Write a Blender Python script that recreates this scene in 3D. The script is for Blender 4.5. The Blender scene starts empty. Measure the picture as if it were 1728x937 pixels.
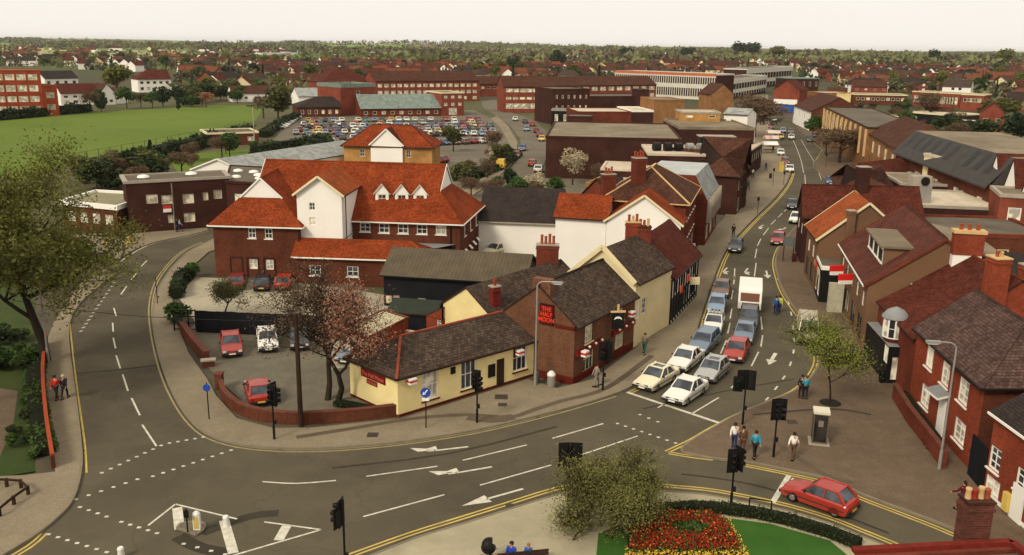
import bpy, bmesh, math, random
import numpy as np
from mathutils import Vector, Matrix
random.seed(7); rng = np.random.default_rng(11)
S = bpy.context.scene; COL = S.collection
R = math.radians

# ---------------- camera (a church tower, 24 m above the street) ----------------
CAM_H, FOC, PX, PY = 24.0, 1530.0, 1728, 937
PITCH = math.atan((PY/2-76)/FOC); ROLL = R(0.8)
cam = bpy.data.cameras.new('camera'); cam.sensor_width = 36; cam.lens = FOC*36/PX
cam.clip_start = 0.5; cam.clip_end = 30000
camo = bpy.data.objects.new('camera', cam); COL.objects.link(camo)
camo.location = (0, 0, CAM_H)
camo.rotation_euler = (Matrix.Rotation(math.pi/2-PITCH, 3, 'X') @ Matrix.Rotation(ROLL, 3, 'Z')).to_euler()
S.camera = camo
S.render.resolution_x, S.render.resolution_y = 1024, 555

# ---------------- sky, sun, exposure ----------------
SUN_EL, SUN_AZ = R(38), R(218)       # azimuth clockwise from +Y: light comes from the left, a little behind
W = bpy.data.worlds.new('World'); S.world = W; W.use_nodes = True
nt = W.node_tree; nt.nodes.clear()
sky = nt.nodes.new('ShaderNodeTexSky'); sky.sky_type = 'NISHITA'; sky.sun_disc = False
sky.sun_elevation = SUN_EL; sky.sun_rotation = SUN_AZ; sky.air_density = 1.5; sky.dust_density = 4
hsv = nt.nodes.new('ShaderNodeHueSaturation'); hsv.inputs['Saturation'].default_value = 0.15
nt.links.new(sky.outputs[0], hsv.inputs['Color'])
mx = nt.nodes.new('ShaderNodeMix'); mx.data_type = 'RGBA'; mx.inputs[0].default_value = 0.93
tc = nt.nodes.new('ShaderNodeTexCoord'); nz = nt.nodes.new('ShaderNodeTexNoise'); nz.inputs['Scale'].default_value = 2.2
mp = nt.nodes.new('ShaderNodeMapping'); mp.inputs['Scale'].default_value = (1, 1, 4)
nt.links.new(tc.outputs['Generated'], mp.inputs[0]); nt.links.new(mp.outputs[0], nz.inputs['Vector'])
cr = nt.nodes.new('ShaderNodeMix'); cr.data_type = 'RGBA'
cr.inputs[6].default_value = (10.4, 9.8, 8.9, 1); cr.inputs[7].default_value = (10.7, 10.2, 9.5, 1)
nt.links.new(nz.outputs['Fac'], cr.inputs[0])
nt.links.new(hsv.outputs[0], mx.inputs[6]); nt.links.new(cr.outputs[2], mx.inputs[7])
bg = nt.nodes.new('ShaderNodeBackground'); bg.inputs['Strength'].default_value = 0.098
nt.links.new(mx.outputs[2], bg.inputs['Color'])
out = nt.nodes.new('ShaderNodeOutputWorld'); nt.links.new(bg.outputs[0], out.inputs[0])
sl = bpy.data.lights.new('sun', 'SUN'); sl.energy = 2.6; sl.angle = R(15); sl.color = (1, 0.92, 0.78)
so = bpy.data.objects.new('sun', sl); COL.objects.link(so)
sd = Vector((math.sin(SUN_AZ)*math.cos(SUN_EL), math.cos(SUN_AZ)*math.cos(SUN_EL), math.sin(SUN_EL)))
so.rotation_euler = sd.to_track_quat('Z', 'Y').to_euler(); so.location = (0, 0, 200)
S.view_settings.view_transform = 'Standard'; S.view_settings.look = 'None'
S.view_settings.exposure = 0.0; S.view_settings.gamma = 1

# ---------------- survey helpers: a sight line from the tower to a point of known height ----------------
def A(px, py, z=0.0):
    x, y = px-PX/2, py-PY/2
    c, s = math.cos(ROLL), math.sin(ROLL); x, y = x*c+y*s, -x*s+y*c
    cp, sp = math.cos(PITCH), math.sin(PITCH)
    d = (x, FOC*cp-y*sp, -(FOC*sp+y*cp)); t = (z-CAM_H)/d[2]
    return Vector((d[0]*t, d[1]*t, z))
def proj(x, y, z):
    z -= CAM_H; cp, sp = math.cos(PITCH), math.sin(PITCH)
    f = y*cp-z*sp; X, Y = x/f*FOC, -(z*cp+y*sp)/f*FOC
    c, s = math.cos(ROLL), math.sin(ROLL)
    return X*c-Y*s+PX/2, X*s+Y*c+PY/2
def hz(p, py):                      # height above plan point p seen at picture row py
    lo, hi = -20., 60.
    for _ in range(40):
        m = (lo+hi)/2
        if proj(p[0], p[1], m)[1] > py: lo = m
        else: hi = m
    return lo

# ---------------- mesh builder ----------------
class MB:
    def __init__(s): s.v = []; s.f = []; s.m = []; s.mats = []; s.sm = []
    def mi(s, mat):
        if mat not in s.mats: s.mats.append(mat)
        return s.mats.index(mat)
    def poly(s, pts, mat, smooth=False):
        b = len(s.v); s.v += [tuple(p) for p in pts]; s.f.append(tuple(range(b, b+len(pts)))); s.m.append(s.mi(mat)); s.sm.append(smooth)
    def mesh(s, vs, fs, mat, smooth=False):
        b = len(s.v); s.v += [tuple(p) for p in vs]; k = s.mi(mat)
        for f in fs: s.f.append(tuple(i+b for i in f)); s.m.append(k); s.sm.append(smooth)
    def box(s, c, d, mat, ang=0.0, tilt=None):   # c centre of base, d=(lx,ly,lz)
        ca, sa = math.cos(ang), math.sin(ang); vs = []
        for z in (0, d[2]):
            for x, y in ((-1, -1), (1, -1), (1, 1), (-1, 1)):
                X, Y = x*d[0]/2, y*d[1]/2; vs.append((c[0]+X*ca-Y*sa, c[1]+X*sa+Y*ca, c[2]+z))
        s.mesh(vs, [(3, 2, 1, 0), (4, 5, 6, 7), (0, 1, 5, 4), (1, 2, 6, 5), (2, 3, 7, 6), (3, 0, 4, 7)], mat)
    def prism(s, pl, z0, z1, mat, top=None, bottom=False):
        n = len(pl)
        for i in range(n):
            a, b = pl[i], pl[(i+1) % n]
            s.poly([(a[0], a[1], z0), (b[0], b[1], z0), (b[0], b[1], z1), (a[0], a[1], z1)], mat)
        s.poly([(p[0], p[1], z1) for p in pl], top or mat)
        if bottom: s.poly([(p[0], p[1], z0) for p in reversed(pl)], mat)
    def tube(s, p0, p1, r0, r1=None, mat=None, n=8, cap=True, smooth=True):
        r1 = r0 if r1 is None else r1; p0, p1 = Vector(p0), Vector(p1); d = (p1-p0)
        if d.length < 1e-6: return
        d.normalize(); u = d.orthogonal().normalized(); w = d.cross(u); vs = []
        for p, r in ((p0, r0), (p1, r1)):
            for i in range(n):
                a = 2*math.pi*i/n; vs.append(p+(u*math.cos(a)+w*math.sin(a))*r)
        s.mesh(vs, [(i, (i+1) % n, n+(i+1) % n, n+i) for i in range(n)], mat, smooth)
        if cap: s.mesh(vs, [tuple(range(n-1, -1, -1)), tuple(range(n, 2*n))], mat)
    def path(s, pts, r, mat, n=8):
        for a, b in zip(pts, pts[1:]): s.tube(a, b, r, r, mat, n)
    def lathe(s, c, prof, mat, n=12, smooth=True):
        vs = []; k = len(prof)
        for r, z in prof:
            for i in range(n):
                a = 2*math.pi*i/n; vs.append((c[0]+r*math.cos(a), c[1]+r*math.sin(a), c[2]+z))
        fs = [(j*n+i, j*n+(i+1) % n, (j+1)*n+(i+1) % n, (j+1)*n+i) for j in range(k-1) for i in range(n)]
        s.mesh(vs, fs, mat, smooth); s.mesh(vs, [tuple(range(n-1, -1, -1)), tuple(range((k-1)*n, k*n))], mat)
    def bar(s, a, b, w, h, mat):     # box section bar between two points, w across, h up
        a, b = Vector(a), Vector(b); d = (b-a).normalized(); side = d.cross(Vector((0, 0, 1)))
        side = side.normalized() if side.length > 1e-4 else Vector((1, 0, 0)); up = side.cross(d)
        vs = [p+side*(x*w/2)+up*(y*h/2) for p in (a, b) for x, y in ((-1, -1), (1, -1), (1, 1), (-1, 1))]
        s.mesh(vs, [(3, 2, 1, 0), (4, 5, 6, 7), (0, 1, 5, 4), (1, 2, 6, 5), (2, 3, 7, 6), (3, 0, 4, 7)], mat)
    def data(s, name, org=(0, 0, 0)):
        me = bpy.data.meshes.new(name); o = org
        me.from_pydata([(x-o[0], y-o[1], z-o[2]) for x, y, z in s.v], [], s.f)
        for m in s.mats: me.materials.append(m)
        me.polygons.foreach_set('material_index', s.m); me.polygons.foreach_set('use_smooth', s.sm); me.update()
        return me
    def build(s, name, parent=None, **k):    # world coordinates; parents carry no rotation here
        o = parent.location if parent is not None and parent.type == 'EMPTY' else (0, 0, 0)
        if parent is not None and parent.type != 'EMPTY':
            o = parent.matrix_basis.translation if parent.parent is None else parent.parent.location + parent.location
        return link(name, s.data(name, o), parent, **k)
    def local(s, name, parent=None, **k): return link(name, s.data(name), parent, **k)
def link(name, me, parent=None, label=None, cat=None, group=None, kind=None, loc=None):
    ob = bpy.data.objects.new(name, me); COL.objects.link(ob)
    if parent is not None: ob.parent = parent
    if loc is not None: ob.location = loc
    return tag(ob, label, cat, group, kind)
def tag(o, label=None, cat=None, group=None, kind=None):
    for k, v in (('label', label), ('category', cat), ('group', group), ('kind', kind)):
        if v: o[k] = v
    return o
def thing(name, label, cat, loc, group=None, rz=0.0):
    o = bpy.data.objects.new(name, None); COL.objects.link(o); o.location = loc; o.rotation_euler.z = rz; o.empty_display_size = 0.3
    return tag(o, label, cat, group)
def copy_tree(o, parent=None):
    c = o.copy(); COL.objects.link(c)
    if parent is not None: c.parent = parent
    for ch in list(KIDS.get(o.name, o.children)): copy_tree(ch, c)
    return c
KIDS = {}
def finish(me, bev=0): return me

# ---------------- materials ----------------
def N(nt, t, **k):
    n = nt.nodes.new('ShaderNode'+t)
    for a, b in k.items():
        if a in n.inputs: n.inputs[a].default_value = b
        else: setattr(n, a, b)
    return n
def base(name, rough, spec=0.3):
    m = bpy.data.materials.new(name); m.use_nodes = True; nt = m.node_tree
    b = nt.nodes['Principled BSDF']; b.inputs['Roughness'].default_value = rough; b.inputs['Specular IOR Level'].default_value = spec
    return m, nt, b
def mixc(nt, f, a, b, mode='MIX'):
    n = nt.nodes.new('ShaderNodeMix'); n.data_type = 'RGBA'; n.blend_type = mode
    for i, v in ((0, f), (6, a), (7, b)):
        if hasattr(v, 'links') or hasattr(v, 'is_linked'): nt.links.new(v, n.inputs[i])
        else: n.inputs[i].default_value = v if i == 0 else (*v[:3], 1)
    return n.outputs[2]
def noise(nt, vec, scale, detail=4, rough=.6):
    n = N(nt, 'TexNoise', Scale=scale, Detail=detail, Roughness=rough); nt.links.new(vec, n.inputs['Vector']); return n.outputs['Fac']
def ramp(nt, fac, lo, hi):
    n = N(nt, 'MapRange'); n.inputs[1].default_value = lo; n.inputs[2].default_value = hi; nt.links.new(fac, n.inputs[0]); return n.outputs[0]
def math_(nt, op, a, b=0.0):
    n = nt.nodes.new('ShaderNodeMath'); n.operation = op
    for i, v in ((0, a), (1, b)):
        if hasattr(v, 'is_linked'): nt.links.new(v, n.inputs[i])
        else: n.inputs[i].default_value = v
    return n.outputs[0]
def bumpn(nt, b, h, strength, dist=0.02):
    n = N(nt, 'Bump', Strength=strength, Distance=dist); nt.links.new(h, n.inputs['Height']); nt.links.new(n.outputs[0], b.inputs['Normal'])
def surf_uv(nt):    # metres along and up the surface, whatever way it faces
    g = N(nt, 'NewGeometry'); cz = N(nt, 'VectorMath', operation='CROSS_PRODUCT'); cz.inputs[0].default_value = (0, 0, 1)
    nt.links.new(g.outputs['True Normal'], cz.inputs[1]); nm = N(nt, 'VectorMath', operation='NORMALIZE'); nt.links.new(cz.outputs[0], nm.inputs[0])
    up = N(nt, 'VectorMath', operation='CROSS_PRODUCT'); nt.links.new(g.outputs['True Normal'], up.inputs[0]); nt.links.new(nm.outputs[0], up.inputs[1])
    o = []
    for t in (nm, up):
        d = N(nt, 'VectorMath', operation='DOT_PRODUCT'); nt.links.new(g.outputs['Position'], d.inputs[0]); nt.links.new(t.outputs[0], d.inputs[1]); o.append(d.outputs['Value'])
    c = N(nt, 'CombineXYZ'); nt.links.new(o[0], c.inputs[0]); nt.links.new(o[1], c.inputs[1])
    return c.outputs[0], g.outputs['Position']
CACHE = {}
def plain(name, col, rough=.8, var=.25, scale=.6, spec=.1, metal=0, bump=.0):
    if name in CACHE: return CACHE[name]
    m, nt, b = base(name, rough, spec); g = N(nt, 'NewGeometry'); p = g.outputs['Position']
    f1 = noise(nt, p, scale, 5); f2 = noise(nt, p, scale*9, 3)
    f = math_(nt, 'ADD', math_(nt, 'MULTIPLY', ramp(nt, f1, .3, .7), .65), math_(nt, 'MULTIPLY', f2, .35))
    lo = [c*(1-var) for c in col]; hi = [min(c*(1+var), .95) for c in col]
    nt.links.new(mixc(nt, f, lo, hi), b.inputs['Base Color']); b.inputs['Metallic'].default_value = metal
    if bump: bumpn(nt, b, f2, bump)
    CACHE[name] = m; return m
def brick(name, c1, c2, mortar=None, var=.35, bw=.225, bh=.075, ms=.012):
    if name in CACHE: return CACHE[name]
    m, nt, b = base(name, .95, .04); uv, pos = surf_uv(nt)
    t = N(nt, 'TexBrick', Scale=1.0); t.inputs['Brick Width'].default_value = bw; t.inputs['Row Height'].default_value = bh
    t.inputs['Mortar Size'].default_value = ms; t.inputs['Color1'].default_value = (*c1, 1); t.inputs['Color2'].default_value = (*c2, 1)
    mo = mortar or tuple(x*1.25+.006 for x in c1); t.inputs['Mortar'].default_value = (*mo, 1); nt.links.new(uv, t.inputs['Vector'])
    f1 = ramp(nt, noise(nt, pos, .35, 6, .65), .3, .72); f2 = noise(nt, pos, 3.0, 4)
    c = mixc(nt, f1, (1-var,)*3, (1+var*.6,)*3); c = mixc(nt, 1.0, t.outputs[0], c, 'MULTIPLY')
    c = mixc(nt, math_(nt, 'MULTIPLY', ramp(nt, f2, .5, .8), .5), c, tuple(x*.5 for x in c2))
    # rain streaks down the wall
    sc = N(nt, 'Mapping'); sc.inputs['Scale'].default_value = (2.2, .12, 1); nt.links.new(uv, sc.inputs[0])
    st = ramp(nt, noise(nt, sc.outputs[0], 1.0, 4), .55, .8)
    c = mixc(nt, math_(nt, 'MULTIPLY', st, .35), c, tuple(x*.45 for x in c1))
    nt.links.new(c, b.inputs['Base Color']); bumpn(nt, b, t.outputs['Fac'], -.35, .01)
    CACHE[name] = m; return m
def tiles(name, c1, c2, tw=.2, th=.13, lichen=None, var=.35, bump=.6):
    if name in CACHE: return CACHE[name]
    m, nt, b = base(name, .92, .05); uv, pos = surf_uv(nt)
    t = N(nt, 'TexBrick', Scale=1.0); t.inputs['Brick Width'].default_value = tw; t.inputs['Row Height'].default_value = th
    t.inputs['Mortar Size'].default_value = .018; t.inputs['Mortar Smooth'].default_value = .3; t.inputs['Color1'].default_value = (*c1, 1); t.inputs['Color2'].default_value = (*c2, 1)
    t.inputs['Mortar'].default_value = (*[x*.35 for x in c1], 1); nt.links.new(uv, t.inputs['Vector'])
    f1 = ramp(nt, noise(nt, pos, .5, 6, .65), .3, .72); f2 = noise(nt, pos, 2.6, 5, .7)
    c = mixc(nt, 1.0, t.outputs[0], mixc(nt, f1, (1-var,)*3, (1+var*.6,)*3), 'MULTIPLY')
    li = lichen or tuple(x*.6 for x in c2)
    c = mixc(nt, math_(nt, 'MULTIPLY', ramp(nt, f2, .54, .75), .55), c, li)
    sc = N(nt, 'Mapping'); sc.inputs['Scale'].default_value = (1.5, .1, 1); nt.links.new(uv, sc.inputs[0])
    c = mixc(nt, math_(nt, 'MULTIPLY', ramp(nt, noise(nt, sc.outputs[0], 1.0, 3), .5, .8), .3), c, tuple(x*.5 for x in c1))
    nt.links.new(c, b.inputs['Base Color'])
    sx = N(nt, 'SeparateXYZ'); nt.links.new(uv, sx.inputs[0])
    saw = math_(nt, 'FRACT', math_(nt, 'DIVIDE', sx.outputs[1], th))
    h = math_(nt, 'ADD', math_(nt, 'MULTIPLY', saw, -.7), math_(nt, 'MULTIPLY', t.outputs['Fac'], -.5))
    bumpn(nt, b, h, bump, .03); CACHE[name] = m; return m
def ribbed(name, col, step=.3, dirt=(.1, .09, .07), rough=.7):
    if name in CACHE: return CACHE[name]
    m, nt, b = base(name, rough, .25); uv, pos = surf_uv(nt)
    sx = N(nt, 'SeparateXYZ'); nt.links.new(uv, sx.inputs[0])
    w = math_(nt, 'SINE', math_(nt, 'MULTIPLY', sx.outputs[0], 2*math.pi/step))
    f = ramp(nt, noise(nt, pos, .8, 6, .7), .4, .75)
    c = mixc(nt, f, col, dirt); c = mixc(nt, math_(nt, 'MULTIPLY', ramp(nt, w, .2, 1.), .3), c, tuple(x*.5 for x in col))
    nt.links.new(c, b.inputs['Base Color']); bumpn(nt, b, w, .4, .03); CACHE[name] = m; return m
def glassm(name, col=(.02, .022, .025), rough=.08, spec=.5):
    if name in CACHE: return CACHE[name]
    m, nt, b = base(name, rough, spec); g = N(nt, 'NewGeometry'); f = noise(nt, g.outputs['Position'], .9, 2)
    c = mixc(nt, ramp(nt, f, .45, .6), col, tuple(min(1, x*2.5+.01) for x in col)); nt.links.new(c, b.inputs['Base Color'])
    b.inputs['IOR'].default_value = 1.5; CACHE[name] = m; return m
def paint(name, col, metal=0.0, rough=.25):
    if name in CACHE: return CACHE[name]
    m, nt, b = base(name, rough, .5); g = N(nt, 'NewGeometry'); f = noise(nt, g.outputs['Position'], 2.5, 5)
    sp = N(nt, 'SeparateXYZ'); nt.links.new(g.outputs['Position'], sp.inputs[0])
    dirt = math_(nt, 'MULTIPLY', math_(nt, 'MULTIPLY', ramp(nt, sp.outputs[2], .8, .2), .55), f)
    c = mixc(nt, dirt, col, (.09, .075, .055)); nt.links.new(c, b.inputs['Base Color'])
    r = math_(nt, 'ADD', math_(nt, 'MULTIPLY', f, .3), rough-.05); nt.links.new(r, b.inputs['Roughness'])
    b.inputs['Metallic'].default_value = metal; b.inputs['Coat Weight'].default_value = .2; b.inputs['Coat Roughness'].default_value = .1
    CACHE[name] = m; return m
def leaf(name, c1, c2, tr=.25):
    if name in CACHE: return CACHE[name]
    m, nt, b = base(name, .75, .15); oi = N(nt, 'ObjectInfo'); g = N(nt, 'NewGeometry')
    n1 = noise(nt, g.outputs['Position'], .55, 4); rp = g.outputs['Random Per Island']
    f = math_(nt, 'ADD', math_(nt, 'MULTIPLY', ramp(nt, n1, .3, .7), .5), math_(nt, 'ADD', math_(nt, 'MULTIPLY', rp, .3), math_(nt, 'MULTIPLY', oi.outputs['Random'], .3)))
    c = mixc(nt, f, c1, c2); nt.links.new(c, b.inputs['Base Color'])
    t = N(nt, 'BsdfTranslucent'); nt.links.new(c, t.inputs[0]); ms = N(nt, 'MixShader'); ms.inputs[0].default_value = tr
    nt.links.new(b.outputs[0], ms.inputs[1]); nt.links.new(t.outputs[0], ms.inputs[2])
    nt.links.new(ms.outputs[0], nt.nodes['Material Output'].inputs[0]); CACHE[name] = m; return m
def groundmat(name, c1, c2, c3=None, s1=.08, s2=1.2, s3=14, rough=.9, bump=.3, dist=.01, cracks=0):
    if name in CACHE: return CACHE[name]
    m, nt, b = base(name, rough, .2); g = N(nt, 'NewGeometry'); p = g.outputs['Position']; b.inputs['Specular IOR Level'].default_value = .07
    f = ramp(nt, noise(nt, p, s1, 6, .6), .32, .68); c = mixc(nt, f, c1, c2)
    f2 = ramp(nt, noise(nt, p, s2, 5, .7), .45, .75); c = mixc(nt, math_(nt, 'MULTIPLY', f2, .5), c, c3 or tuple(x*.6 for x in c1))
    f3 = noise(nt, p, s3, 3, .8); c = mixc(nt, 1.0, c, mixc(nt, ramp(nt, f3, .3, .7), (.78,)*3, (1.22,)*3), 'MULTIPLY')
    if cracks:
        v = N(nt, 'TexVoronoi', feature='DISTANCE_TO_EDGE', Scale=cracks); wn = N(nt, 'TexNoise', Scale=.5); nt.links.new(p, wn.inputs['Vector'])
        va = N(nt, 'VectorMath', operation='ADD'); nt.links.new(p, va.inputs[0]); sc = N(nt, 'VectorMath', operation='SCALE'); sc.inputs['Scale'].default_value = 2.5
        nt.links.new(wn.outputs['Color'], sc.inputs[0]); nt.links.new(sc.outputs[0], va.inputs[1]); nt.links.new(va.outputs[0], v.inputs['Vector'])
        c = mixc(nt, math_(nt, 'MULTIPLY', ramp(nt, v.outputs['Distance'], .012, .004), .22), c, tuple(x*.45 for x in c1))
    nt.links.new(c, b.inputs['Base Color'])
    if bump: bumpn(nt, b, f3, bump, dist)
    CACHE[name] = m; return m

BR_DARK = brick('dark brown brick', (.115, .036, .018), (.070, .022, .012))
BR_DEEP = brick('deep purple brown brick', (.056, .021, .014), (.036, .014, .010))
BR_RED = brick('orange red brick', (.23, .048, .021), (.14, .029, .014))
BR_MID = brick('mid red brick', (.150, .036, .019), (.095, .023, .013))
BR_YEL = brick('yellow stock brick', (.42, .22, .07), (.34, .17, .05))
BR_TAN = brick('tan brick', (.27, .13, .05), (.20, .095, .04))
BR_PUB = brick('weathered pub brick', (.155, .068, .035), (.095, .042, .024))
T_ORANGE = tiles('new orange clay tiles', (.32, .062, .017), (.165, .030, .010), .22, .2, lichen=(.15, .036, .014), var=.35)
T_ORANGE2 = tiles('orange clay tiles', (.40, .10, .028), (.25, .055, .017), .22, .2, lichen=(.20, .055, .025), var=.35)
T_RED = tiles('old red clay tiles', (.135, .034, .020), (.070, .019, .012), .22, .18, lichen=(.16, .06, .03))
T_BROWN = tiles('brown concrete tiles', (.11, .045, .027), (.062, .026, .017), .3, .25, lichen=(.13, .08, .045))
T_SLATE = tiles('grey brown slates', (.100, .068, .048), (.046, .031, .024), .3, .22, lichen=(.19, .14, .085), bump=1.0)
T_DARK = tiles('dark slates', (.05, .038, .032), (.038, .028, .024), .3, .2, lichen=(.07, .055, .04))
T_PURP = tiles('purple brown tiles', (.12, .070, .054), (.058, .033, .028), .27, .22, lichen=(.15, .1, .07), bump=.8)
WHITE = plain('white painted render', (.80, .75, .66), .7, .06, .4)
CREAM = plain('cream render', (.66, .54, .30), .8, .12, .5)
YELLOW = plain('yellow painted render', (.76, .61, .28), .75, .12, .8)
WPAINT = plain('white paint', (.78, .74, .64), .5, .06)
CPAINT = plain('cream paint', (.68, .58, .34), .55, .1)
BLACK = plain('black paint', (.012, .011, .010), .45, .3)
BLACKW = plain('black weatherboard', (.010, .010, .012), .7, .3)
MAROON = plain('dark red paint', (.10, .012, .008), .5, .2)
SIGNRED = plain('sign red', (.16, .01, .006), .45, .15)
FELT = groundmat('mineral felt roof', (.27, .215, .14), (.16, .125, .08), (.10, .08, .055), .15, .8, 8)
FELT_PALE = groundmat('pale chippings roof', (.60, .50, .36), (.46, .38, .27), (.30, .24, .17), .2, .9, 8)
FELT_DARK = groundmat('dark felt roof', (.10, .08, .06), (.16, .13, .09), (.05, .04, .03), .2, .8, 8)
GREYM = ribbed('grey sheet roof', (.33, .34, .31), .5)
GREYGREEN = ribbed('grey green sheet', (.20, .25, .21), .6)
ASB = ribbed('lichened asbestos roof', (.105, .078, .047), .35, (.060, .046, .028), .95)
GLASS = glassm('window glass'); GLASS_L = glassm('window glass with net curtain', (.34, .31, .24), .3)
CONC = plain('concrete', (.34, .29, .22), .85, .2, 1.)
STEEL = plain('galvanised steel', (.33, .31, .27), .45, .15, metal=.4)
DARKB = plain('brown rendered wall', (.16, .085, .045), .9, .2, .3)
TERRA = plain('terracotta', (.30, .065, .025), .8, .2, 3)
BUFF = plain('buff clay', (.55, .36, .16), .8, .2, 3)
TIMBER = plain('dark stained timber', (.035, .018, .011), .7, .3, 2)
LEAD = plain('lead grey', (.22, .22, .21), .6, .2, 1)
# ---------------- building kit ----------------
def V2(p): return Vector((p[0], p[1]))
def on_wall(p0, p1, px, py):        # sight line through a picture point meets the wall plane: (metres along, height)
    a, b = V2(p0), V2(p1); d = (b-a); L = d.length; d = d/L; n = Vector((d.y, -d.x))
    g = A(px, py, 0); r = Vector((g.x, g.y, -CAM_H)); t = n.dot(a)/n.dot(Vector((r.x, r.y)))
    q = Vector((r.x*t, r.y*t)); return (q-a).dot(d), CAM_H+r.z*t
def wpx(p0, p1, x0, y0, x1, y1, nx=2, ny=2, **k):
    u0, za = on_wall(p0, p1, x0, y0); u1, zb = on_wall(p0, p1, x1, y1); u0b, zc = on_wall(p0, p1, x0, y1)
    u0, u1 = min(u0, u1), max(u0, u1); return (u0, min(zb, zc), u1-u0, max(za, zb)-min(zb, zc), nx, ny, k)
WCACHE = {}
def window_meshes(w, h, nx, ny, frame, glass, sill, fw, depth):
    key = (round(w, 2), round(h, 2), nx, ny, frame.name, glass.name, sill.name if sill else '', fw)
    if key in WCACHE: return WCACHE[key]
    m = MB(); d0, d1 = depth, depth+.05
    for x0, x1, z0, z1 in ((0, w, 0, fw), (0, w, h-fw, h), (0, fw, fw, h-fw), (w-fw, w, fw, h-fw)):
        m.box(((x0+x1)/2, (d0+d1)/2, z0), (x1-x0, d1-d0, z1-z0), frame)
    b = fw*.55
    for i in range(1, nx): m.box((w*i/nx, (d0+d1)/2+.004, fw), (b, .036, h-2*fw), frame)
    for j in range(1, ny): m.box((w/2, (d0+d1)/2+.006, h*j/ny-b/2), (w-2*fw, .03, b), frame)
    if sill: m.box((w/2, -.02, -.09), (w+.16, .16, .088), sill)
    g = MB(); g.poly([(fw, d1-.008, fw), (w-fw, d1-.008, fw), (w-fw, d1-.008, h-fw), (fw, d1-.008, h-fw)], glass)
    WCACHE[key] = (m.data('window_frame'), g.data('pane')); return WCACHE[key]
def add_window(root, p0, ang, u, z, w, h, nx, ny, frame=WPAINT, glass=None, sill=None, fw=.07, depth=.08, name='window', label=None, far=False):
    glass = glass or (GLASS_L if int((z*7.3+u*3.1+p0[0]*1.7)*10) % 10 < 3 else GLASS); fm, gm = window_meshes(w, h, nx, ny, frame, glass, sill, fw, depth)
    o = link(name, fm, root, label=label)
    o.location = Vector((p0[0]+math.cos(ang)*u, p0[1]+math.sin(ang)*u, z))-root.location; o.rotation_euler.z = ang
    link('pane', gm, o); return o
def wall_face(m, p0, p1, z0, z1, holes, mat, rev=.14):
    a, b = V2(p0), V2(p1); L = (b-a).length; d = (b-a)/L; n = Vector((-d.y, d.x))
    hs = []
    for h in holes:
        u0, u1, za, zb = max(h[0], .02), min(h[0]+h[2], L-.02), max(h[1], z0+.02), min(h[1]+h[3], z1-.02)
        if u1-u0 > .05 and zb-za > .05: hs.append((u0, u1, za, zb))
    us = sorted({0, L, *[h[0] for h in hs], *[h[1] for h in hs]}); zs = sorted({z0, z1, *[h[2] for h in hs], *[h[3] for h in hs]})
    P = lambda u, z, k=0: (a.x+d.x*u+n.x*k, a.y+d.y*u+n.y*k, z)
    for z_, z2 in zip(zs, zs[1:]):
        run = None
        for u_, u2 in list(zip(us, us[1:]))+[(L, L)]:
            ins = u_ == L or any(h[0]-1e-6 <= u_ and u2 <= h[1]+1e-6 and h[2]-1e-6 <= z_ and z2 <= h[3]+1e-6 for h in hs)
            if ins:
                if run is not None: m.poly([P(run, z_), P(u_, z_), P(u_, z2), P(run, z2)], mat)
                run = None
            elif run is None: run = u_
    for u0, u1, za, zb in hs:
        for q in (((u0, za), (u0, zb)), ((u0, zb), (u1, zb)), ((u1, zb), (u1, za)), ((u1, za), (u0, za))):
            (ua, wa), (ub, wb) = q; m.poly([P(ua, wa), P(ub, wb), P(ub, wb, rev), P(ua, wa, rev)], mat)
        m.poly([P(u0, za, rev), P(u1, za, rev), P(u1, zb, rev), P(u0, zb, rev)], TIMBER)
def slab(m, pts, t, mat, under=None):   # a sloping sheet with thickness
    n = len(pts); lo = [(p[0], p[1], p[2]-t) for p in pts]; m.poly(pts, mat); m.poly(list(reversed(lo)), under or mat)
    for i in range(n): m.poly([pts[i], lo[i], lo[(i+1) % n], pts[(i+1) % n]], under or mat)
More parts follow.
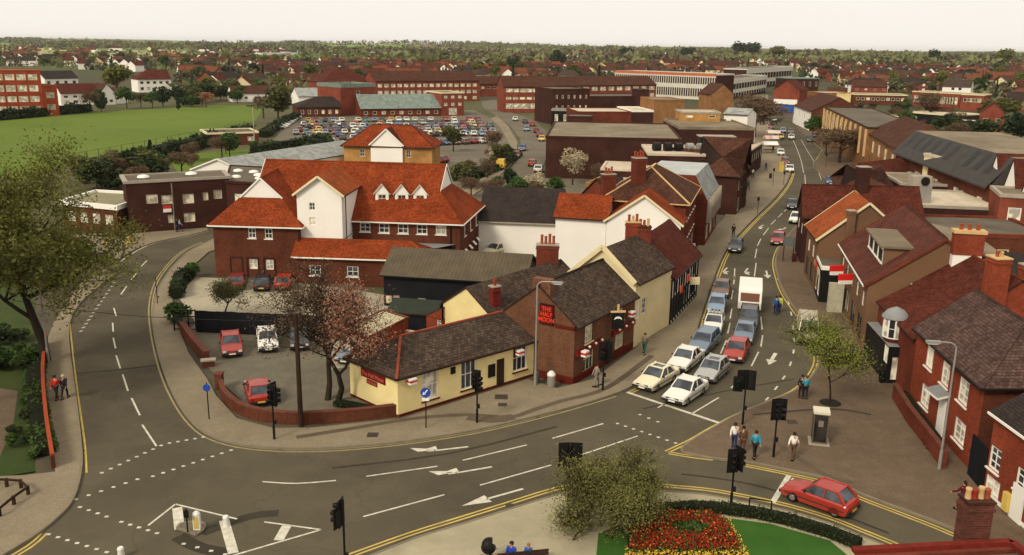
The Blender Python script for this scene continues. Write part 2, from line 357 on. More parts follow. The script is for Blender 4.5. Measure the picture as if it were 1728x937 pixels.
def roof_on(root, R4, z, h, mat, ends=('gable', 'gable'), oh=.35, ov=.25, wall=None, gut=None, barge=None, ridge=None, hipd=None, frac=.55, gmat=None, t=.14):
    """R4: corners with the ridge parallel to R4[0]->R4[1]; ends: (at R4[0]/R4[3], at R4[1]/R4[2])"""
    a, b, c, d = [V2(p) for p in R4]; L = (b-a).length; ax = (b-a)/L; w = ((d-a).length+(c-b).length)/2; half = w/2
    e0, e1 = (a+d)/2, (b+c)/2; s = h/half; axis = (e1-e0).normalized()
    def off(p, q, o): return p+(p-q).normalized()*o     # push p away from q
    s = h/(half+oh); zw = z; z = z+oh*s; h = h-oh*s; zo = zw
    o0 = oh if ends[0] != 'gable' else ov; o1 = oh if ends[1] != 'gable' else ov
    if ends[0] == 'butt': o0 = 0
    if ends[1] == 'butt': o1 = 0
    a_, d_ = off(a, d, oh)-axis*o0, off(d, a, oh)-axis*o0; b_, c_ = off(b, c, oh)+axis*o1, off(c, b, oh)+axis*o1
    hd = hipd or half
    def endpts(k):
        e, s_, cs = (e0, 1, (a_, d_)) if k == 0 else (e1, -1, (b_, c_))
        kind = ends[k]
        if kind == 'gable': return e-axis*s_*ov, None
        if kind == 'butt': return e, None
        if kind == 'hip': return e+axis*s_*hd, None
        hh = hd*frac                                        # gablet
        return e+axis*s_*(hh-.02), (cs[0].lerp(cs[1], .5*frac*.9+.02), cs[1].lerp(cs[0], .5*frac*.9+.02))
    r0, g0 = endpts(0); r1, g1 = endpts(1); zr = z+h
    T = lambda p, zz: (p.x, p.y, zz)
    m = MB(); zg = z+h*frac
    def gpt(k):     # gablet shoulder points on the two slopes
        e, s_ = (e0, 1) if k == 0 else (e1, -1); q = e+axis*s_*(hd*frac)
        A_, D_ = (a, d) if k == 0 else (b, c)
        nrm = (A_-D_).normalized(); return q+nrm*half*(1-frac), q-nrm*half*(1-frac)
    fr = [T(a_, zo), T(b_, zo)]; bk = [T(c_, zo), T(d_, zo)]
    if ends[1] == 'gablet': s1, t1 = gpt(1); fr += [T(s1, zg), T(r1, zr)]
    else: fr += [T(r1, zr)]
    if ends[0] == 'gablet': s0, t0 = gpt(0); fr += [T(r0, zr), T(s0, zg)]
    else: fr += [T(r0, zr)]
    if ends[0] == 'gablet': bk += [T(t0, zg), T(r0, zr)]
    else: bk += [T(r0, zr)]
    if ends[1] == 'gablet': bk += [T(r1, zr), T(t1, zg)]
    else: bk += [T(r1, zr)]
    under = TIMBER
    slab(m, fr, t, mat, under); slab(m, bk, t, mat, under)
    if ends[0] == 'hip': slab(m, [T(d_, zo), T(a_, zo), T(r0, zr)], t, mat, under)
    if ends[1] == 'hip': slab(m, [T(b_, zo), T(c_, zo), T(r1, zr)], t, mat, under)
    if ends[0] == 'gablet': slab(m, [T(d_, zo), T(a_, zo), T(s0, zg), T(t0, zg)], t, mat, under)
    if ends[1] == 'gablet': slab(m, [T(b_, zo), T(c_, zo), T(t1, zg), T(s1, zg)], t, mat, under)
    ro = m.build('roof', root)
    gm = MB(); gw = gmat or wall
    for k, (A_, D_, e) in enumerate(((a, d, e0), (b, c, e1))):
        if ends[k] == 'gable':
            tri = [T(A_, zw), T(D_, zw), T(D_, z-.04), T(e, zr-.05), T(A_, z-.04)]; gm.poly(tri if k else tri[::-1], gw); gm.build('gable', root); gm = MB()
        if ends[k] == 'gablet':
            S_, T_ = (s0, t0) if k == 0 else (s1, t1); rr = r0 if k == 0 else r1; ss = axis*(.06 if k == 0 else -.06)
            gm.poly([T(S_+ss, zg), T(T_+ss, zg), T(rr+ss, zr-.03)], gw); gm.build('gable', root); gm = MB()
    if ridge:
        rm = MB(); rm.bar(T(r0, zr+.01), T(r1, zr+.01), .2, .09, ridge)
        for k, (A_, D_, rr) in enumerate(((a_, d_, r0), (b_, c_, r1))):
            if ends[k] == 'hip':
                for q in (A_, D_): rm.bar((q.x, q.y, zo+.02), (rr.x, rr.y, zr), .18, .09, ridge)
        rm.build('ridge_tiles', root)
    if gut:
        g = MB(); g.bar(T(a_, zo-.07), T(b_, zo-.07), .13, .13, gut); g.build('gutter', root); g = MB(); g.bar(T(d_, zo-.07), T(c_, zo-.07), .13, .13, gut)
        if ends[0] in ('hip', 'gablet'): g.bar(T(d_, zo-.072), T(a_, zo-.072), .13, .13, gut)
        if ends[1] in ('hip', 'gablet'): g.bar(T(b_, zo-.072), T(c_, zo-.072), .13, .13, gut)
        g.build('gutter', root)
    if barge:
        g = MB()
        for k, (A_, D_, rr) in enumerate(((a_, d_, r0), (b_, c_, r1))):
            if ends[k] == 'gable':
                x = axis*(-.03 if k == 0 else .03)
                g.bar((A_.x+x.x, A_.y+x.y, zo-.08), (rr.x+x.x, rr.y+x.y, zr-.08), .05, .22, barge); g.bar((D_.x+x.x, D_.y+x.y, zo-.08), (rr.x+x.x, rr.y+x.y, zr-.08), .05, .22, barge); g.build('bargeboard', root); g = MB()
            if ends[k] == 'gablet':
                S_, T_ = (s0, t0) if k == 0 else (s1, t1); x = axis*(-.05 if k == 0 else .05)
                g.bar((S_.x+x.x, S_.y+x.y, zg-.02), (rr.x+x.x, rr.y+x.y, zr-.02), .05, .16, barge); g.bar((T_.x+x.x, T_.y+x.y, zg-.02), (rr.x+x.x, rr.y+x.y, zr-.02), .05, .16, barge); g.build('bargeboard', root); g = MB()
        if g.f: g.build('bargeboard', root)
    return ro, (r0, r1, zr)
def building(name, label, cat, pts, h, wall, wins=None, z0=-.1, group=None, wname='wall', root=None, plinth=None):
    pts = [V2(p) for p in pts]; c = sum(pts, Vector((0, 0)))/len(pts)
    if root is None: root = thing(name, label, cat, (c.x, c.y, 0), group)
    m = MB(); n = len(pts); wins = wins or {}
    for i in range(n):
        a, b = pts[i], pts[(i+1) % n]; ws = wins.get(i, [])
        wall_face(m, a, b, z0, h, ws, wall if not isinstance(wall, dict) else wall.get(i, wall['*']))
        ang = math.atan2(b.y-a.y, b.x-a.x); L = (b-a).length
        for w in ws:
            k = dict(w[6]) if len(w) > 6 else {}
            u0, u1, za, zb = max(w[0], .02), min(w[0]+w[2], L-.02), max(w[1], z0+.02), min(w[1]+w[3], h-.02)
            if u1-u0 > .1 and zb-za > .1: add_window(root, a, ang, u0, za, u1-u0, zb-za, w[4], w[5], **k)
    m.poly([(p.x, p.y, h-.02) for p in pts], TIMBER)
    m.build(wname, root)
    if plinth:
        q = MB()
        for i in plinth[2]:
            a, b = pts[i], pts[(i+1) % n]; d = (b-a).normalized(); nn = Vector((d.y, -d.x))*.03
            q.poly([(a.x+nn.x, a.y+nn.y, z0), (b.x+nn.x, b.y+nn.y, z0), (b.x+nn.x, b.y+nn.y, plinth[0]), (a.x+nn.x, a.y+nn.y, plinth[0])], plinth[1])
            q.poly([(a.x+nn.x, a.y+nn.y, plinth[0]), (b.x+nn.x, b.y+nn.y, plinth[0]), (b.x, b.y, plinth[0]), (a.x, a.y, plinth[0])], plinth[1])
        q.build('plinth', root)
    return root
def flat_roof(root, pts, z, mat, fascia=None, par=.25, w=.3, oh=.0):
    pts = [V2(p) for p in pts]; n = len(pts); c = sum(pts, Vector((0, 0)))/n
    out = [p+(p-c).normalized()*oh for p in pts]; inn = [c+(p-c)*max(.3, 1-w*1.5/max((p-c).length, .1)) for p in out]
    m = MB(); m.poly([(p.x, p.y, z+par*.4) for p in inn], mat); m.build('roof', root)
    f = MB(); fm = fascia or mat
    for i in range(n):
        j = (i+1) % n; a, b, p, q = out[i], out[j], inn[i], inn[j]
        f.poly([(a.x, a.y, z-.05), (b.x, b.y, z-.05), (b.x, b.y, z+par), (a.x, a.y, z+par)], fm)
        f.poly([(a.x, a.y, z+par), (b.x, b.y, z+par), (q.x, q.y, z+par), (p.x, p.y, z+par)], fm)
        f.poly([(p.x, p.y, z+par), (q.x, q.y, z+par), (q.x, q.y, z+par*.4), (p.x, p.y, z+par*.4)], fm)
        if oh: f.poly([(b.x, b.y, z-.05), (a.x, a.y, z-.05), (pts[i].x, pts[i].y, z-.05), (pts[j].x, pts[j].y, z-.05)], fm)
    f.build('coping', root)
def rect(p0, p1, depth):
    a, b = V2(p0), V2(p1); d = (b-a).normalized(); n = Vector((-d.y, d.x))*depth; return [a, b, b+n, a+n]
def row(L, n, z, w, h, nx=2, ny=2, m=1.0, **k):
    if n == 1: return [((L-w)/2, z, w, h, nx, ny, k)]
    return [(m+(L-2*m-w)*i/(n-1), z, w, h, nx, ny, k) for i in range(n)]
def chimney(root, x, y, z0, z1, w=.9, d=.6, ang=0., n=2, mat=None, cap=None, pots=None, poth=.45, label=None):
    m = MB(); m.box((x, y, z0), (w, d, z1-z0), mat or BR_MID, ang); m.box((x, y, z1-.32), (w+.12, d+.12, .12), mat or BR_MID, ang)
    m.box((x, y, z1), (w+.1, d+.1, .1), cap or CONC, ang)
    c = m.build('chimney', root, label=label)
    for i in range(n):
        u = (i-(n-1)/2)*min(.34, w/n); px, py = x+math.cos(ang)*u, y+math.sin(ang)*u
        q = MB(); pm = (pots or [TERRA])[i % len(pots or [TERRA])]; ph = poth*(1, .85, 1.1, .9)[i % 4]
        q.lathe((px, py, z1+.1), [(.13, 0), (.11, ph*.75), (.14, ph*.85), (.12, ph)], pm, 8)
        o = link('chimney_pot', q.data('chimney_pot', root.location), c)
    return c
def pipe(root, pts, r=.05, mat=BLACK, name='drainpipe'):
    m = MB(); m.path(pts, r, mat, 6); return m.build(name, root)
def board(root, p0, p1, u0, u1, z0, z1, mat, off=.05, t=.05, name='sign_board', label=None):
    a, b = V2(p0), V2(p1); d = (b-a).normalized(); n = Vector((d.y, -d.x)); c = a+d*(u0+u1)/2+n*off
    m = MB(); m.box((c.x, c.y, z0), (u1-u0, t, z1-z0), mat, math.atan2(d.y, d.x)); return m.build(name, root, label=label)
def words(root, p0, p1, u, z, size, text, mat, off=.09, name='lettering', sp=1.0):
    a, b = V2(p0), V2(p1); d = (b-a).normalized(); n = Vector((d.y, -d.x)); c = a+d*u+n*off
    cu = bpy.data.curves.new('lettering', 'FONT'); cu.body = text; cu.size = size; cu.align_x = 'CENTER'; cu.align_y = 'CENTER'; cu.extrude = .012
    cu.space_line = sp; cu.offset = size*.02
    ob = bpy.data.objects.new('tmp', cu); COL.objects.link(ob); dg = bpy.context.evaluated_depsgraph_get()
    me = bpy.data.meshes.new_from_object(ob.evaluated_get(dg)); bpy.data.objects.remove(ob); me.materials.clear(); me.materials.append(mat)
    o = link(name, me, root); o.location = Vector((c.x, c.y, z))-root.location; o.rotation_euler = (math.pi/2, 0, math.atan2(d.y, d.x)); return o
# ---------------- ground, roads, pavements ----------------
ASPH = groundmat('road asphalt', (.108, .090, .057), (.062, .050, .033), (.140, .118, .074), .04, .22, 14, .95, .35, .01, cracks=.14)
ASPH2 = groundmat('worn grey asphalt', (.165, .14, .10), (.12, .10, .07), (.21, .18, .13), .1, .7, 10, .95, .3, .01, cracks=.3)
PAVE = groundmat('pavement', (.25, .20, .13), (.185, .145, .092), (.29, .235, .155), .12, .8, 10, .95, .3, .01, cracks=.35)
PAVE_R = groundmat('brown pavement', (.150, .104, .066), (.110, .076, .048), (.19, .14, .09), .12, .9, 10, .95, .3, .01, cracks=.25)
SLABS = brick('pale paving slabs', (.62, .56, .38), (.53, .46, .31), (.36, .31, .2), .2, .9, .6, .03)
YARD = groundmat('pub car park tarmac', (.150, .130, .092), (.115, .098, .068), (.21, .18, .12), .12, .8, 10, .95, .3)
GRAVEL = groundmat('pale gravel', (.38, .33, .23), (.29, .25, .17), (.45, .4, .3), .2, 1.2, 12)
GRASS = groundmat('mown grass', (.085, .155, .022), (.125, .20, .03), (.07, .12, .02), .05, .4, 8, .95, .4, .03)
FIELD = groundmat('playing field', (.080, .130, .016), (.130, .175, .026), (.14, .145, .040), .022, .06, 2, .95, .2, .03)
ROUGH = groundmat('rough grass', (.032, .050, .014), (.055, .072, .020), (.070, .055, .028), .15, .6, 6, .95, .4, .03)
TOWN = groundmat('town ground', (.085, .085, .035), (.12, .10, .055), (.06, .07, .025), .03, .2, 4)
KERB = plain('kerb stone', (.20, .165, .11), .85, .2, 1.5)
YLINE = plain('yellow road paint', (.50, .36, .09), .7, .3, 1.2)
WLINE = plain('white road paint', (.54, .50, .39), .75, .42, 2.6)
def countryside():
    m, nt, b = base('distant farmland', .95, .1); g = N(nt, 'NewGeometry'); p = g.outputs['Position']
    mp = N(nt, 'Mapping'); mp.inputs['Scale'].default_value = (.0035, .0022, .003); nt.links.new(p, mp.inputs[0])
    v = N(nt, 'TexVoronoi', Scale=1.0); nt.links.new(mp.outputs[0], v.inputs['Vector']); s = N(nt, 'SeparateColor'); nt.links.new(v.outputs['Color'], s.inputs[0])
    c = mixc(nt, ramp(nt, s.outputs[0], .2, .8), (.09, .10, .035), (.17, .25, .05)); c = mixc(nt, ramp(nt, s.outputs[1], .72, .8), c, (.26, .28, .10))
    c = mixc(nt, ramp(nt, s.outputs[2], .8, .85), c, (.16, .115, .06))
    sp = N(nt, 'SeparateXYZ'); nt.links.new(p, sp.inputs[0]); far = ramp(nt, sp.outputs[1], 700, 1100)
    near = mixc(nt, ramp(nt, noise(nt, p, .02, 5), .4, .6), (.075, .06, .032), (.055, .062, .024))
    c = mixc(nt, far, near, c); nt.links.new(c, b.inputs['Base Color']); return m
def sheet(name, pts, z, mat, label=None, kind='structure', parent=None, h=None):
    m = MB()
    if h is None: m.poly([(p[0], p[1], z) for p in pts], mat)
    else: m.prism(pts, h, z, mat)
    bm = bmesh.new(); me = m.data(name); bm.from_mesh(me); bmesh.ops.triangulate(bm, faces=bm.faces, ngon_method='EAR_CLIP')
    bmesh.ops.recalc_face_normals(bm, faces=bm.faces) if h is not None else None
    bm.normal_update()
    if h is None:
        for f in bm.faces:
            if f.normal.z < 0: f.normal_flip()
    bm.to_mesh(me); bm.free(); return link(name, me, parent, kind=kind if parent is None else None, label=label)
def PXS(pts, z=0.0): return [A(x, y, z) for x, y in pts]
def smooth(pts, n=4, closed=False):      # Catmull-Rom through the given points
    out = []; k = len(pts)
    for i in range(k if closed else k-1):
        p0, p1, p2, p3 = [V2(pts[(i+j) % k if closed else min(max(i+j, 0), k-1)]) for j in (-1, 0, 1, 2)]
        for s in range(n):
            t = s/n; out.append(.5*((2*p1)+(p2-p0)*t+(2*p0-5*p1+4*p2-p3)*t*t+(3*p1-p0-3*p2+p3)*t**3))
    if not closed: out.append(V2(pts[-1]))
    return out
g = MB()            # the land: one sheet out to the horizon, with low hills beyond the town
ys = [-60, 30, 60, 100, 150, 220, 320, 450, 600, 800, 1050, 1400, 1800, 2300, 3000, 3800, 4800, 6200, 8000, 11000, 16000]
vs = []; nxx = 61
for y in ys:
    for i in range(nxx):
        u = (i-(nxx-1)/2)/((nxx-1)/2); x = u*(400+1.1*max(y, 0))
        amp = max(0, min(1, (y-1500)/2500)); z = -.14+amp*(8+12*math.sin(x*.0011+y*.0007)+8*math.sin(x*.0027+1.3+y*.0003))
        if y > 400 and x > 0: z += min(1, (y-400)/900)*min(1, x/500)*5
        vs.append((x, y, z))
g.mesh(vs, [(j*nxx+i, j*nxx+i+1, (j+1)*nxx+i+1, (j+1)*nxx+i) for j in range(len(ys)-1) for i in range(nxx-1)], countryside(), True)
ground = g.build('ground', kind='structure')
def ground_z(x, y):
    amp = max(0, min(1, (y-1500)/2500)); z = -.14+amp*(8+12*math.sin(x*.0011+y*.0007)+8*math.sin(x*.0027+1.3+y*.0003))
    if y > 400 and x > 0: z += min(1, (y-400)/900)*min(1, x/500)*5
    return z
sheet('town_ground', [(-130, 20), (120, 20), (190, 200), (250, 420), (-170, 420), (-150, 150)], -.12, TOWN)
sheet('playing_field', PXS([(-220, 300), (-200, 222), (0, 204), (150, 190), (310, 180), (428, 177), (445, 184), (430, 205), (370, 228), (300, 245), (200, 264), (120, 276), (50, 300)]), -.05, FIELD)
sheet('lawn', PXS([(285, 268), (330, 258), (425, 252), (520, 248), (560, 258), (500, 275), (380, 290), (300, 292)]), -.06, FIELD)
sheet('grass_bank', PXS([(-60, 420), (150, 395), (185, 420), (130, 470), (95, 540), (70, 590), (75, 650), (88, 790), (-60, 815)]), -.02, ROUGH)
sheet('verge_path', PXS([(-60, 660), (0, 655), (30, 660), (22, 720), (0, 770), (-60, 780)]), -.01, PAVE_R)
sheet('service_yard', PXS([(880, 300), (1010, 300), (1100, 262), (1290, 262), (1260, 400), (940, 470), (640, 470), (480, 300), (780, 290)]), -.04, ASPH2)
sheet('right_side_ground', PXS([(1440, 250), (1900, 230), (1950, 640), (1700, 600), (1360, 400)]), -.04, ASPH2)
road = sheet('road', PXS([(-120, 1050), (-90, 900), (60, 800), (60, 470), (150, 400), (340, 370), (560, 380), (560, 460), (950, 640), (1130, 470), (1290, 300), (1270, 170), (1340, 150), (1420, 190), (1420, 420), (1560, 620), (1850, 900), (1880, 1080)]), 0.0, ASPH)
sheet('side_road', PXS([(770, 330), (815, 315), (862, 285), (880, 262), (878, 235), (858, 210), (835, 195), (815, 182), (812, 172), (835, 168), (850, 185), (905, 205), (925, 225), (930, 250), (912, 290), (905, 330)]), .002, ASPH2)
sheet('car_park', PXS([(455, 245), (490, 200), (600, 188), (800, 186), (840, 205), (872, 238), (868, 258), (820, 292), (740, 300), (560, 290), (520, 262)]), -.004, ASPH2)
# pavements are slabs 0.12 m high, edged by kerbs
def pavement(name, pxs, mat, kerb=None, z=.12, sm=3):
    o = sheet(name, PXS(pxs, z), z, mat, h=-.1)
    if kerb:
        k = MB(); pts = smooth([A(x, y, z) for x, y in kerb], sm)
        for a, b in zip(pts, pts[1:]): k.bar((a.x, a.y, z-.045), (b.x, b.y, z-.045), .14, .13, KERB)
        k.build('kerb', o)
    return o
kl = [(352, 388), (318, 397), (262, 408), (228, 420), (200, 437)]
pavement('pavement', kl+[(165, 425), (120, 415), (-60, 440), (-60, 400), (110, 395), (240, 393), (345, 378)], PAVE, kl)
kl2 = [(196, 462), (170, 480), (135, 510), (118, 540), (115, 570), (121, 625), (129, 685), (137, 760), (135, 800), (122, 842), (95, 873), (50, 908), (-40, 960)]
pavement('pavement', kl2+[(-120, 960), (-60, 835), (-60, 806), (40, 802), (93, 796), (85, 720), (76, 646), (74, 590), (90, 545), (128, 490), (150, 462), (180, 452)], PAVE, kl2)
kc = [(375, 396), (350, 408), (318, 425), (290, 452), (268, 485), (259, 515), (258, 545), (266, 590), (280, 635), (300, 678), (325, 712), (355, 734), (400, 748), (470, 755), (545, 755), (620, 750), (700, 741), (800, 725), (900, 702), (970, 684), (1030, 666), (1075, 646), (1115, 618), (1150, 590), (1171, 568), (1180, 540), (1190, 508), (1203, 470), (1222, 426), (1248, 393), (1278, 362), (1305, 336), (1326, 310), (1334, 290), (1330, 270), (1316, 245), (1304, 222), (1298, 195), (1296, 160)]
pavement('pavement', kc+[(1270, 160), (1266, 260), (1248, 320), (1220, 370), (1180, 410), (1150, 470), (1100, 545), (1075, 585), (1000, 640), (940, 655), (890, 640), (680, 706), (520, 722), (460, 722), (400, 706), (365, 668), (350, 640), (318, 595), (300, 550), (290, 500), (298, 468), (335, 440), (352, 425), (375, 418)], PAVE, kc)
kr = [(1356, 372), (1334, 392), (1316, 416), (1309, 440), (1313, 466), (1323, 492), (1341, 520), (1358, 540), (1372, 562), (1383, 590), (1383, 612), (1370, 635), (1345, 657), (1300, 676), (1250, 696), (1210, 718), (1175, 738), (1150, 757), (1165, 765), (1207, 773), (1258, 778), (1310, 788), (1352, 797), (1400, 808), (1455, 833), (1515, 856), (1575, 878), (1640, 906), (1720, 950)]
pavement('pavement', kr+[(1900, 950), (1760, 800), (1640, 700), (1560, 600), (1480, 500), (1420, 440), (1372, 372)], PAVE_R, kr)
kf = [(600, 948), (700, 908), (780, 884), (860, 859), (947, 833), (1002, 824), (1083, 826), (1149, 831), (1200, 836), (1261, 848), (1330, 862), (1400, 883), (1450, 903), (1504, 925), (1560, 950)]
pavement('pavement', kf+[(1560, 1080), (560, 1080)], SLABS, kf)
kr3 = [(1376, 150), (1350, 190), (1345, 212), (1362, 230), (1392, 252), (1372, 275), (1382, 290), (1400, 310)]
pavement('pavement', kr3+[(1480, 300), (1500, 260), (1440, 200), (1400, 150)], PAVE_R, kr3)
ks = [(800, 328), (832, 305), (858, 282), (874, 262), (872, 238), (857, 212), (838, 196)]
pavement('pavement', ks+[(828, 200), (845, 216), (858, 240), (858, 258), (842, 278), (818, 298), (780, 322)], PAVE, ks)
sheet('pub_car_park', PXS([(318, 560), (345, 525), (580, 560), (600, 640), (670, 700), (560, 702), (480, 700), (420, 688), (378, 650), (340, 610)]), .05, YARD)
sheet('gravel_yard', PXS([(300, 500), (330, 468), (520, 478), (660, 500), (640, 580), (560, 545), (330, 545)]), .03, GRAVEL)
sheet('pub_back_yard', PXS([(640, 500), (760, 505), (800, 560), (700, 600), (560, 625), (560, 560)]), .06, GRAVEL)
# ---- markings: parts of the road, thin sheets 4 mm above it ----
def ribbon(name, pts, w, mat, z=.004, parent=None, n=3, off=0.0):
    pts = smooth(pts, n) if len(pts) > 2 else [V2(p) for p in pts]; m = MB(); L = []; Rr = []
    for i, p in enumerate(pts):
        t = (pts[min(i+1, len(pts)-1)]-pts[max(i-1, 0)]).normalized(); nn = Vector((-t.y, t.x))
        L.append(p+nn*(off+w/2)); Rr.append(p+nn*(off-w/2))
    for i in range(len(pts)-1): m.poly([(Rr[i].x, Rr[i].y, z), (Rr[i+1].x, Rr[i+1].y, z), (L[i+1].x, L[i+1].y, z), (L[i].x, L[i].y, z)], mat)
    return m.build(name, parent if parent is not None else road)
def yellow(pxs, inside=1):
    p = [A(x, y, 0) for x, y in pxs]
    for o in (0, .27*inside): ribbon('yellow_line', p, .12, YLINE, .004, off=o)
yellow([(70, 900), (45, 922), (-20, 960)], 1)
yellow([(118, 545), (120, 570), (126, 625), (134, 685), (143, 750), (146, 798)], -1)
YLINE, YL2 = plain('faded yellow paint', (.30, .24, .11), .8, .3, 2), YLINE
yellow([(340, 409), (310, 422), (284, 445), (262, 475), (252, 510), (252, 545), (260, 592), (274, 640), (295, 684), (320, 718), (350, 740), (400, 755), (470, 762), (545, 762), (620, 757), (700, 748), (800, 732), (900, 709), (970, 690), (1040, 669)], 1)
YLINE = YL2
yellow([(1062, 661), (1082, 651), (1120, 624), (1155, 595), (1176, 572), (1186, 540), (1196, 508), (1209, 470), (1227, 427), (1253, 395), (1283, 364), (1311, 337), (1331, 311), (1339, 290)], -1)
yellow([(1348, 380), (1330, 396), (1311, 420), (1304, 443), (1308, 467), (1317, 493), (1335, 521), (1354, 545)], 1)
yellow([(1380, 600), (1378, 618), (1364, 641), (1340, 662), (1296, 681), (1246, 702), (1204, 724), (1170, 744), (1128, 764)], -1)
yellow([(1128, 766), (1165, 772), (1203, 777)], 1)
yellow([(1259, 784), (1310, 794), (1352, 803), (1400, 815), (1455, 840), (1515, 863), (1575, 886), (1622, 906)], -1)
yellow([(592, 940), (695, 903), (775, 878), (855, 853), (943, 826), (1002, 817)], 1)
yellow([(1000, 817), (1083, 819), (1149, 824), (1200, 829), (1261, 840), (1330, 855), (1400, 876), (1450, 896), (1504, 918), (1560, 942)], 1)
def dash(pts, w=.12, mat=WLINE, name='lane_line'): return ribbon(name, [A(x, y, 0) for x, y in pts], w, mat, .0045)
for p in ([(443, 813), (500, 816), (567, 811)], [(618, 804), (738, 787)], [(613, 872), (750, 835)], [(781, 777), (889, 751)], [(810, 819), (930, 785)], [(932, 740), (1018, 715)], [(980, 768), (1076, 736)],
          [(1168, 698), (1213, 671)], [(1110, 688), (1122, 682)], [(250, 887), (296, 851)], [(296, 851), (400, 876)], [(446, 881), (542, 894)], [(542, 894), (385, 940)],
          [(240, 717), (264, 753)], [(222, 672), (236, 701)], [(207, 632), (216, 660)], [(196, 600), (203, 622)], [(191, 570), (195, 588)], [(190, 545), (191, 560)], [(192, 520), (196, 533)], [(204, 497), (214, 483)], [(222, 472), (231, 460)], [(238, 450), (248, 440)],
          [(1234, 655), (1262, 626)], [(1268, 618), (1280, 594)], [(1284, 585), (1287, 566)], [(1286, 556), (1284, 535)], [(1283, 524), (1280, 512)], [(1227, 578), (1233, 570)], [(1216, 597), (1226, 574)], [(1228, 563), (1232, 545)], [(1232, 538), (1235, 521)], [(1234, 505), (1237, 490)], [(1238, 480), (1240, 466)], [(1239, 472), (1240, 453)], [(1273, 467), (1276, 444)], [(1276, 485), (1274, 474)], [(1274, 436), (1277, 420)], [(1278, 415), (1284, 403)], [(1288, 397), (1297, 385)], [(1301, 379), (1309, 371)], [(1313, 367), (1320, 360)], [(1323, 357), (1331, 351)]):
    dash(p)
for i in range(11):     # dashes along the right hand edge of the high street
    pr = [(1312, 470), (1326, 495), (1333, 520), (1338, 546), (1340, 574), (1338, 600), (1328, 628), (1312, 652), (1292, 676), (1276, 690)]
    pts = smooth([A(x, y, 0) for x, y in pr], 8); s = int(i*(len(pts)-4)/11); ribbon('edge_dash', [pts[s], pts[s+2]], .14, WLINE, .0045)
dash([(1058, 662), (1226, 718)], .28, name='stop_line'); dash([(1331, 803), (1304, 848)], .3, name='stop_line')
for p in ([(1338, 236), (1345, 252), (1352, 272), (1356, 292)], [(1358, 295), (1359, 312), (1357, 330)]): dash(p, .12)
dash([(1352, 236), (1362, 254), (1375, 275), (1386, 303)], .1); dash([(1388, 253), (1375, 272)], .1, YLINE, 'bay_line'); dash([(1362, 232), (1388, 253)], .1, YLINE, 'bay_line')
dash([(1327, 283), (1385, 284)], .1)
ribbon('edge_line', [A(x, y, 0) for x, y in [(352, 390), (318, 399), (262, 410), (228, 425), (204, 441)]], .12, WLINE, .0045)
for q in ([(378, 878), (394, 934)], [(299, 857), (303, 893)]): dash(q, .5, name='hatching_bar')
dash([(484, 887), (470, 912)], .5, name='hatching_bar')
def studs(a, b, n):
    m = MB(); p, q = A(*a, 0), A(*b, 0)
    for i in range(n):
        c = p.lerp(q, i/max(1, n-1)); o = MB(); o.prism([(c.x-.10, c.y-.08), (c.x+.10, c.y-.08), (c.x+.10, c.y+.08), (c.x-.10, c.y+.08)], 0, .012, WLINE); o.build('road_stud', road)
studs((172, 798), (272, 752), 8); studs((286, 748), (343, 738), 5); studs((128, 843), (232, 809), 6); studs((258, 804), (390, 760), 9)
studs((135, 856), (180, 872), 4); studs((205, 881), (265, 900), 5); studs((82, 902), (180, 932), 7)
studs((1042, 715), (1140, 748), 8); studs((1080, 700), (1110, 712), 3); studs((310, 918), (380, 936), 4)
for i in range(14):
    t = i/13; a = A(134+(190-134)*t, 560-(560-478)*t, 0); ribbon('give_way_dash', [a, a+Vector((.12, .32, 0))], .18, WLINE, .0045)
STAIN = groundmat('dark tarmac patch', (.050, .042, .028), (.038, .032, .022), (.07, .06, .04), .5, 2, 14); STAIN2 = groundmat('pale worn tarmac', (.125, .112, .066), (.105, .092, .056), (.15, .13, .08), .5, 2, 14); PPATCH = groundmat('brown pavement patch', (.115, .086, .056), (.09, .068, .044), (.14, .11, .07), .5, 2, 12)
def patch(name, pxs, w, mat, z=.003, par=None): return ribbon(name, [A(x, y, z) for x, y in pxs], w, mat, z, par if par is not None else road, 3)
patch('tarmac_patch', [(122, 631), (200, 624), (285, 614)], .3, STAIN); patch('tarmac_patch', [(340, 900), (420, 872), (470, 866)], .7, STAIN); patch('tarmac_patch', [(300, 905), (340, 925), (400, 935)], .8, STAIN, .0035)
patch('tarmac_patch', [(1085, 690), (1225, 660), (1340, 640)], .18, STAIN)
patch('tarmac_patch', [(560, 790), (760, 765), (940, 720)], .25, STAIN, .002); patch('tarmac_patch', [(1150, 800), (1240, 812), (1330, 835), (1500, 900)], .2, STAIN, .002)
patch('pavement_patch', [(500, 738), (600, 722), (700, 706), (790, 700), (860, 704), (900, 692), (950, 676), (1000, 664), (1040, 645), (1100, 600)], .5, PPATCH, .125); patch('pavement_patch', [(790, 703), (830, 708), (868, 704)], 1.1, PPATCH, .1265); patch('pavement_patch', [(1270, 700), (1400, 690), (1470, 700)], .25, STAIN, .125); patch('pavement_patch', [(1300, 740), (1390, 800), (1440, 815)], .4, PPATCH, .125)
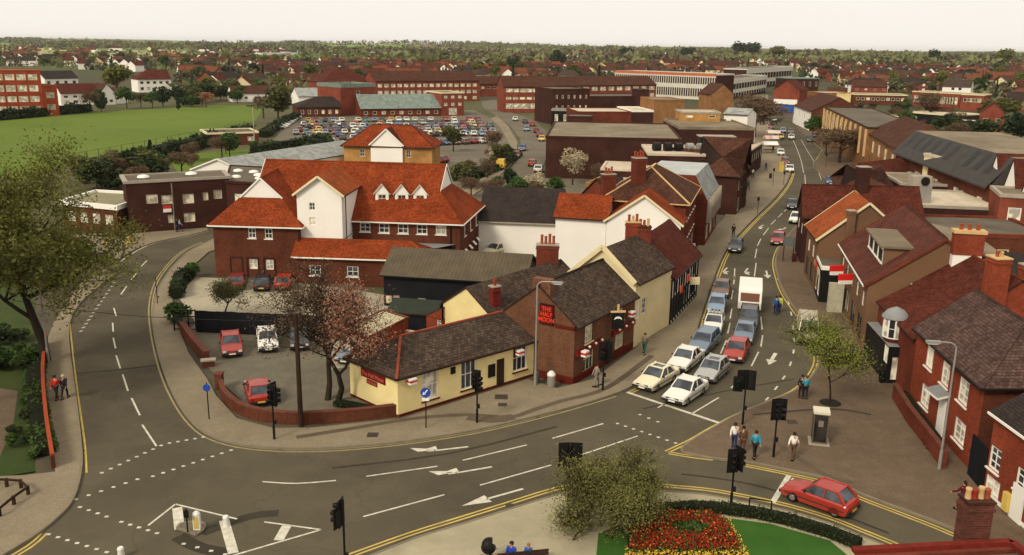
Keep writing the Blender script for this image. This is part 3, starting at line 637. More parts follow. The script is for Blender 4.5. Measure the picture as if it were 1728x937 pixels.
def arrow(tip, tail, kind='straight', w=.16):
    a, b = A(*tip, 0), A(*tail, 0); d = (a-b); L = d.length; d.normalize(); n = Vector((-d.y, d.x, 0)); m = MB(); z = .0045
    P = lambda u, v: tuple(b+d*u+n*v+Vector((0, 0, z)))
    if kind == 'straight':
        m.poly([P(0, -w/2), P(L*.6, -w/2), P(L*.6, w/2), P(0, w/2)], WLINE); m.poly([P(L*.58, -.42), P(L, 0), P(L*.58, .42)], WLINE)
    else:
        s = 1 if kind == 'left' else -1
        m.poly([P(0, -w/2), P(L*.62, -w/2), P(L*.62, w/2), P(0, w/2)], WLINE)
        m.poly([P(L*.6, -s*w/2), P(L*.74, -s*.02), P(L*.74, s*.25), P(L*.6, s*w/2)], WLINE)
        m.poly([P(L*.55, s*.12), P(L*.9, s*.10), P(L, s*.75), P(L*.72, s*.40), P(L*.55, s*.62)], WLINE)
    for i in range(len(m.f)):
        f = m.f[i]; v = [Vector(m.v[k]) for k in f]
        if (v[1]-v[0]).cross(v[2]-v[1]).z < 0: m.f[i] = tuple(reversed(f))
    return m.build('direction_arrow', road)
arrow((696, 765), (790, 754), 'right'); arrow((730, 805), (830, 788), 'right'); arrow((779, 854), (883, 825), 'straight')
arrow((1297, 616), (1309, 596), 'straight', .3); arrow((1296, 470), (1293, 457), 'straight', .22)
arrow((1217, 462), (1227, 452), 'left', .2); arrow((1254, 463), (1262, 453), 'left', .2); arrow((1277, 386), (1288, 380), 'left', .2); arrow((1319, 389), (1326, 384), 'right', .2)
# manhole covers and a dark repair trench on the pavement
for (x, y, w) in ((846, 670, .9), (848, 683, .6), (629, 734, .7), (1007, 653, .4), (1336, 712, .7)):
    c = A(x, y, .12); m = MB(); m.prism([(c.x-w/2, c.y-w/2), (c.x+w/2, c.y-w/2), (c.x+w/2, c.y+w/2), (c.x-w/2, c.y+w/2)], .1, .128, plain('cast iron', (.06, .045, .032), .7))
    m.build('manhole_cover', road)
# ---------------- the corner pub and its neighbours ----------------
def rpx(p0, p1, *boxes, **k): return [wpx(p0, p1, *b[:4], *(b[4:6] if len(b) > 5 else (2, 2)), **k) for b in boxes]
def lantern(root, x, y, z, mat=None):
    m = MB(); m.lathe((x, y, z), [(.05, 0), (.12, .05), (.12, .28), (.03, .38)], mat or BLACK, 8); return m.build('lantern', root)
# 1. low yellow wing on the corner
Yl, Yc, Yr, Yb = V2((-11.2, 59.5)), V2((-7.4, 55.8)), V2((1.75, 64.0)), V2((-2.1, 67.6))
wf = lambda *b: wpx(Yc, Yr, *b, frame=WPAINT, sill=MAROON, fw=.09)
yp = building('yellow_pub_wing', 'low yellow painted pub wing on the road corner, slate roof with red hip line', 'pub', [Yl, Yc, Yr, Yb], 2.85, YELLOW,
    {1: [wf(712, 628, 740, 670, 3, 2), wf(778, 609, 804, 652, 3, 2), wf(866, 583, 889, 622, 3, 2)]}, plinth=(.2, MAROON, (1, 0)))
REDHIP = plain('red hip tiles', (.24, .055, .03), .85, .3, 3)
roof_on(yp, [Yc, Yr, Yb, Yl], 2.85, 1.75, T_SLATE, ('hip', 'butt'), oh=.3, ridge=REDHIP, gut=TIMBER, hipd=2.3, wall=YELLOW)
u, z = on_wall(Yc, Yr, 839, 628); board(yp, Yc, Yr, u-.05, u+.62, .15, 2.1, TIMBER, .03, .06, 'door')
u, z = on_wall(Yc, Yr, 829, 626); board(yp, Yc, Yr, u-.32, u+.32, z-.45, z+.5, BLACK, .05, .06, 'menu_board')
u, z = on_wall(Yc, Yr, 764, 625); board(yp, Yc, Yr, u-.2, u+.2, z-.25, z+.25, BLACK, .05, .05, 'small_vent')
u0, z = on_wall(Yl, Yc, 611, 626); u1, _ = on_wall(Yl, Yc, 651, 645)
board(yp, Yl, Yc, u0, u1, 1.95, 2.5, SIGNRED, .07, .06, 'name_board'); board(yp, Yl, Yc, u0+.6, u0+1.7, 1.55, 1.87, SIGNRED, .06, .05, 'name_board')
GILT = plain('faded gilt lettering', (.45, .10, .07), .6, .2)
words(yp, Yl, Yc, (u0+u1)/2, 2.22, .40, 'The Half Moon', GILT, .11); words(yp, Yl, Yc, u0+1.15, 1.70, .2, 'FREE HOUSE', GILT, .095)
RW = plain('red lamp shade', (.5, .03, .02), .5, .1)
for (px, py) in ((690, 640), (872, 592)):
    u, z = on_wall(Yc, Yr, px, py); d = (Yr-Yc).normalized(); n = Vector((d.y, -d.x)); c = Yc+d*u+n*.35
    m = MB(); m.box((c.x, c.y, z-.22), (.55, .4, .14), WPAINT, .75); m.box((c.x, c.y, z-.08), (.58, .42, .13), RW, .75); m.box((c.x, c.y, z+.05), (.55, .4, .12), WPAINT, .75)
    m.box((c.x-n.x*.2, c.y-n.y*.2, z+.0), (.06, .4, .06), BLACK, .75); m.build('hanging_lamp', yp)
# 2. brick pub with the gable sign
W_, K_, F_, B_ = V2((-.6, 65.4)), V2((4.55, 62.15)), V2((10.0, 70.75)), V2((4.85, 74.0))
kw = dict(frame=CPAINT, glass=GLASS_L, sill=CPAINT, fw=.1)
bp = building('brick_pub', 'brown brick two storey pub with red name sign on its gable and slate roof', 'pub', [W_, K_, F_, B_], 4.45, BR_PUB,
    {1: [wpx(K_, F_, 988, 541, 1000, 574, 2, 3, **kw), wpx(K_, F_, 1043, 509, 1051, 539, 2, 3, **kw),
         wpx(K_, F_, 985, 588, 1001, 620, 3, 2, frame=CPAINT, sill=MAROON, fw=.1), wpx(K_, F_, 1039, 556, 1052, 583, 3, 2, frame=CPAINT, sill=MAROON, fw=.1)]},
    plinth=(.6, MAROON, (0, 1)))
roof_on(bp, [K_, F_, B_, W_], 4.45, 2.65, T_SLATE, ('gable', 'gable'), oh=.35, ov=.06, wall=BR_PUB, gut=TIMBER, ridge=T_DARK)
u0, z0 = on_wall(W_, K_, 912, 511); u1, z1 = on_wall(W_, K_, 935, 550)
board(bp, W_, K_, u0, u1, z1, z0, BLACK, .06, .06, 'sign_frame'); board(bp, W_, K_, u0+.1, u1-.1, z1+.1, z0-.1, SIGNRED, .1, .05, 'name_sign')
REDL = plain('bright red lettering', (.72, .055, .025), .5, .05)
words(bp, W_, K_, (u0+u1)/2, (z0+z1)/2, .43, 'THE\nHALF\nMOON', REDL, .14, 'lettering', .95)
g1 = K_.lerp(W_, .16); board(bp, W_, K_, (K_-W_).length-1.6, (K_-W_).length, 4.2, 4.42, MAROON, .06, .1, 'red_beam')
m = MB(); q = (W_+K_)/2; m.box((q.x+.35, q.y+.25, 6.2), (1.5, .7, 1.35), BR_PUB, -.56); m.build('chimney', bp)
dK = (F_-K_).normalized(); nK = Vector((dK.y, -dK.x))
fas = MB(); 
for ua, ub in ((0.2, 4.2), (6.0, 10.0)):
    c0, c1 = K_+dK*ua+nK*.12, K_+dK*ub+nK*.12; fas.bar((c0.x, c0.y, 2.35), (c1.x, c1.y, 2.35), .2, .4, SIGNRED)
fas.build('fascia_board', bp)
GLOBE = plain('white globe', (.8, .74, .6), .4, .05)
for u in (1.6, 2.6, 3.6, 6.6, 7.8, 9.0):
    c = K_+dK*u+nK*.45; m = MB(); m.lathe((c.x, c.y, 2.5), [(.03, 0), (.1, .06), (.1, .14), (.03, .2)], GLOBE, 8); m.tube((c.x, c.y, 2.6), (c.x-nK.x*.4, c.y-nK.y*.4, 2.6), .02, mat=BLACK, n=5); m.build('fascia_light', bp)
for u, zz in ((.8, 2.1), (8.6, 3.2)):
    c = K_+dK*u+nK*.5; m = MB(); m.box((c.x, c.y, zz), (.5, .4, .16), WPAINT, .9); m.box((c.x, c.y, zz+.16), (.54, .44, .16), RW, .9); m.box((c.x, c.y, zz+.32), (.5, .4, .12), WPAINT, .9); m.build('hanging_lamp', bp)
u = on_wall(K_, F_, 1023, 600)[0]; board(bp, K_, F_, u-.5, u+.5, .1, 2.0, TIMBER, .04, .08, 'door')
# hanging inn sign over the pavement, its post in front
c = A(1024, 640, .12)+Vector((0, 0, 0)); c = Vector((K_.x+dK.x*5.0+nK.x*1.0, K_.y+dK.y*5.0+nK.y*1.0, 0))
sg = thing('inn_sign', 'hanging inn sign with a pale half moon on black, beside the brick pub', 'pub sign', (c.x, c.y, 0))
ang = math.atan2(dK.y, dK.x)-math.pi/2
m = MB(); m.box((c.x, c.y, 3.2), (.95, .08, 1.25), BLACK, ang*0+.15); m.build('sign_panel', sg)
m = MB(); m.box((c.x, c.y, 4.5), (1.15, .16, .12), BUFF, .15); m.box((c.x, c.y, 4.62), (.16, .1, .5), BUFF, .15); m.tube((c.x, c.y, 4.5), (c.x-nK.x*1.0, c.y-nK.y*1.0, 4.5), .03, mat=BLACK, n=6); m.build('bracket', sg)
m = MB(); pts = []
for i in range(13):
    a = math.pi*(i/12)-.0; pts.append((c.x+.3*math.cos(a)*math.cos(.15)+.01, c.y-.06+.3*math.cos(a)*math.sin(.15), 3.95+.24*math.sin(a)))
for i in range(12, -1, -1):
    a = math.pi*(i/12); pts.append((c.x+.3*math.cos(a)*math.cos(.15)*.85, c.y-.06+.26*math.cos(a)*math.sin(.15), 3.93+.10*math.sin(a)))
m.poly(pts, WPAINT); m.build('moon_emblem', sg)
# 3. yellow gabled rear wing
d3 = Vector((.62, .785)); a3, b3 = V2((-5.45, 69.6)), V2((-1.6, 66.3)); L3 = 12.5
rw = building('rear_wing', 'yellow gabled rear wing of the pub under brown slates with a red chimney', 'house', [a3, b3, b3+d3*L3, a3+d3*L3], 3.9, {'*': BR_PUB, 0: YELLOW})
roof_on(rw, [b3, b3+d3*L3, a3+d3*L3, a3], 3.9, 1.9, T_SLATE, ('gable', 'gable'), oh=.3, ov=.12, wall=YELLOW, gut=TIMBER)
q = b3.lerp(a3, .12)+d3*1.2; chimney(rw, q.x, q.y, 3.8, 5.9, .7, .6, .6, 1, brick('red chimney brick', (.17, .022, .016), (.12, .018, .013)), pots=[plain('red pot', (.3, .03, .02))], poth=.5)
q = (a3+b3)/2+d3*11.6; chimney(rw, q.x-.6, q.y, 5.2, 7.2, 1.9, .8, -.1, 4, BR_MID, pots=[TERRA], poth=.8)
# red brick lean-to beside it
a4, b4 = V2((-6.9, 70.4)), V2((-5.55, 69.2))
lt = building('brick_lean_to', 'small red brick lean-to with a white sash window beside the yellow gable', 'outbuilding', [a4, b4, b4+d3*4, a4+d3*4], 2.7, BR_RED, {0: [wpx(a4, b4, 737, 539, 746, 557, 2, 3)]})
m = MB(); slab(m, [(a4.x, a4.y, 2.72), (b4.x, b4.y, 3.7), (b4.x+d3.x*4, b4.y+d3.y*4, 3.7), (a4.x+d3.x*4, a4.y+d3.y*4, 2.72)], .1, T_DARK); m.poly([(a4.x, a4.y, 2.6), (b4.x, b4.y, 2.6), (b4.x, b4.y, 3.6)], BR_RED); m.build('roof', lt)
# 4. cream house up the street from the pub
dS = (F_-K_).normalized(); nS = Vector((-dS.y, dS.x)); Fa = F_+dS*.05
q0, q1 = Fa, Fa+dS*7.4; q2, q3 = q1+nS*6.1, q0+nS*6.1
cb = building('cream_house', 'cream rendered house joined to the brick pub, with a mossy slate roof', 'house', [q0, q1, q2, q3], 5.45, CREAM,
    {0: [wpx(q0, q1, 1075, 512, 1080, 536, 2, 3), wpx(q0, q1, 1084, 505, 1090, 528, 2, 3)]})
roof_on(cb, [q0, q1, q2, q3], 5.45, 2.6, T_SLATE, ('gable', 'gable'), oh=.3, ov=.0, wall=CREAM, gut=TIMBER)
m = MB(); e = (q0+q3)/2; m.bar((q0.x-.1, q0.y-.15, 5.5), (e.x-.1, e.y-.15, 8.15), .3, .34, CREAM); m.bar((q3.x-.1, q3.y-.15, 5.5), (e.x-.1, e.y-.15, 8.15), .3, .34, CREAM); m.build('parapet', cb)
q = (q1+q2)/2; chimney(cb, q.x-.9, q.y-.6, 7.4, 9.1, 1.2, .6, 0, 3, BR_RED, BUFF, [TERRA, BUFF], .6); 
# 5. timber framed shops with a tall brown tile roof
t0 = q1+dS*.05; t1 = t0+Vector((.40, .917))*10.5; nT = Vector((-.917, .40)); t2, t3 = t1+nT*6.2, t0+nT*6.2
tb = building('timber_framed_shop', 'black and white timber framed shop with steep red brown roof beside the cream house', 'shop', [t0, t1, t2, t3], 4.3, WHITE,
    {0: [(1.2, 2.6, 1.1, 1.1, 3, 2, dict(frame=CPAINT)), (3.6, 2.6, 1.1, 1.1, 3, 2, dict(frame=CPAINT)), (6, 2.6, 1.1, 1.1, 3, 2, dict(frame=CPAINT)), (8.4, 2.6, 1.1, 1.1, 3, 2, dict(frame=CPAINT)),
         (.6, .7, 2.4, 1.4, 4, 1, dict(frame=BLACK)), (5.2, .7, 1.9, 1.4, 3, 1, dict(frame=WPAINT)), (8.0, .7, 1.9, 1.4, 3, 1, dict(frame=WPAINT))]})
roof_on(tb, [t0, t1, t2, t3], 4.3, 3.3, T_RED, ('gable', 'gable'), oh=.35, ov=.15, wall=WHITE, gut=BLACK, barge=TIMBER)
m = MB(); dT = (t1-t0).normalized(); nO = Vector((dT.y, -dT.x))
for u in [i*.95 for i in range(12)]:
    c = t0+dT*min(u, 10.4)+nO*.04; m.bar((c.x, c.y, .1), (c.x, c.y, 4.2), .16, .1, BLACK)
for zz in (.55, 2.3, 4.1):
    c0, c1 = t0+nO*.05, t1+nO*.05; m.bar((c0.x, c0.y, zz), (c1.x, c1.y, zz), .1, .2, BLACK)
c0, c1 = t0+nO*.05, t0+dT*5+nO*.05; m.bar((c0.x, c0.y, 1.4), (c1.x, c1.y, 1.4), .06, 1.6, BLACK)
m.build('timber_frame', tb)
q = (t0+t3)/2; chimney(tb, q.x+.35, q.y-.2, 6.3, 8.7, 1.15, .8, 0, 3, BR_MID, BR_DEEP, [TERRA, TERRA, BUFF], .6)
for u in (.6, 3.0):
    c = t0+dT*u+nO*.8; m = MB(); m.box((c.x, c.y, 2.9+u*.2), (.62, .08, .62), plain('orange red sign', (.55, .07, .02)), .3+.785)
    o = m.build('projecting_sign', tb)
c = t0+dT*5.5+nO*.9; m = MB(); m.box((c.x, c.y, 2.6), (.9, .1, .7), CREAM, .1); m.build('projecting_sign', tb)
# 6. flat roofed red brick shed behind the pub
s0, s1 = V2((-13.0, 67.0)), V2((-10.7, 65.0)); dsh = Vector((.42, .907))
sh = building('brick_outhouse', 'small flat roofed red brick outhouse with a wide dark opening, behind the pub', 'shed', [s0, s1, s1+dsh*5.6, s0+dsh*5.6], 2.5, BR_RED)
board(sh, s0, s1, .1, 2.95, 0, 2.05, plain('flaking white paint', (.55, .5, .36), .8, .4, 3), .02, .04, 'painted_front'); board(sh, s0, s1, .85, 2.5, 0, 1.75, BLACK, .05, .05, 'doorway')
board(sh, s1, s1+dsh*5.6, .5, 2.1, .1, 1.9, BLACK, .03, .05, 'doorway'); flat_roof(sh, [s0, s1, s1+dsh*5.6, s0+dsh*5.6], 2.5, groundmat('mossy pale roof', (.52, .46, .30), (.40, .36, .22), (.16, .15, .07), .4, 1.0, 9), BR_DARK, .12, .2, .12)
# 7. black weatherboarded barn
b0, b1 = V2((-12.0, 82.0)), V2((1.0, 79.6)); R4 = rect(b0, b1, 7.5)
bn = building('black_barn', 'long black weatherboarded barn with a lichened grey brown roof', 'barn', R4, 3.15, BLACKW,
    {0: [wpx(b0, b1, 650, 498, 661, 512, 2, 2, frame=BUFF, glass=GLASS_L), wpx(b0, b1, 663, 498, 674, 512, 2, 2, frame=BUFF, glass=GLASS_L), wpx(b0, b1, 705, 503, 718, 518, 3, 2, frame=WPAINT), wpx(b0, b1, 722, 508, 738, 517, 3, 1, frame=WPAINT)]})
roof_on(bn, R4, 3.1, 1.85, ASB, ('gable', 'gable'), oh=.35, ov=.3, wall=BLACKW, gut=BLACK)
bd = MB(); d = (b1-b0).normalized()
for i in range(14):
    c0, c1 = V2(b0)+Vector((d.y, -d.x))*.03, V2(b1)+Vector((d.y, -d.x))*.03; bd.bar((c0.x, c0.y, .2+i*.21), (c1.x, c1.y, .2+i*.21), .03, .03, BLACKW)
# low black shed and pale wall in front of the barn
x0, x1 = V2((-10.5, 74.6)), V2((-6.6, 73.9)); R4 = rect(x0, x1, 4)
ls = building('low_black_shed', 'low dark green black shed between the barn and the brick lean-to', 'shed', R4, 1.7, BLACKW); roof_on(ls, R4, 1.7, .7, plain('dark green felt', (.03, .035, .025), .9), ('gable', 'gable'), wall=BLACKW, oh=.2)
def wallrun(name, label, cat, pts, h, t, mat, cap=None, group=None, z0=-.05):
    c = pts[len(pts)//2]; th = thing(name, label, cat, (c[0], c[1], 0), group); m = MB(); cp = MB()
    for a, b in zip(pts, pts[1:]):
        a, b = V2(a), V2(b); m.bar((a.x, a.y, z0+h/2), (b.x, b.y, z0+h/2), t, h, mat)
        if cap: cp.bar((a.x, a.y, z0+h+.035), (b.x, b.y, z0+h+.035), t+.08, .07, cap)
    m.build('brickwork', th)
    if cap: cp.build('coping', th)
    return th
wallrun('yard_wall', 'pale lichened yard wall between the brick outhouse and the red lean-to', 'wall', [(-9.6, 70.3), (-6.9, 69.0)], 1.6, .25, plain('pale yard wall', (.5, .44, .28), .9, .3, 1.5), FELT_PALE)
CAPB = plain('brick on edge coping', (.13, .045, .028), .85, .3, 3)
cw = smooth([A(x, y, .1) for x, y in [(372, 652), (378, 672), (395, 690), (425, 704), (470, 712), (520, 713), (600, 708), (668, 700)]], 3)
wallrun('curved_brick_wall', 'low curved dark brick wall along the pavement in front of the pub car park', 'wall', cw, .85, .28, BR_DARK, CAPB)
cw = [A(x, y, .1) for x, y in [(308, 560), (330, 590), (350, 612)]]
wallrun('entrance_brick_wall', 'short dark brick wall left of the pub car park entrance', 'wall', cw, 1.0, .4, BR_DARK, CAPB)
c = A(371, 655, .1); m = MB(); m.box((c.x, c.y, 0), (.5, .5, 1.15), BR_DARK); m.box((c.x, c.y, 1.15), (.6, .6, .12), CAPB); tag(m.build('gate_pier'), 'brick gate pier at the end of the curved wall by the car park entrance', 'gate pier')
c = A(352, 617, .1); m = MB(); m.box((c.x, c.y, 0), (.9, .45, .5), BR_DARK, .3); m.box((c.x, c.y, .5), (1.1, .55, .12), CONC, .3); tag(m.build('gate_pier'), 'low pier with a pale stone cap, left of the pub car park entrance', 'gate pier')
# black board fence with open lattice gate
f0, f1 = A(350, 575, 0), A(570, 590, 0); fc = thing('black_fence', 'tall black close boarded fence across the back of the pub car park', 'fence', ((f0.x+f1.x)/2, (f0.y+f1.y)/2, 0))
f0 = Vector((-26.6, 73.2, 0)); f1 = Vector((-13.2, 71.9, 0)); dn = (f1-f0).normalized(); n = 46
BP = None
for i in range(n):
    c = f0+dn*((f1-f0).length*(i+.5)/n); m = MB(); m.box((c.x, c.y, .0), ((f1-f0).length/n-.02, .05, 1.95+.05*random.random()), BLACKW, math.atan2(dn.y, dn.x)+random.uniform(-.02, .02)); m.build('board', fc)
m = MB(); 
for zz in (.5, 1.5): m.bar((f0.x, f0.y+.08, zz), (f1.x, f1.y+.08, zz), .06, .1, BLACKW)
m.build('rail', fc)
g0 = Vector((-28.6, 73.4, 0)); gt = thing('lattice_gate', 'black open lattice gate at the left end of the black fence', 'gate', g0); m = MB()
for i in range(4): m.bar((g0.x+i*.62, g0.y, .05), (g0.x+i*.62, g0.y, 2.0), .1, .1, BLACK)
for i in range(4): m.bar((g0.x, g0.y, .25+i*.56), (g0.x+1.86, g0.y, .25+i*.56), .08, .08, BLACK)
m.build('lattice', gt)
# ---------------- the big office block with orange roofs ----------------
ob = thing('orange_roofed_office', 'large brick office block with steep orange tiled roofs, white stair tower and three white dormers', 'office building', (-18, 98, 0))
Lw = [V2((-31.1, 92.3)), V2((-22.0, 91.7)), V2((-22.0, 102)), V2((-31.1, 102.3))]
WN = dict(frame=WPAINT, fw=.09, sill=WPAINT)
building('', '', '', Lw, 5.55, BR_DARK, {0: [wpx(Lw[0], Lw[1], *b, 2, 2, **WN) for b in ((418, 385, 432, 402), (446, 386, 460, 403))]+[wpx(Lw[0], Lw[1], *b, 2, 2, frame=WPAINT, glass=GLASS_L, fw=.09) for b in ((420, 437, 435, 454), (448, 438, 462, 455))]}, root=ob)
m = MB()
for (x0, x1) in ((390, 410), (418, 437), (446, 465)):
    u0 = on_wall(Lw[0], Lw[1], x0, 460)[0]; u1 = on_wall(Lw[0], Lw[1], x1, 460)[0]; d = (Lw[1]-Lw[0]).normalized(); n_ = Vector((d.y, -d.x))*.04
    for uu in (u0, u1): c = Lw[0]+d*uu+n_; m.box((c.x, c.y, 0), (.1, .08, 2.1), BR_DEEP)
    c0, c1 = Lw[0]+d*u0+n_, Lw[0]+d*u1+n_; m.bar((c0.x, c0.y, 2.15), (c1.x, c1.y, 2.15), .08, .16, BR_DEEP)
m.build('arch_recess', ob)
Mw = [V2((-31.5, 97.2)), V2((-5.6, 94.6)), V2((-3.8, 106.2)), V2((-30.3, 109.5))]
building('', '', '', Mw, 5.55, BR_DARK, {0: [wpx(Mw[0], Mw[1], *b, 2, 2, **WN) for b in ((607, 376, 625, 391), (639, 377, 657, 393), (671, 378, 689, 394), (703, 379, 721, 395), (735, 380, 753, 396))],
    1: row(11.7, 3, 3.7, .9, 1.3, 2, 2, 2.2, **WN)}, root=ob, wname='main_wall')
WG = plain('white gable boarding', (.80, .76, .68), .7, .05)
roof_on(ob, [Mw[0], Mw[1], Mw[2], Mw[3]], 5.55, 5.5, T_ORANGE, ('gablet', 'gablet'), oh=.45, wall=BR_DARK, gut=WPAINT, barge=WPAINT, ridge=T_ORANGE2, frac=.5, gmat=WG, hipd=5.6)
roof_on(ob, [Lw[0], Lw[3], Lw[2], Lw[1]][::-1] if 0 else [Lw[1], Lw[2], Lw[3], Lw[0]], 5.55, 4.6, T_ORANGE, ('gablet', 'butt'), oh=.45, wall=BR_DARK, gut=WPAINT, barge=WPAINT, ridge=T_ORANGE2, frac=.5, gmat=WG, hipd=5.0)
Tw = [V2((-22.3, 92.4)), V2((-17.6, 92.0)), V2((-16.9, 100)), V2((-22.3, 100.3))]
ze = hz(Tw[1], 330)
building('', '', '', Tw, ze, WHITE, {0: [wpx(Tw[0], Tw[1], *b, 2, 2, frame=WPAINT, fw=.08) for b in ((521, 342, 532, 355), (522, 367, 533, 380))]}, z0=2.6, root=ob, wname='stair_tower')
roof_on(ob, [Tw[1], Tw[2], Tw[3], Tw[0]], ze, 2.0, T_ORANGE2, ('gable', 'butt'), oh=.35, ov=.35, wall=WHITE, barge=CPAINT)
m = MB(); m.bar((-22.4, 92.3, 4.2), (-17.55, 91.9, 4.2), .1, .08, CONC); m.bar((-17.5, 91.9, 4.2), (-17.2, 95.5, 4.2), .1, .08, CONC); m.build('string_course', ob)
pipe(ob, [(-17.3, 92.6, ze-.2), (-17.3, 92.6, 3)], .06)
for px in (645, 678, 709):          # dormers
    zf = 7.9; c = A(px, 347, zf-.2); w = 1.45; yy = 97.4-(px-645)*.0032; x0 = c.x*yy/c.y; dm = [V2((x0-w/2, yy)), V2((x0+w/2, yy-.1)), V2((x0+w/2+.1, yy+3)), V2((x0-w/2+.1, yy+3))]
    m = MB(); wall_face(m, dm[0], dm[1], zf-.85, zf+.45, [(.28, zf-.65, .9, .85)], WPAINT); wall_face(m, dm[1], dm[2], zf-.85, zf+.45, [], WPAINT); wall_face(m, dm[3], dm[0], zf-.85, zf+.45, [], WPAINT)
    m.poly([(dm[0].x, dm[0].y, zf+.45), (dm[1].x, dm[1].y, zf+.45), ((dm[0].x+dm[1].x)/2, dm[0].y, zf+1.3)], WPAINT)
    e0 = (dm[0]+dm[1])/2; e1 = (dm[2]+dm[3])/2
    for s in (0, 1):
        q, r = (dm[0], dm[3]) if s == 0 else (dm[1], dm[2]); sx = -.2 if s == 0 else .2
        pts = [(q.x+sx, q.y-.2, zf+.28), (e0.x, e0.y-.2, zf+1.42), (e1.x, e1.y, zf+1.42), (r.x+sx, r.y, zf+.28)]; slab(m, pts if s else pts[::-1], .08, T_ORANGE2, WPAINT)
    dd = m.build('dormer', ob); fm, gm = window_meshes(.9, .85, 2, 2, WPAINT, GLASS, None, .07, .05)
    o = link('window', fm, dd); o.location = Vector((dm[0].x+.28, dm[0].y-.02, zf-.65))-ob.location; 
    o2 = link('glass', gm, dd); o2.location = o.location
# orange lean-to and the grey flat strip behind it
E0 = [V2((-22.2, 89.9)), V2((-8.4, 88.8)), V2((-8.2, 93.2)), V2((-22.2, 94.2))]
building('', '', '', E0, 2.9, BR_DARK, {0: row(12, 3, .9, 1.2, 1.1, 2, 2, 1.5, **WN)}, root=ob, wname='extension_wall')
roof_on(ob, E0, 2.9, 1.4, T_ORANGE, ('gable', 'hip'), oh=.4, wall=BR_DARK, gut=WPAINT, ridge=T_ORANGE2)
m = MB(); m.poly([(-17, 93.2, 3.3), (-8, 92.6, 3.3), (-6, 94.6, 3.3), (-17, 95.8, 3.3)], LEAD); m.build('flat_roof', ob)
m = MB()
for i in range(4): c = Mw[1].lerp(Mw[2], .2+.18*i); m.bar((c.x+.1, c.y, 2.3), (c.x+.5, c.y-.1, 1.9), .5, .05, WHITE)
m.build('awning', ob)
pipe(ob, [(-6.6, 94.6, 5.4), (-6.6, 94.6, 0)], .06); pipe(ob, [(-22.05, 91.55, 5.4), (-22.05, 91.55, 0)], .06)
# ---------------- yellow brick house with white gable behind it ----------------
h0, h1 = V2((-31.4, 168)), V2((-15.0, 166.6)); R4 = rect(h0, h1, 9)
yh = building('white_gabled_house', 'yellow brick house with hipped orange roof and a big plain white gable facing the camera', 'house', R4, 5.6, BR_YEL, {0: [wpx(h0, h1, 607, 252, 615, 264, 2, 2), wpx(h0, h1, 686, 254, 693, 266, 2, 2)]})
roof_on(yh, R4, 5.6, 3.6, T_ORANGE, ('hip', 'hip'), oh=.5, wall=BR_YEL, gut=TIMBER, ridge=T_RED)
c0, c1 = V2((-26.3, 167.2)), V2((-20.4, 166.6)); R5 = rect(c0, c1, 6)
building('', '', '', R5, 5.9, WHITE, root=yh, wname='gable_wall'); roof_on(yh, [R5[1], R5[2], R5[3], R5[0]], 5.9, 3.0, T_RED, ('gable', 'butt'), oh=.3, ov=.2, wall=WHITE, barge=WPAINT)
# ---------------- brown brick flat roofed offices on the left road ----------------
R4 = [V2((-48.9, 112.0)), V2((-47.6, 113.2)), V2((-36.6, 118.2)), V2((-30, 121)), V2((-34, 133)), V2((-51.5, 122))]
R4 = [V2((-48.6, 112.9)), V2((-37.5, 118.9)), V2((-40.0, 124.5)), V2((-51.5, 118.6))]
fo = building('flat_roofed_office', 'dark brown brick two storey flat roofed office block at the bend of the left road', 'office building', R4, 6.5, BR_DEEP,
    {0: [wpx(R4[0], R4[1], *b, 3, 1, frame=CPAINT, glass=GLASS_L) for b in ((246, 329, 267, 343), (272, 330, 292, 344), (308, 328, 328, 343), (342, 325, 352, 338), (360, 321, 375, 335), (310, 360, 330, 374), (283, 363, 294, 376))]})
flat_roof(fo, R4, 6.5, FELT_DARK, CONC, .3, .4, .3)
m = MB()
for (x, y) in ((-48, 117), (-43, 120.5)): m = MB(); m.lathe((x, y, 6.7), [(.8, 0), (.75, .2), (.3, .35)], WPAINT, 10); m.build('rooflight', fo); pipe(fo, [(-43.7, 115.1, 6.3), (-43.7, 115.1, 0)], .09, CONC)
u, z = on_wall(R4[0], R4[1], 282, 351); board(fo, R4[0], R4[1], u-.5, u+.5, z-.1, z+.35, plain('red sign board', (.5, .04, .03)), .06, .06, 'notice'); board(fo, R4[0], R4[1], u-.5, u+.5, z-.55, z-.1, WPAINT, .06, .06, 'notice')
# second range with dark roof and domed rooflights
R5 = [V2((-37.8, 118.4)), V2((-33.5, 117.0)), V2((-31, 131)), V2((-42, 134))]
f2 = building('flat_roofed_annexe', 'lower dark annexe with white domed rooflights behind the brown office block', 'office building', R5, 6.0, BR_DEEP, {0: row(4.4, 1, 3.6, 2, 1, 3, 1, glass=GLASS_L)})
flat_roof(f2, R5, 6.0, FELT_DARK, BR_DEEP, .25, .3, .2); m = MB()
for (x, y) in ((-37.5, 122), (-35, 124), (-36.5, 127), (-34, 121), (-39, 128)): m = MB(); m.lathe((x, y, 6.15), [(.7, 0), (.65, .2), (.25, .32)], WPAINT, 10); m.build('rooflight', f2)
R6 = [V2((-58.2, 115.6)), V2((-49.8, 112.3)), V2((-49.0, 122)), V2((-57.5, 124))]
f3 = building('single_storey_office', 'single storey brown brick building with a broad white fascia behind the big left tree', 'office building', R6, 3.3, BR_DARK, {0: row(9, 4, 1.2, 1.3, 1.3, 2, 1, .7, glass=GLASS_L)})
flat_roof(f3, R6, 3.3, groundmat('mossy felt', (.22, .2, .11), (.3, .26, .16), (.12, .13, .05), .2, .8, 8), WPAINT, .55, .4, .5)
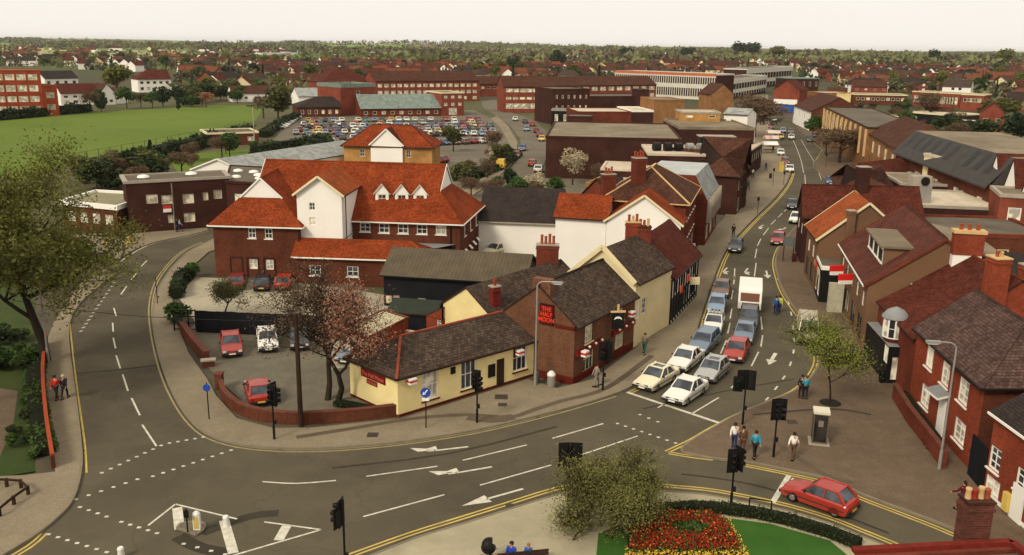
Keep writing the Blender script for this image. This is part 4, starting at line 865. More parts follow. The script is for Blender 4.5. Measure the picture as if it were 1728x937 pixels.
# ---------------- hall with grey sheet roof ----------------
R7 = rect(A(338, 298, 3.2), A(372, 303, 3.2), 26); g0, g1 = V2((-52.5, 148)), V2((-43.5, 146.5)); dd = Vector((.42, .907)); R7 = [g0, g1, g1+dd*34, g0+dd*34]
hl = building('grey_roofed_hall', 'long white walled hall with a shallow pale grey sheet roof behind the brown offices', 'hall', R7, 3.6, WHITE)
roof_on(hl, [R7[1], R7[2], R7[3], R7[0]], 3.6, 1.9, GREYM, ('gable', 'gable'), wall=WHITE, oh=.3, ov=.3, barge=WPAINT)
# ---------------- white walled warehouse and white L shaped building ----------------
k0, k1 = V2((-4.0, 104.6)), V2((5.6, 103.4)); R8 = rect(k0, k1, 9)
wh = building('white_walled_store', 'long store with blank white wall and dark brown roof between the orange roofs', 'warehouse', R8, 4.0, WHITE); roof_on(wh, R8, 4.0, 3.4, T_DARK, ('gable', 'gable'), oh=.35, ov=.1, wall=WHITE, gut=CONC)
l0, l1, l2, l3 = V2((4.6, 96.0)), V2((9.9, 94.6)), V2((11.4, 101)), V2((6.1, 102.4))
wl = building('white_gabled_shop', 'tall white rendered building with bright orange roof and plain gable, by the high street', 'building', [l0, l1, l2, l3], 6.2, WHITE); roof_on(wl, [l0, l1, l2, l3], 6.2, 2.1, T_ORANGE, ('gable', 'gable'), oh=.3, wall=WHITE, gut=TIMBER)
m0, m1 = V2((9.9, 94.3)), V2((17.4, 92.3)); m2, m3 = V2((18.7, 97.0)), V2((11.1, 99.5))
building('', '', '', [m0, m1, m2, m3], 6.15, {'*': WHITE, 1: BR_MID}, root=wl, wname='gable_wall'); roof_on(wl, [m1, m2, m3, m0], 6.15, 3.0, T_ORANGE, ('gable', 'butt'), oh=.3, ov=.25, wall=WHITE, barge=CPAINT)
pipe(wl, [(17.1, 92.25, 5.9), (17.1, 92.25, 0)], .07)
# red brick street terrace
n0, n1 = V2((18.75, 97.1)), V2((22.2, 109.2)); nn = Vector((-.962, .274)); R9 = [n0, n1, n1+nn*9, n0+nn*9]
Ld = (n1-n0).length
tr = building('red_brick_terrace', 'three storey red brick shop terrace with a dark hipped roof facing the high street', 'shop', R9, 7.6, BR_MID,
    {0: row(Ld, 6, 5.5, .9, 1.3, 2, 2, .8, **WN)+row(Ld, 6, 3.3, .9, 1.4, 2, 2, .8, **WN)+row(Ld, 4, .6, 2.2, 1.7, 2, 1, .5, frame=WPAINT)})
roof_on(tr, R9, 7.6, 3.2, T_BROWN, ('hip', 'hip'), oh=.45, wall=BR_MID, gut=BUFF, ridge=BUFF); q = n0+nn*5; chimney(tr, q.x, q.y+2.5, 9, 12, 1.3, 1.2, .3, 4, BR_MID, poth=.7); q = n0+nn*8.5; chimney(tr, q.x, q.y+1, 8, 10.2, 1.5, .8, .3, 3, BR_MID, poth=.7)
board(tr, n0, n1, 1.2, 1.4, 2.4, 3.0, WPAINT, .8, .7, 'projecting_sign')
# modern red block with grey mansard
p0, p1 = V2((23.9, 110.5)), V2((28.0, 123)); np_ = Vector((-.95, .311)); Ra = [p0, p1, p1+np_*8, p0+np_*8]; Lp = (p1-p0).length
ms = building('mansard_block', 'modern dark red block with grey mansard roof and upright windows on the high street', 'shop', Ra, 5.8, {'*': BR_MID, 3: BR_MID}, {0: row(Lp, 6, 3.0, 1.0, 2.6, 1, 3, .8, frame=STEEL)+row(Lp, 3, .5, 3.0, 2, 3, 1, .6, frame=STEEL)})
m = MB(); ins = [Ra[0]-np_*-1.6+Vector((0, 0)), Ra[1]+np_*1.6, Ra[2], Ra[3]]; zt = 8.8
T3 = lambda p, z: (p.x, p.y, z)
m.poly([T3(Ra[0], 5.8), T3(Ra[1], 5.8), T3(ins[1], zt), T3(ins[0], zt)], GREYM); m.poly([T3(p, zt) for p in ins], FELT_PALE if 0 else plain('pale blue grey roof sheet', (.40, .41, .38), .6, .2, .5)); m.poly([T3(Ra[3], 5.8), T3(Ra[0], 5.8), T3(ins[0], zt), T3(ins[3], zt)], BR_MID); m.poly([T3(Ra[1], 5.8), T3(Ra[2], 5.8), T3(ins[2], zt), T3(ins[1], zt)], BR_MID); m.poly([T3(Ra[2], 5.8), T3(Ra[3], 5.8), T3(ins[3], zt), T3(ins[2], zt)], BR_MID); m.build('roof', ms)
m = MB(); dp = (p1-p0).normalized(); no = Vector((dp.y, -dp.x))
for i in range(7): c = p0+dp*(.5+i*(Lp-1)/6)+no*.25; m = MB(); m.box((c.x, c.y, 2.9), (.2, .5, 3.0), CONC, math.atan2(dp.y, dp.x)); m.build('fin', ms)
m = MB(); c0 = Ra[3].lerp(Ra[0], .4); m.box((c0.x, c0.y-.3, 0), (3, .2, 2.6), BLACK, .3); m.build('doorway', ms)
# ---------------- right hand side of the high street ----------------
r0, r1 = V2((28.0, 59.7)), V2((27.05, 48.6)); R4 = [r1+Vector((.0, 0)), r1+Vector((7.5, .4)), r0+Vector((7.5, .6)), r0]
e3 = (R4[3], R4[0])
wk = dict(frame=WPAINT, fw=.13, glass=GLASS_L, sill=WPAINT)
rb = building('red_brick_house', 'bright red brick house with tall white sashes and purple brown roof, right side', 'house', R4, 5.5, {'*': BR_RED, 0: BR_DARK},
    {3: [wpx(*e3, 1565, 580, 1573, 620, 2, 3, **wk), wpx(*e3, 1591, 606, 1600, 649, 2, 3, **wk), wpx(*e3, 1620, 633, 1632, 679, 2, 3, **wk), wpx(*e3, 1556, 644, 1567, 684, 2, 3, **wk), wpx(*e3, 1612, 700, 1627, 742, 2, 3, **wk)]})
roof_on(rb, [R4[3], R4[0], R4[1], R4[2]][::1] if 0 else [R4[0], R4[3], R4[2], R4[1]][::-1] if 0 else [R4[3], R4[0], R4[1], R4[2]], 5.5, 2.7, T_PURP, ('gable', 'hip'), oh=.35, ov=.1, wall=BR_RED, gut=BLACK, ridge=T_PURP)
u = on_wall(*e3, 1590, 700)[0]; board(rb, *e3, u-.5, u+.5, .1, 2.9, WPAINT, .06, .1, 'front_door')
c = R4[3]+(R4[0]-R4[3]).normalized()*u; m = MB(); slab(m, [(c.x-.9, c.y-.9, 3.05), (c.x+.05, c.y-.9, 3.3), (c.x+.05, c.y+.9, 3.3), (c.x-.9, c.y+.9, 3.05)], .15, LEAD, WPAINT); m.build('porch_canopy', rb)
chimney(rb, 33.0, 50.6, 6.5, 8.6, 1.3, .9, .1, 3, BR_DARK, BR_DEEP, [BUFF, BUFF, BUFF], .7)
pipe(rb, [(27.35, 52.9, 5.3), (27.3, 52.9, .1)], .05, BLACK)
# next brick house, bottom right
v0, v1 = V2((26.55, 46.3)), V2((26.9, 37.0)); R5 = [v1, v1+Vector((8, .3)), v0+Vector((8, .3)), v0]; e5 = (R5[3], R5[0])
wk2 = dict(frame=WPAINT, fw=.12, sill=WPAINT)
nb = building('brick_cottage', 'red brick cottage with white sash windows and a dark roof at the right hand edge', 'house', R5, 4.9, BR_RED,
    {3: [wpx(*e5, 1668, 745, 1687, 788, 2, 3, **wk2), wpx(*e5, 1664, 797, 1684, 842, 2, 3, frame=WPAINT, fw=.12, sill=WPAINT, glass=GLASS_L), wpx(*e5, 1717, 785, 1735, 828, 2, 3, **wk2)]}, plinth=(.35, WPAINT, (3,)))
roof_on(nb, [R5[3], R5[0], R5[1], R5[2]], 4.9, 2.6, T_DARK, ('gable', 'gable'), oh=.3, ov=.15, wall=BR_RED, gut=WPAINT)
u = on_wall(*e5, 1714, 870)[0]; board(nb, *e5, u-.45, u+.55, .05, 2.1, WPAINT, .07, .08, 'front_door')
c = A(1673, 870, 1.5); m = MB(); m.box((26.5, 43.9, .3), (.25, .5, 1.0), plain('mustard box', (.6, .42, .1))); m.build('meter_box', nb)
g0, g1 = V2((26.75, 48.5)), V2((26.55, 46.4)); gd = thing('black_gate', 'tall black boarded gate between the red brick house and the cottage', 'gate', (26.6, 47.4, 0))
for i in range(10):
    c = g0.lerp(g1, (i+.5)/10); m = MB(); m.box((c.x, c.y, .05), (.06, .2, 2.6), BLACKW, .09); m.build('board', gd)
m = MB(); m.bar((26.7, 48.5, 1.6), (26.62, 46.4, 1.6), .06, .12, BLACKW); m.build('rail', gd)
wallrun('garden_wall', 'dark red brick garden wall in front of the red brick house, by the paved triangle', 'wall', [A(1508, 672, .1), A(1532, 712, .1), A(1575, 768, .1), A(1592, 792, .1)], 1.25, .25, BR_MID, CAPB)
m = MB(); 
wd = thing('front_garden_hedge', 'dark clipped hedge behind the garden wall of the red brick house', 'hedge', (27.2, 56, 0))
# small dark shop with turret bay
s0, s1 = V2((29.3, 69.6)), V2((28.1, 60.0)); R6 = [s1, s1+Vector((7, 0)), s0+Vector((6.6, 0)), s0]; e6 = (R6[3], R6[0])
ts = building('turret_shop', 'small brick shop with black shopfront and a round bow window under a lead cap', 'shop', R6, 4.6, BR_MID, {3: [wpx(*e6, 1494, 570, 1510, 612, 3, 2, frame=WPAINT, fw=.08, glass=GLASS_L)]})
roof_on(ts, [R6[3], R6[0], R6[1], R6[2]], 4.6, 1.9, T_RED, ('gable', 'gable'), oh=.25, wall=BR_MID, ov=.1)
sf = [V2((28.55, 69.5)), V2((27.9, 63.2)), V2((28.6, 63.0)), V2((29.3, 69.4))]
q0 = V2((28.4, 69.4)); q1 = V2((27.7, 63.2)); Rs = [q1, q1+Vector((1.3, -.1)), q0+Vector((1.2, 0)), q0]
building('', '', '', Rs, 2.9, BLACK, {3: [wpx(Rs[3], Rs[0], 1493, 572, 1512, 612, 4, 1, frame=WPAINT, fw=.06, glass=GLASS_L)], 0: row(1.3, 1, .3, .7, 1.9, 1, 1, glass=GLASS_L, frame=BLACK)}, root=ts, wname='shopfront')
m = MB(); m.poly([(p.x, p.y, 2.95) for p in Rs], LEAD); m.build('shopfront_roof', ts)
c = on_wall(*e6, 1523, 540); cx, cy = 28.55, 64.6; zb = 3.3
m = MB(); m.lathe((cx, cy, zb-.5), [(.5, 0), (.85, .5)], BR_RED, 10, False); m.build('bay_base', ts)
m = MB(); m.lathe((cx, cy, zb+1.5), [(1.0, 0), (.95, .15), (.6, .55), (.08, .8)], LEAD, 12); m.build('bay_roof', ts)
for i in range(10):
    a0, a1 = 2*math.pi*i/10, 2*math.pi*(i+1)/10; pa = (cx+.85*math.cos(a0), cy+.85*math.sin(a0)); pb = (cx+.85*math.cos(a1), cy+.85*math.sin(a1))
    if (pa[0]+pb[0])/2 < cx+.5: add_window(ts, pa, math.atan2(pb[1]-pa[1], pb[0]-pa[0]), 0, zb, math.hypot(pb[0]-pa[0], pb[1]-pa[1]), 1.5, 1, 2, frame=WPAINT, fw=.07, depth=0.0)
# red tiled house behind, with tall chimney
a0, a1 = V2((32.4, 71.0)), V2((32.2, 61.0)); R7 = [a1, a1+Vector((7, 1)), a0+Vector((7, 1)), a0]
rt = building('red_tiled_house', 'older house with red tiled roof and tall brick chimneys behind the turret shop', 'house', R7, 5.9, BR_RED)
roof_on(rt, [R7[3], R7[0], R7[1], R7[2]], 5.9, 2.7, T_RED, ('gable', 'gable'), oh=.3, ov=.1, wall=BR_RED, gut=WPAINT, ridge=T_ORANGE2)
chimney(rt, 33.9, 61.6, 4.5, 10.1, 1.1, 1.3, .1, 2, BR_RED, BUFF, [TERRA, BUFF], .4); chimney(rt, 36.8, 62.3, 4.5, 9.4, 1.4, 1.2, .1, 2, BR_RED, CONC, [BR_RED], .8)
# big brown rendered gabled building with long dormer
a0, a1 = V2((32.4, 87.2)), V2((28.9, 71.2)); dx = Vector((.977, -.214)); R8 = [a1, a1+dx*10.8, a0+dx*10.8, a0]
gb = building('brown_gabled_building', 'brown rendered gabled building with maroon roof, long flat dormer and large white based chimney', 'shop', R8, 5.5, DARKB,
    {3: row(16.4, 5, 3.3, 1.1, 1.3, 2, 2, 1.2, frame=WPAINT)+row(16.4, 4, .4, 2.6, 2, 2, 1, 1.0, frame=BLACK)})
T_MAR = tiles('maroon brown tiles', (.135, .045, .03), (.10, .034, .024), .25, .2, lichen=(.16, .08, .05))
roof_on(gb, [R8[3], R8[0], R8[1], R8[2]], 5.5, 4.2, T_MAR, ('gable', 'gable'), oh=.35, ov=.15, wall=DARKB, gut=WPAINT, barge=BR_MID, ridge=T_MAR)
# dormer: box on the street slope
dd_ = (R8[0]-R8[3]).normalized(); e = R8[3]+dd_*6.6+dx*1.3; f = R8[3]+dd_*14.0+dx*1.3
dr = MB(); D0, D1, D2, D3 = f, f+dx*3.8, e+dx*3.8, e
wall_face(dr, D3, D0, 6.5, 8.2, [(.3, 6.85, 2.0, 1.05), (2.7, 6.85, 2.0, 1.05), (5.1, 6.85, 2.0, 1.05)], WPAINT, .06); wall_face(dr, D0, D1, 6.5, 8.2, [], DARKB); dr.poly([T3(D2, 8.2), T3(D3, 8.2), T3(D3, 6.5), T3(D2, 6.5)], DARKB)
dm = dr.build('dormer', gb); m = MB(); m.prism([D0+dd_*.3-dx*.3, D1+dd_*.3, D2-dd_*.3, D3-dd_*.3-dx*.3], 8.2, 8.38, FELT); o = m.build('dormer_roof', dm)
for uu in (.3, 2.7, 5.1):
    fm, gm = window_meshes(2.0, 1.05, 2, 1, BLACK, GLASS_L, WPAINT, .08, .04); an = math.atan2(dd_.y, dd_.x); o = link('window', fm, dm); q = D3+dd_*uu; o.location = Vector((q.x, q.y, 6.85))-gb.location; o.rotation_euler.z = an
    o2 = link('glass', gm, dm); o2.location = o.location; o2.rotation_euler.z = an
q = R8[0].lerp(R8[1], .63)
m = MB(); m.box((q.x, q.y-.35, 5.0), (2.1, .8, 3.6), WHITE, -.2); m.box((q.x, q.y-.36, 8.6), (2.2, .9, 1.7), BR_RED, -.2); m.box((q.x, q.y-.36, 10.3), (2.4, 1.1, .25), BUFF, -.2)
ch = m.build('chimney', gb)
for i in range(3):
    k = MB(); k.lathe((q.x-.6+i*.6, q.y-.36+.12*(1-i), 10.5), [(.16, 0), (.13, .4), (.17, .5)], TERRA, 8); link('chimney_pot', k.data('chimney_pot', gb.location), ch)
# long grey flat dormer on the far slope
m = MB(); e = R8[3]+dd_*4+dx*6.6; f = R8[3]+dd_*15+dx*6.6; slab(m, [T3(e, 8.75), T3(f, 8.75), T3(f+dx*4.0, 8.0), T3(e+dx*4.0, 8.0)], .2, FELT); m.build('rear_flat_roof', gb)
# shop row in front with low roofs, red and white signs and shop blinds
a0, a1 = V2((37.2, 113.5)), V2((30.4, 86.4)); 
q0, q1 = V2((32.6, 97.0)), V2((29.9, 85.2)); dq = Vector((.975, -.22)); R9 = [q1, q1+dq*3.2, q0+dq*3.2, q0]
sp = building('low_shop_row', 'row of low shopfronts with pale fascia and coloured window posters on the right pavement', 'shop', R9, 3.4, BLACK,
    {3: row(12.1, 5, .4, 1.9, 2.3, 1, 1, .4, frame=WPAINT, glass=GLASS_L)})
flat_roof(sp, R9, 3.4, FELT_DARK, WPAINT, .3, .25, .1)
for i, cc in enumerate(((.06, .14, .35), (.45, .42, .2), (.5, .2, .1), (.55, .05, .03), (.6, .5, .3))):
    board(sp, R9[3], R9[0], .5+2.3*i, 2.3+2.3*i, 2.55, 3.1, plain('poster%d' % i, cc), .08, .06, 'shop_sign')
for (px, py) in ((1412, 456), (1427, 471)):
    c = A(px, py, 4.0); m = MB(); m.box((c.x, c.y, 3.9), (1.3, .3, .55), plain('bright red sign', (.62, .02, .015), .5), .1); m.box((c.x, c.y-.01, 3.55), (1.2, .28, .35), WPAINT, .1)
    m.tube((c.x+.5, c.y, 4.1), (c.x+1.4, c.y+.1, 4.1), .04, mat=BLACK, n=5); m.build('projecting_sign', sp)
c = A(1407, 528, 0); m = MB(); m.box((c.x, c.y, .1), (1.3, .5, 2.8), plain('grimy blind', (.42, .38, .27), .8, .25, 2), -.1); m.build('end_panel', sp)
# orange cross gable and dark red range further up
o0, o1 = V2((33.4, 106.0)), V2((33.0, 101.5))
Rr = [V2((33.2, 101.9)), V2((46.5, 101.5)), V2((47.3, 108)), V2((34.6, 108.6))]
rr = building('dark_red_roofed_shop', 'wide shop with a dark red tiled roof seen end on beyond the orange gable', 'shop', Rr, 5.4, BR_DEEP, {3: row(6.8, 2, 3.2, 1.2, 1.3, 2, 2, 1, frame=WPAINT)})
roof_on(rr, Rr, 5.4, 3.3, T_RED, ('gable', 'gable'), oh=.3, wall=BR_DEEP, ridge=T_RED)
c0, c1 = V2((31.2, 90.2)), V2((43.0, 89.8)); ax_ = Vector((.5, .866))
Rc = [V2((30.9, 89.6)), V2((39.7, 88.2)), V2((41.0, 95.6)), V2((32.1, 97.0))]
og = building('orange_gabled_shop', 'dark rendered shop with a steep orange tiled roof and white verge facing the street', 'shop', Rc, 5.4, DARKB, {3: row(9.5, 3, 3.0, 1.2, 1.3, 2, 2, 1.2, frame=WPAINT)+row(9.5, 3, .4, 2.2, 2.0, 1, 1, .6, frame=BLACK)})
roof_on(og, [Rc[3], Rc[0], Rc[1], Rc[2]], 5.4, 4.0, T_ORANGE2, ('gable', 'gable'), oh=.35, ov=.2, wall=DARKB, barge=CPAINT); chimney(og, 33.6, 88.9, 5.5, 8.5, .7, .7, .1, 0, DARKB); chimney(rr, 40.4, 104.6, 7, 10.9, 1.3, 1.1, .1, 0, BR_DEEP)
# parapet and chimney of the house at the foot of the tower (bottom right edge)
zz = 5.0; Rp = [A(1455, 945, zz), A(1790, 930, zz), A(1790, 1010, zz), A(1455, 1030, zz)]
pa, pb, pc = A(1440, 929, zz), A(1707, 915, zz), A(1760, 958, zz)
pr = thing('parapet_house', 'red tiled ridge and brick stack of the nearest house, at the bottom right corner', 'house', (18, 31, 0))
m = MB(); dpp = (V2(pb)-V2(pa)).normalized(); nn_ = Vector((dpp.y, -dpp.x)); 
m.prism([V2(pa), V2(pa)+nn_*7, V2(pb)+nn_*7+dpp*3, V2(pb)][::1], 0, zz-.3, BR_DEEP, FELT_DARK); m.build('wall', pr)
m = MB(); REDC = plain('red ridge tiles', (.15, .018, .011), .85, .4, 3); m.bar(pa, pb, .3, .2, REDC); m.bar(pb, pc, .3, .2, REDC); m.build('ridge_tiles', pr)
m = MB(); m.bar((pa.x, pa.y-.25, zz-.6), (pb.x, pb.y-.25, zz-.6), .2, 1.0, BR_MID); m.build('parapet', pr)
c = A(1651, 915, zz); chimney(pr, c.x, c.y+.55, 2, 6.55, 1.05, .75, .05, 4, brick('sooty brick', (.12, .04, .025), (.05, .025, .02)), BR_DEEP, [BUFF, plain('red pot', (.3, .03, .02)), BUFF, TERRA], .45)
# ---------------- vehicles (local: +X is forward, origin on the ground at the middle) ----------------
RUB = plain('tyre rubber', (.012, .011, .010), .85, .2, 3); HUB = plain('wheel hub', (.30, .28, .25), .4, .1, 3, metal=.6)
CGL = glassm('car glass', (.020, .024, .028), .06, .6); LAMP = plain('headlamp glass', (.62, .6, .52), .15, .05, 3); TAIL = plain('tail lamp', (.35, .02, .01), .25, .1, 3)
AMB = plain('amber lamp', (.7, .25, .03), .3, .1, 3); PLW = plain('white plate', (.7, .68, .6), .5, .05, 3); PLY = plain('yellow plate', (.65, .45, .08), .5, .05, 3); BUM = plain('dark bumper', (.03, .028, .025), .6, .2, 3)
SPEC = dict(
    saloon=dict(L=4.25, w=.82, H=1.38, cowl=.78, rf=.10, rr=-.85, rb=-1.38, belt=.88, nose=.68, tail=.90, wf=1.28, wr=-1.25),
    hatch=dict(L=3.85, w=.80, H=1.38, cowl=.72, rf=.10, rr=-1.22, rb=-1.72, belt=.88, nose=.68, tail=.86, wf=1.18, wr=-1.22),
    estate=dict(L=4.45, w=.83, H=1.42, cowl=.85, rf=.20, rr=-1.85, rb=-2.10, belt=.90, nose=.70, tail=.86, wf=1.33, wr=-1.30),
    van=dict(L=4.3, w=.86, H=1.95, cowl=1.55, rf=1.05, rr=-2.02, rb=-2.08, belt=1.02, nose=.80, tail=1.0, wf=1.38, wr=-1.3))
def car_shapes(sp, pm, sunroof=False, rack=False):
    """returns an ordered list of (name, MB, parent index)"""
    L, w, H = sp['L']/2, sp['w'], sp['H']; out = []; b = MB(); zs = .24
    def arch(cx, r=.34):
        return [(cx+r*math.cos(a), .27+r*math.sin(a)) for a in [math.pi*i/6 for i in range(7)]][::-1]
    prof = [(-L+.05, .30)]+[(sp['wr']-.36, zs)]+arch(sp['wr'])+[(sp['wr']+.36, zs), (sp['wf']-.36, zs)]+arch(sp['wf'])+[(sp['wf']+.36, zs), (L-.05, .30), (L, .48), (L-.03, sp['nose']-.04), (L-.14, sp['nose']),
            (sp['cowl']+.35, sp['belt']-.05), (sp['cowl'], sp['belt']), (sp['rb'], sp['belt']+.01), (-L+.10, sp['tail']), (-L, sp['tail']-.12), (-L, .48)]
    n = len(prof); nb = n-10
    def ring(y, dz, dx): return [(x*(1-dx/L), y, z-dz if z > .62 else z) for x, z in prof]
    rings = [ring(-w, .10, .05), ring(-w+.06, .02, .02), ring(-w*.5, -.012, 0), ring(0, -.03, -.02), ring(w*.5, -.012, 0), ring(w-.06, .02, .02), ring(w, .10, .05)]
    vs = [p for r in rings for p in r]; fs = [(j*n+i, j*n+(i+1) % n, (j+1)*n+(i+1) % n, (j+1)*n+i) for j in range(len(rings)-1) for i in range(n)]
    fs = [tuple(reversed(f)) for f in fs]
    b.mesh(vs, fs, pm, False)
    # side skins, as strips between the sill and the shoulder so the arches stay open
    for s, r in ((-1, rings[0]), (1, rings[-1])):
        top = [p for p in r if p[2] > .5 and p[0] < 9]; f = [tuple(range(n))]
        bm = bmesh.new(); vv = [bm.verts.new(p) for p in r]; fc = bm.faces.new(vv); bmesh.ops.triangulate(bm, faces=[fc], ngon_method='EAR_CLIP'); bm.normal_update(); bm.verts.index_update()
        for q in bm.faces:
            idx = [v.index for v in q.verts]; idx = idx if q.normal.y*s > 0 else idx[::-1]; b.mesh(r, [tuple(idx)], pm)
        bm.free()
    wb, wr_ = w-.07, w-.20; zb, zr = sp['belt'], H; xf, xr, xc, xb = sp['rf'], sp['rr'], sp['cowl'], sp['rb']
    # roof panel with camber
    X = [xf-.04, (xf+xr)/2, xr+.04]; Y = [-wr_, -wr_*.5, 0, wr_*.5, wr_]; vv = [(x, y, zr+.035*(1-(y/wr_)**2)-(.02 if k != 1 else 0)) for k, x in enumerate(X) for y in Y]
    b.mesh(vv, [(k*5+i, k*5+i+1, (k+1)*5+i+1, (k+1)*5+i) [::-1] for k in range(2) for i in range(4)], pm, True)
    for s in (-1, 1):
        for a, c, t in (((xc, wb*s, zb-.02), (xf, wr_*s, zr), .07), ((xb, wb*s, zb-.02), (xr, wr_*s, zr), .13 if sp is not SPEC['van'] else .2), ((xf, wr_*s, zr), (xr, wr_*s, zr), .06)): b.bar(a, c, t, t, pm)
        xm = (xc+xb)/2-.05; b.bar((xm, wb*s, zb-.02), (xm, wr_*s+.005*s, zr), .05, .09, pm)
    b.bar((xf, -wr_, zr-.01), (xf, wr_, zr-.01), .06, .05, pm); b.bar((xr, -wr_, zr-.01), (xr, wr_, zr-.01), .07, .06, pm)
    out.append(('body', b, None))
    i = .012
    g = MB(); g.poly([(xc-i, -wb, zb), (xc-i, wb, zb), (xf, wr_, zr-.01), (xf, -wr_, zr-.01)], CGL); out.append(('windscreen', g, 0))
    g = MB(); g.poly([(xb+i, wb, zb), (xb+i, -wb, zb), (xr, -wr_, zr-.01), (xr, wr_, zr-.01)], CGL if sp is not SPEC['van'] else pm); out.append(('rear_window', g, 0))
    xm = (xc+xb)/2-.05
    tfm = lambda x, s, t: (x, (wb+(wr_-wb)*t)*s, zb+(zr-zb)*t)
    for s in (-1, 1):
        for q in ([tfm(xc-.03, s, 0), tfm(xm+.02, s, 0), tfm(xm+.02, s, .97), tfm(xf, s, .97)], [tfm(xm-.02, s, 0), tfm(xb+.03, s, 0), tfm(xr, s, .97), tfm(xm-.02, s, .97)]):
            g = MB(); q = q if s > 0 else q[::-1]; back = q[0][0] < xm or q[-1][0] < xm
            g.poly(q, pm if sp is SPEC['van'] and min(p[0] for p in q) < -1 else CGL); out.append(('side_window', g, 0))
    for x in (sp['wf'], sp['wr']):
        for s in (-1, 1):
            g = MB(); g.tube((x, (w-.20)*s, .29), (x, (w-.02)*s, .29), .285, .285, RUB, 14); out.append(('wheel', g, 0)); k = len(out)-1
            g = MB(); g.tube((x, (w-.03)*s, .29), (x, (w-.005)*s, .29), .18, .15, HUB, 10); out.append(('hub_cap', g, k))
    g = MB(); g.box((L-.02, 0, .34), (.14, w*2-.08, .17), BUM); out.append(('front_bumper', g, 0))
    g = MB(); g.box((-L+.02, 0, .34), (.14, w*2-.08, .17), BUM); out.append(('rear_bumper', g, 0))
    g = MB(); g.box((L-.035, 0, .54), (.05, w*1.15, .11), BUM); out.append(('grille', g, 0))
    for s in (-1, 1):
        g = MB(); g.box((L-.045, (w-.22)*s, .53), (.07, .28, .13), LAMP); out.append(('headlight', g, 0))
        g = MB(); g.box((-L+.02, (w-.20)*s, .60), (.06, .26, .15), TAIL); out.append(('tail_light', g, 0))
        g = MB(); g.box((xc-.22, (w+.05)*s, zb+.02), (.08, .16, .12), BUM); out.append(('wing_mirror', g, 0))
    g = MB(); g.box((L+.055, 0, .37), (.02, .5, .11), PLW); out.append(('number_plate', g, 0))
    g = MB(); g.box((-L-.055, 0, .40), (.02, .5, .11), PLY); out.append(('number_plate', g, 0))
    for s in (-1, 1): g = MB(); g.bar((L-.25, (w+.004)*s, .50), (-L+.25, (w+.004)*s, .50), .03, .05, BUM); out.append(('side_moulding', g, 0))
    if sunroof: g = MB(); g.box((xf-.45, 0, zr+.005), (.5, .75, .035), CGL); out.append(('sunroof', g, 0))
    if rack:
        g = MB()
        for x in (xf-.2, xr+.3): g.bar((x, -wr_, zr+.10), (x, wr_, zr+.10), .05, .05, BLACK)
        for yy in (-.4, -.1, .2, .5): g.bar((xf-.0, yy, zr+.16), (xr+.1, yy, zr+.16), .1, .05, STEEL)
        out.append(('roof_rack', g, 0))
    return out
PAINTS = {k: paint('car paint '+k, v, m) for k, v, m in (('white', (.74, .70, .60), 0), ('cream', (.72, .64, .42), 0), ('red', (.34, .022, .008), 0), ('dark red', (.20, .018, .014), 0), ('blue', (.06, .10, .22), .1), ('light blue', (.22, .30, .40), .2), ('blue grey', (.16, .21, .26), .3), ('silver', (.46, .44, .40), .5),
    ('black', (.015, .015, .017), 0), ('dark grey', (.06, .06, .06), .2), ('beige', (.40, .33, .22), 0), ('brown', (.16, .09, .05), .1), ('yellow', (.68, .42, .05), 0), ('green', (.05, .11, .07), .1), ('orange', (.55, .13, .03), 0))}
def heading(px, py, hx, hy):
    a, b = A(px, py, 0), A(hx, hy, 0); return a, math.atan2(b.y-a.y, b.x-a.x)
def car(label, kind, col, px, py, hx, hy, group=None, z=0.0, name='car', **k):
    a, ang = heading(px, py, hx, hy); t = thing(name, label, 'car' if kind != 'van' else 'van', (a.x, a.y, z), group, ang)
    objs = []
    for nm, mb, par in car_shapes(SPEC[kind], PAINTS[col], **k):
        o = link(nm, mb.data(nm), t if par is None else (t if par == 0 else objs[par])); objs.append(o)
    return t
SIMPLE = {}
def simple_car(col, kind):
    if (col, kind) not in SIMPLE:
        m = MB()
        for nm, mb, par in car_shapes(SPEC[kind], PAINTS[col]):
            if nm in ('wing_mirror', 'number_plate', 'hub_cap', 'grille'): continue
            m.mesh(mb.v, [], RUB)
            b = len(m.v)-len(mb.v)
            for f, mi_, s_ in zip(mb.f, mb.m, mb.sm): m.f.append(tuple(i+b for i in f)); m.m.append(m.mi(mb.mats[mi_])); m.sm.append(s_)
        SIMPLE[col, kind] = m.data('parked_car')
    return SIMPLE[col, kind]
q = 'cars queuing at the stop line'
car('cream saloon with a sunroof, first at the stop line beside the kerb', 'saloon', 'cream', 1107, 649, 1072, 669, q, sunroof=True)
car('white two door saloon behind the cream one, in the kerb lane', 'saloon', 'white', 1156, 617, 1126, 641, q)
car('blue grey estate, third in the kerb lane of the queue', 'estate', 'blue grey', 1187, 588, 1168, 607, q)
car('white hatchback with bundles on its blue roof rack in the kerb lane', 'hatch', 'white', 1204, 556, 1196, 579, q, rack=True)
car('light blue car right behind the one with a loaded roof rack', 'hatch', 'light blue', 1209, 524, 1203, 545, q)
car('dull beige brown car, last in the kerb lane of the queue', 'hatch', 'brown', 1217, 497, 1213, 516, q)
car('plain white saloon, first at the stop line in the centre lane', 'saloon', 'white', 1156, 671, 1122, 694, q)
car('silver hatchback with open sunroof behind the white saloon in the centre lane', 'hatch', 'silver', 1201, 636, 1174, 660, q, sunroof=True)
car('bright red hatchback in the middle of the queue', 'hatch', 'red', 1242, 603, 1228, 627, q)
car('blue grey saloon just behind the bright red hatchback', 'saloon', 'blue grey', 1256, 572, 1249, 594, q)
car('dark grey car that tows the white caravan', 'estate', 'dark grey', 1263, 547, 1260, 568, q)
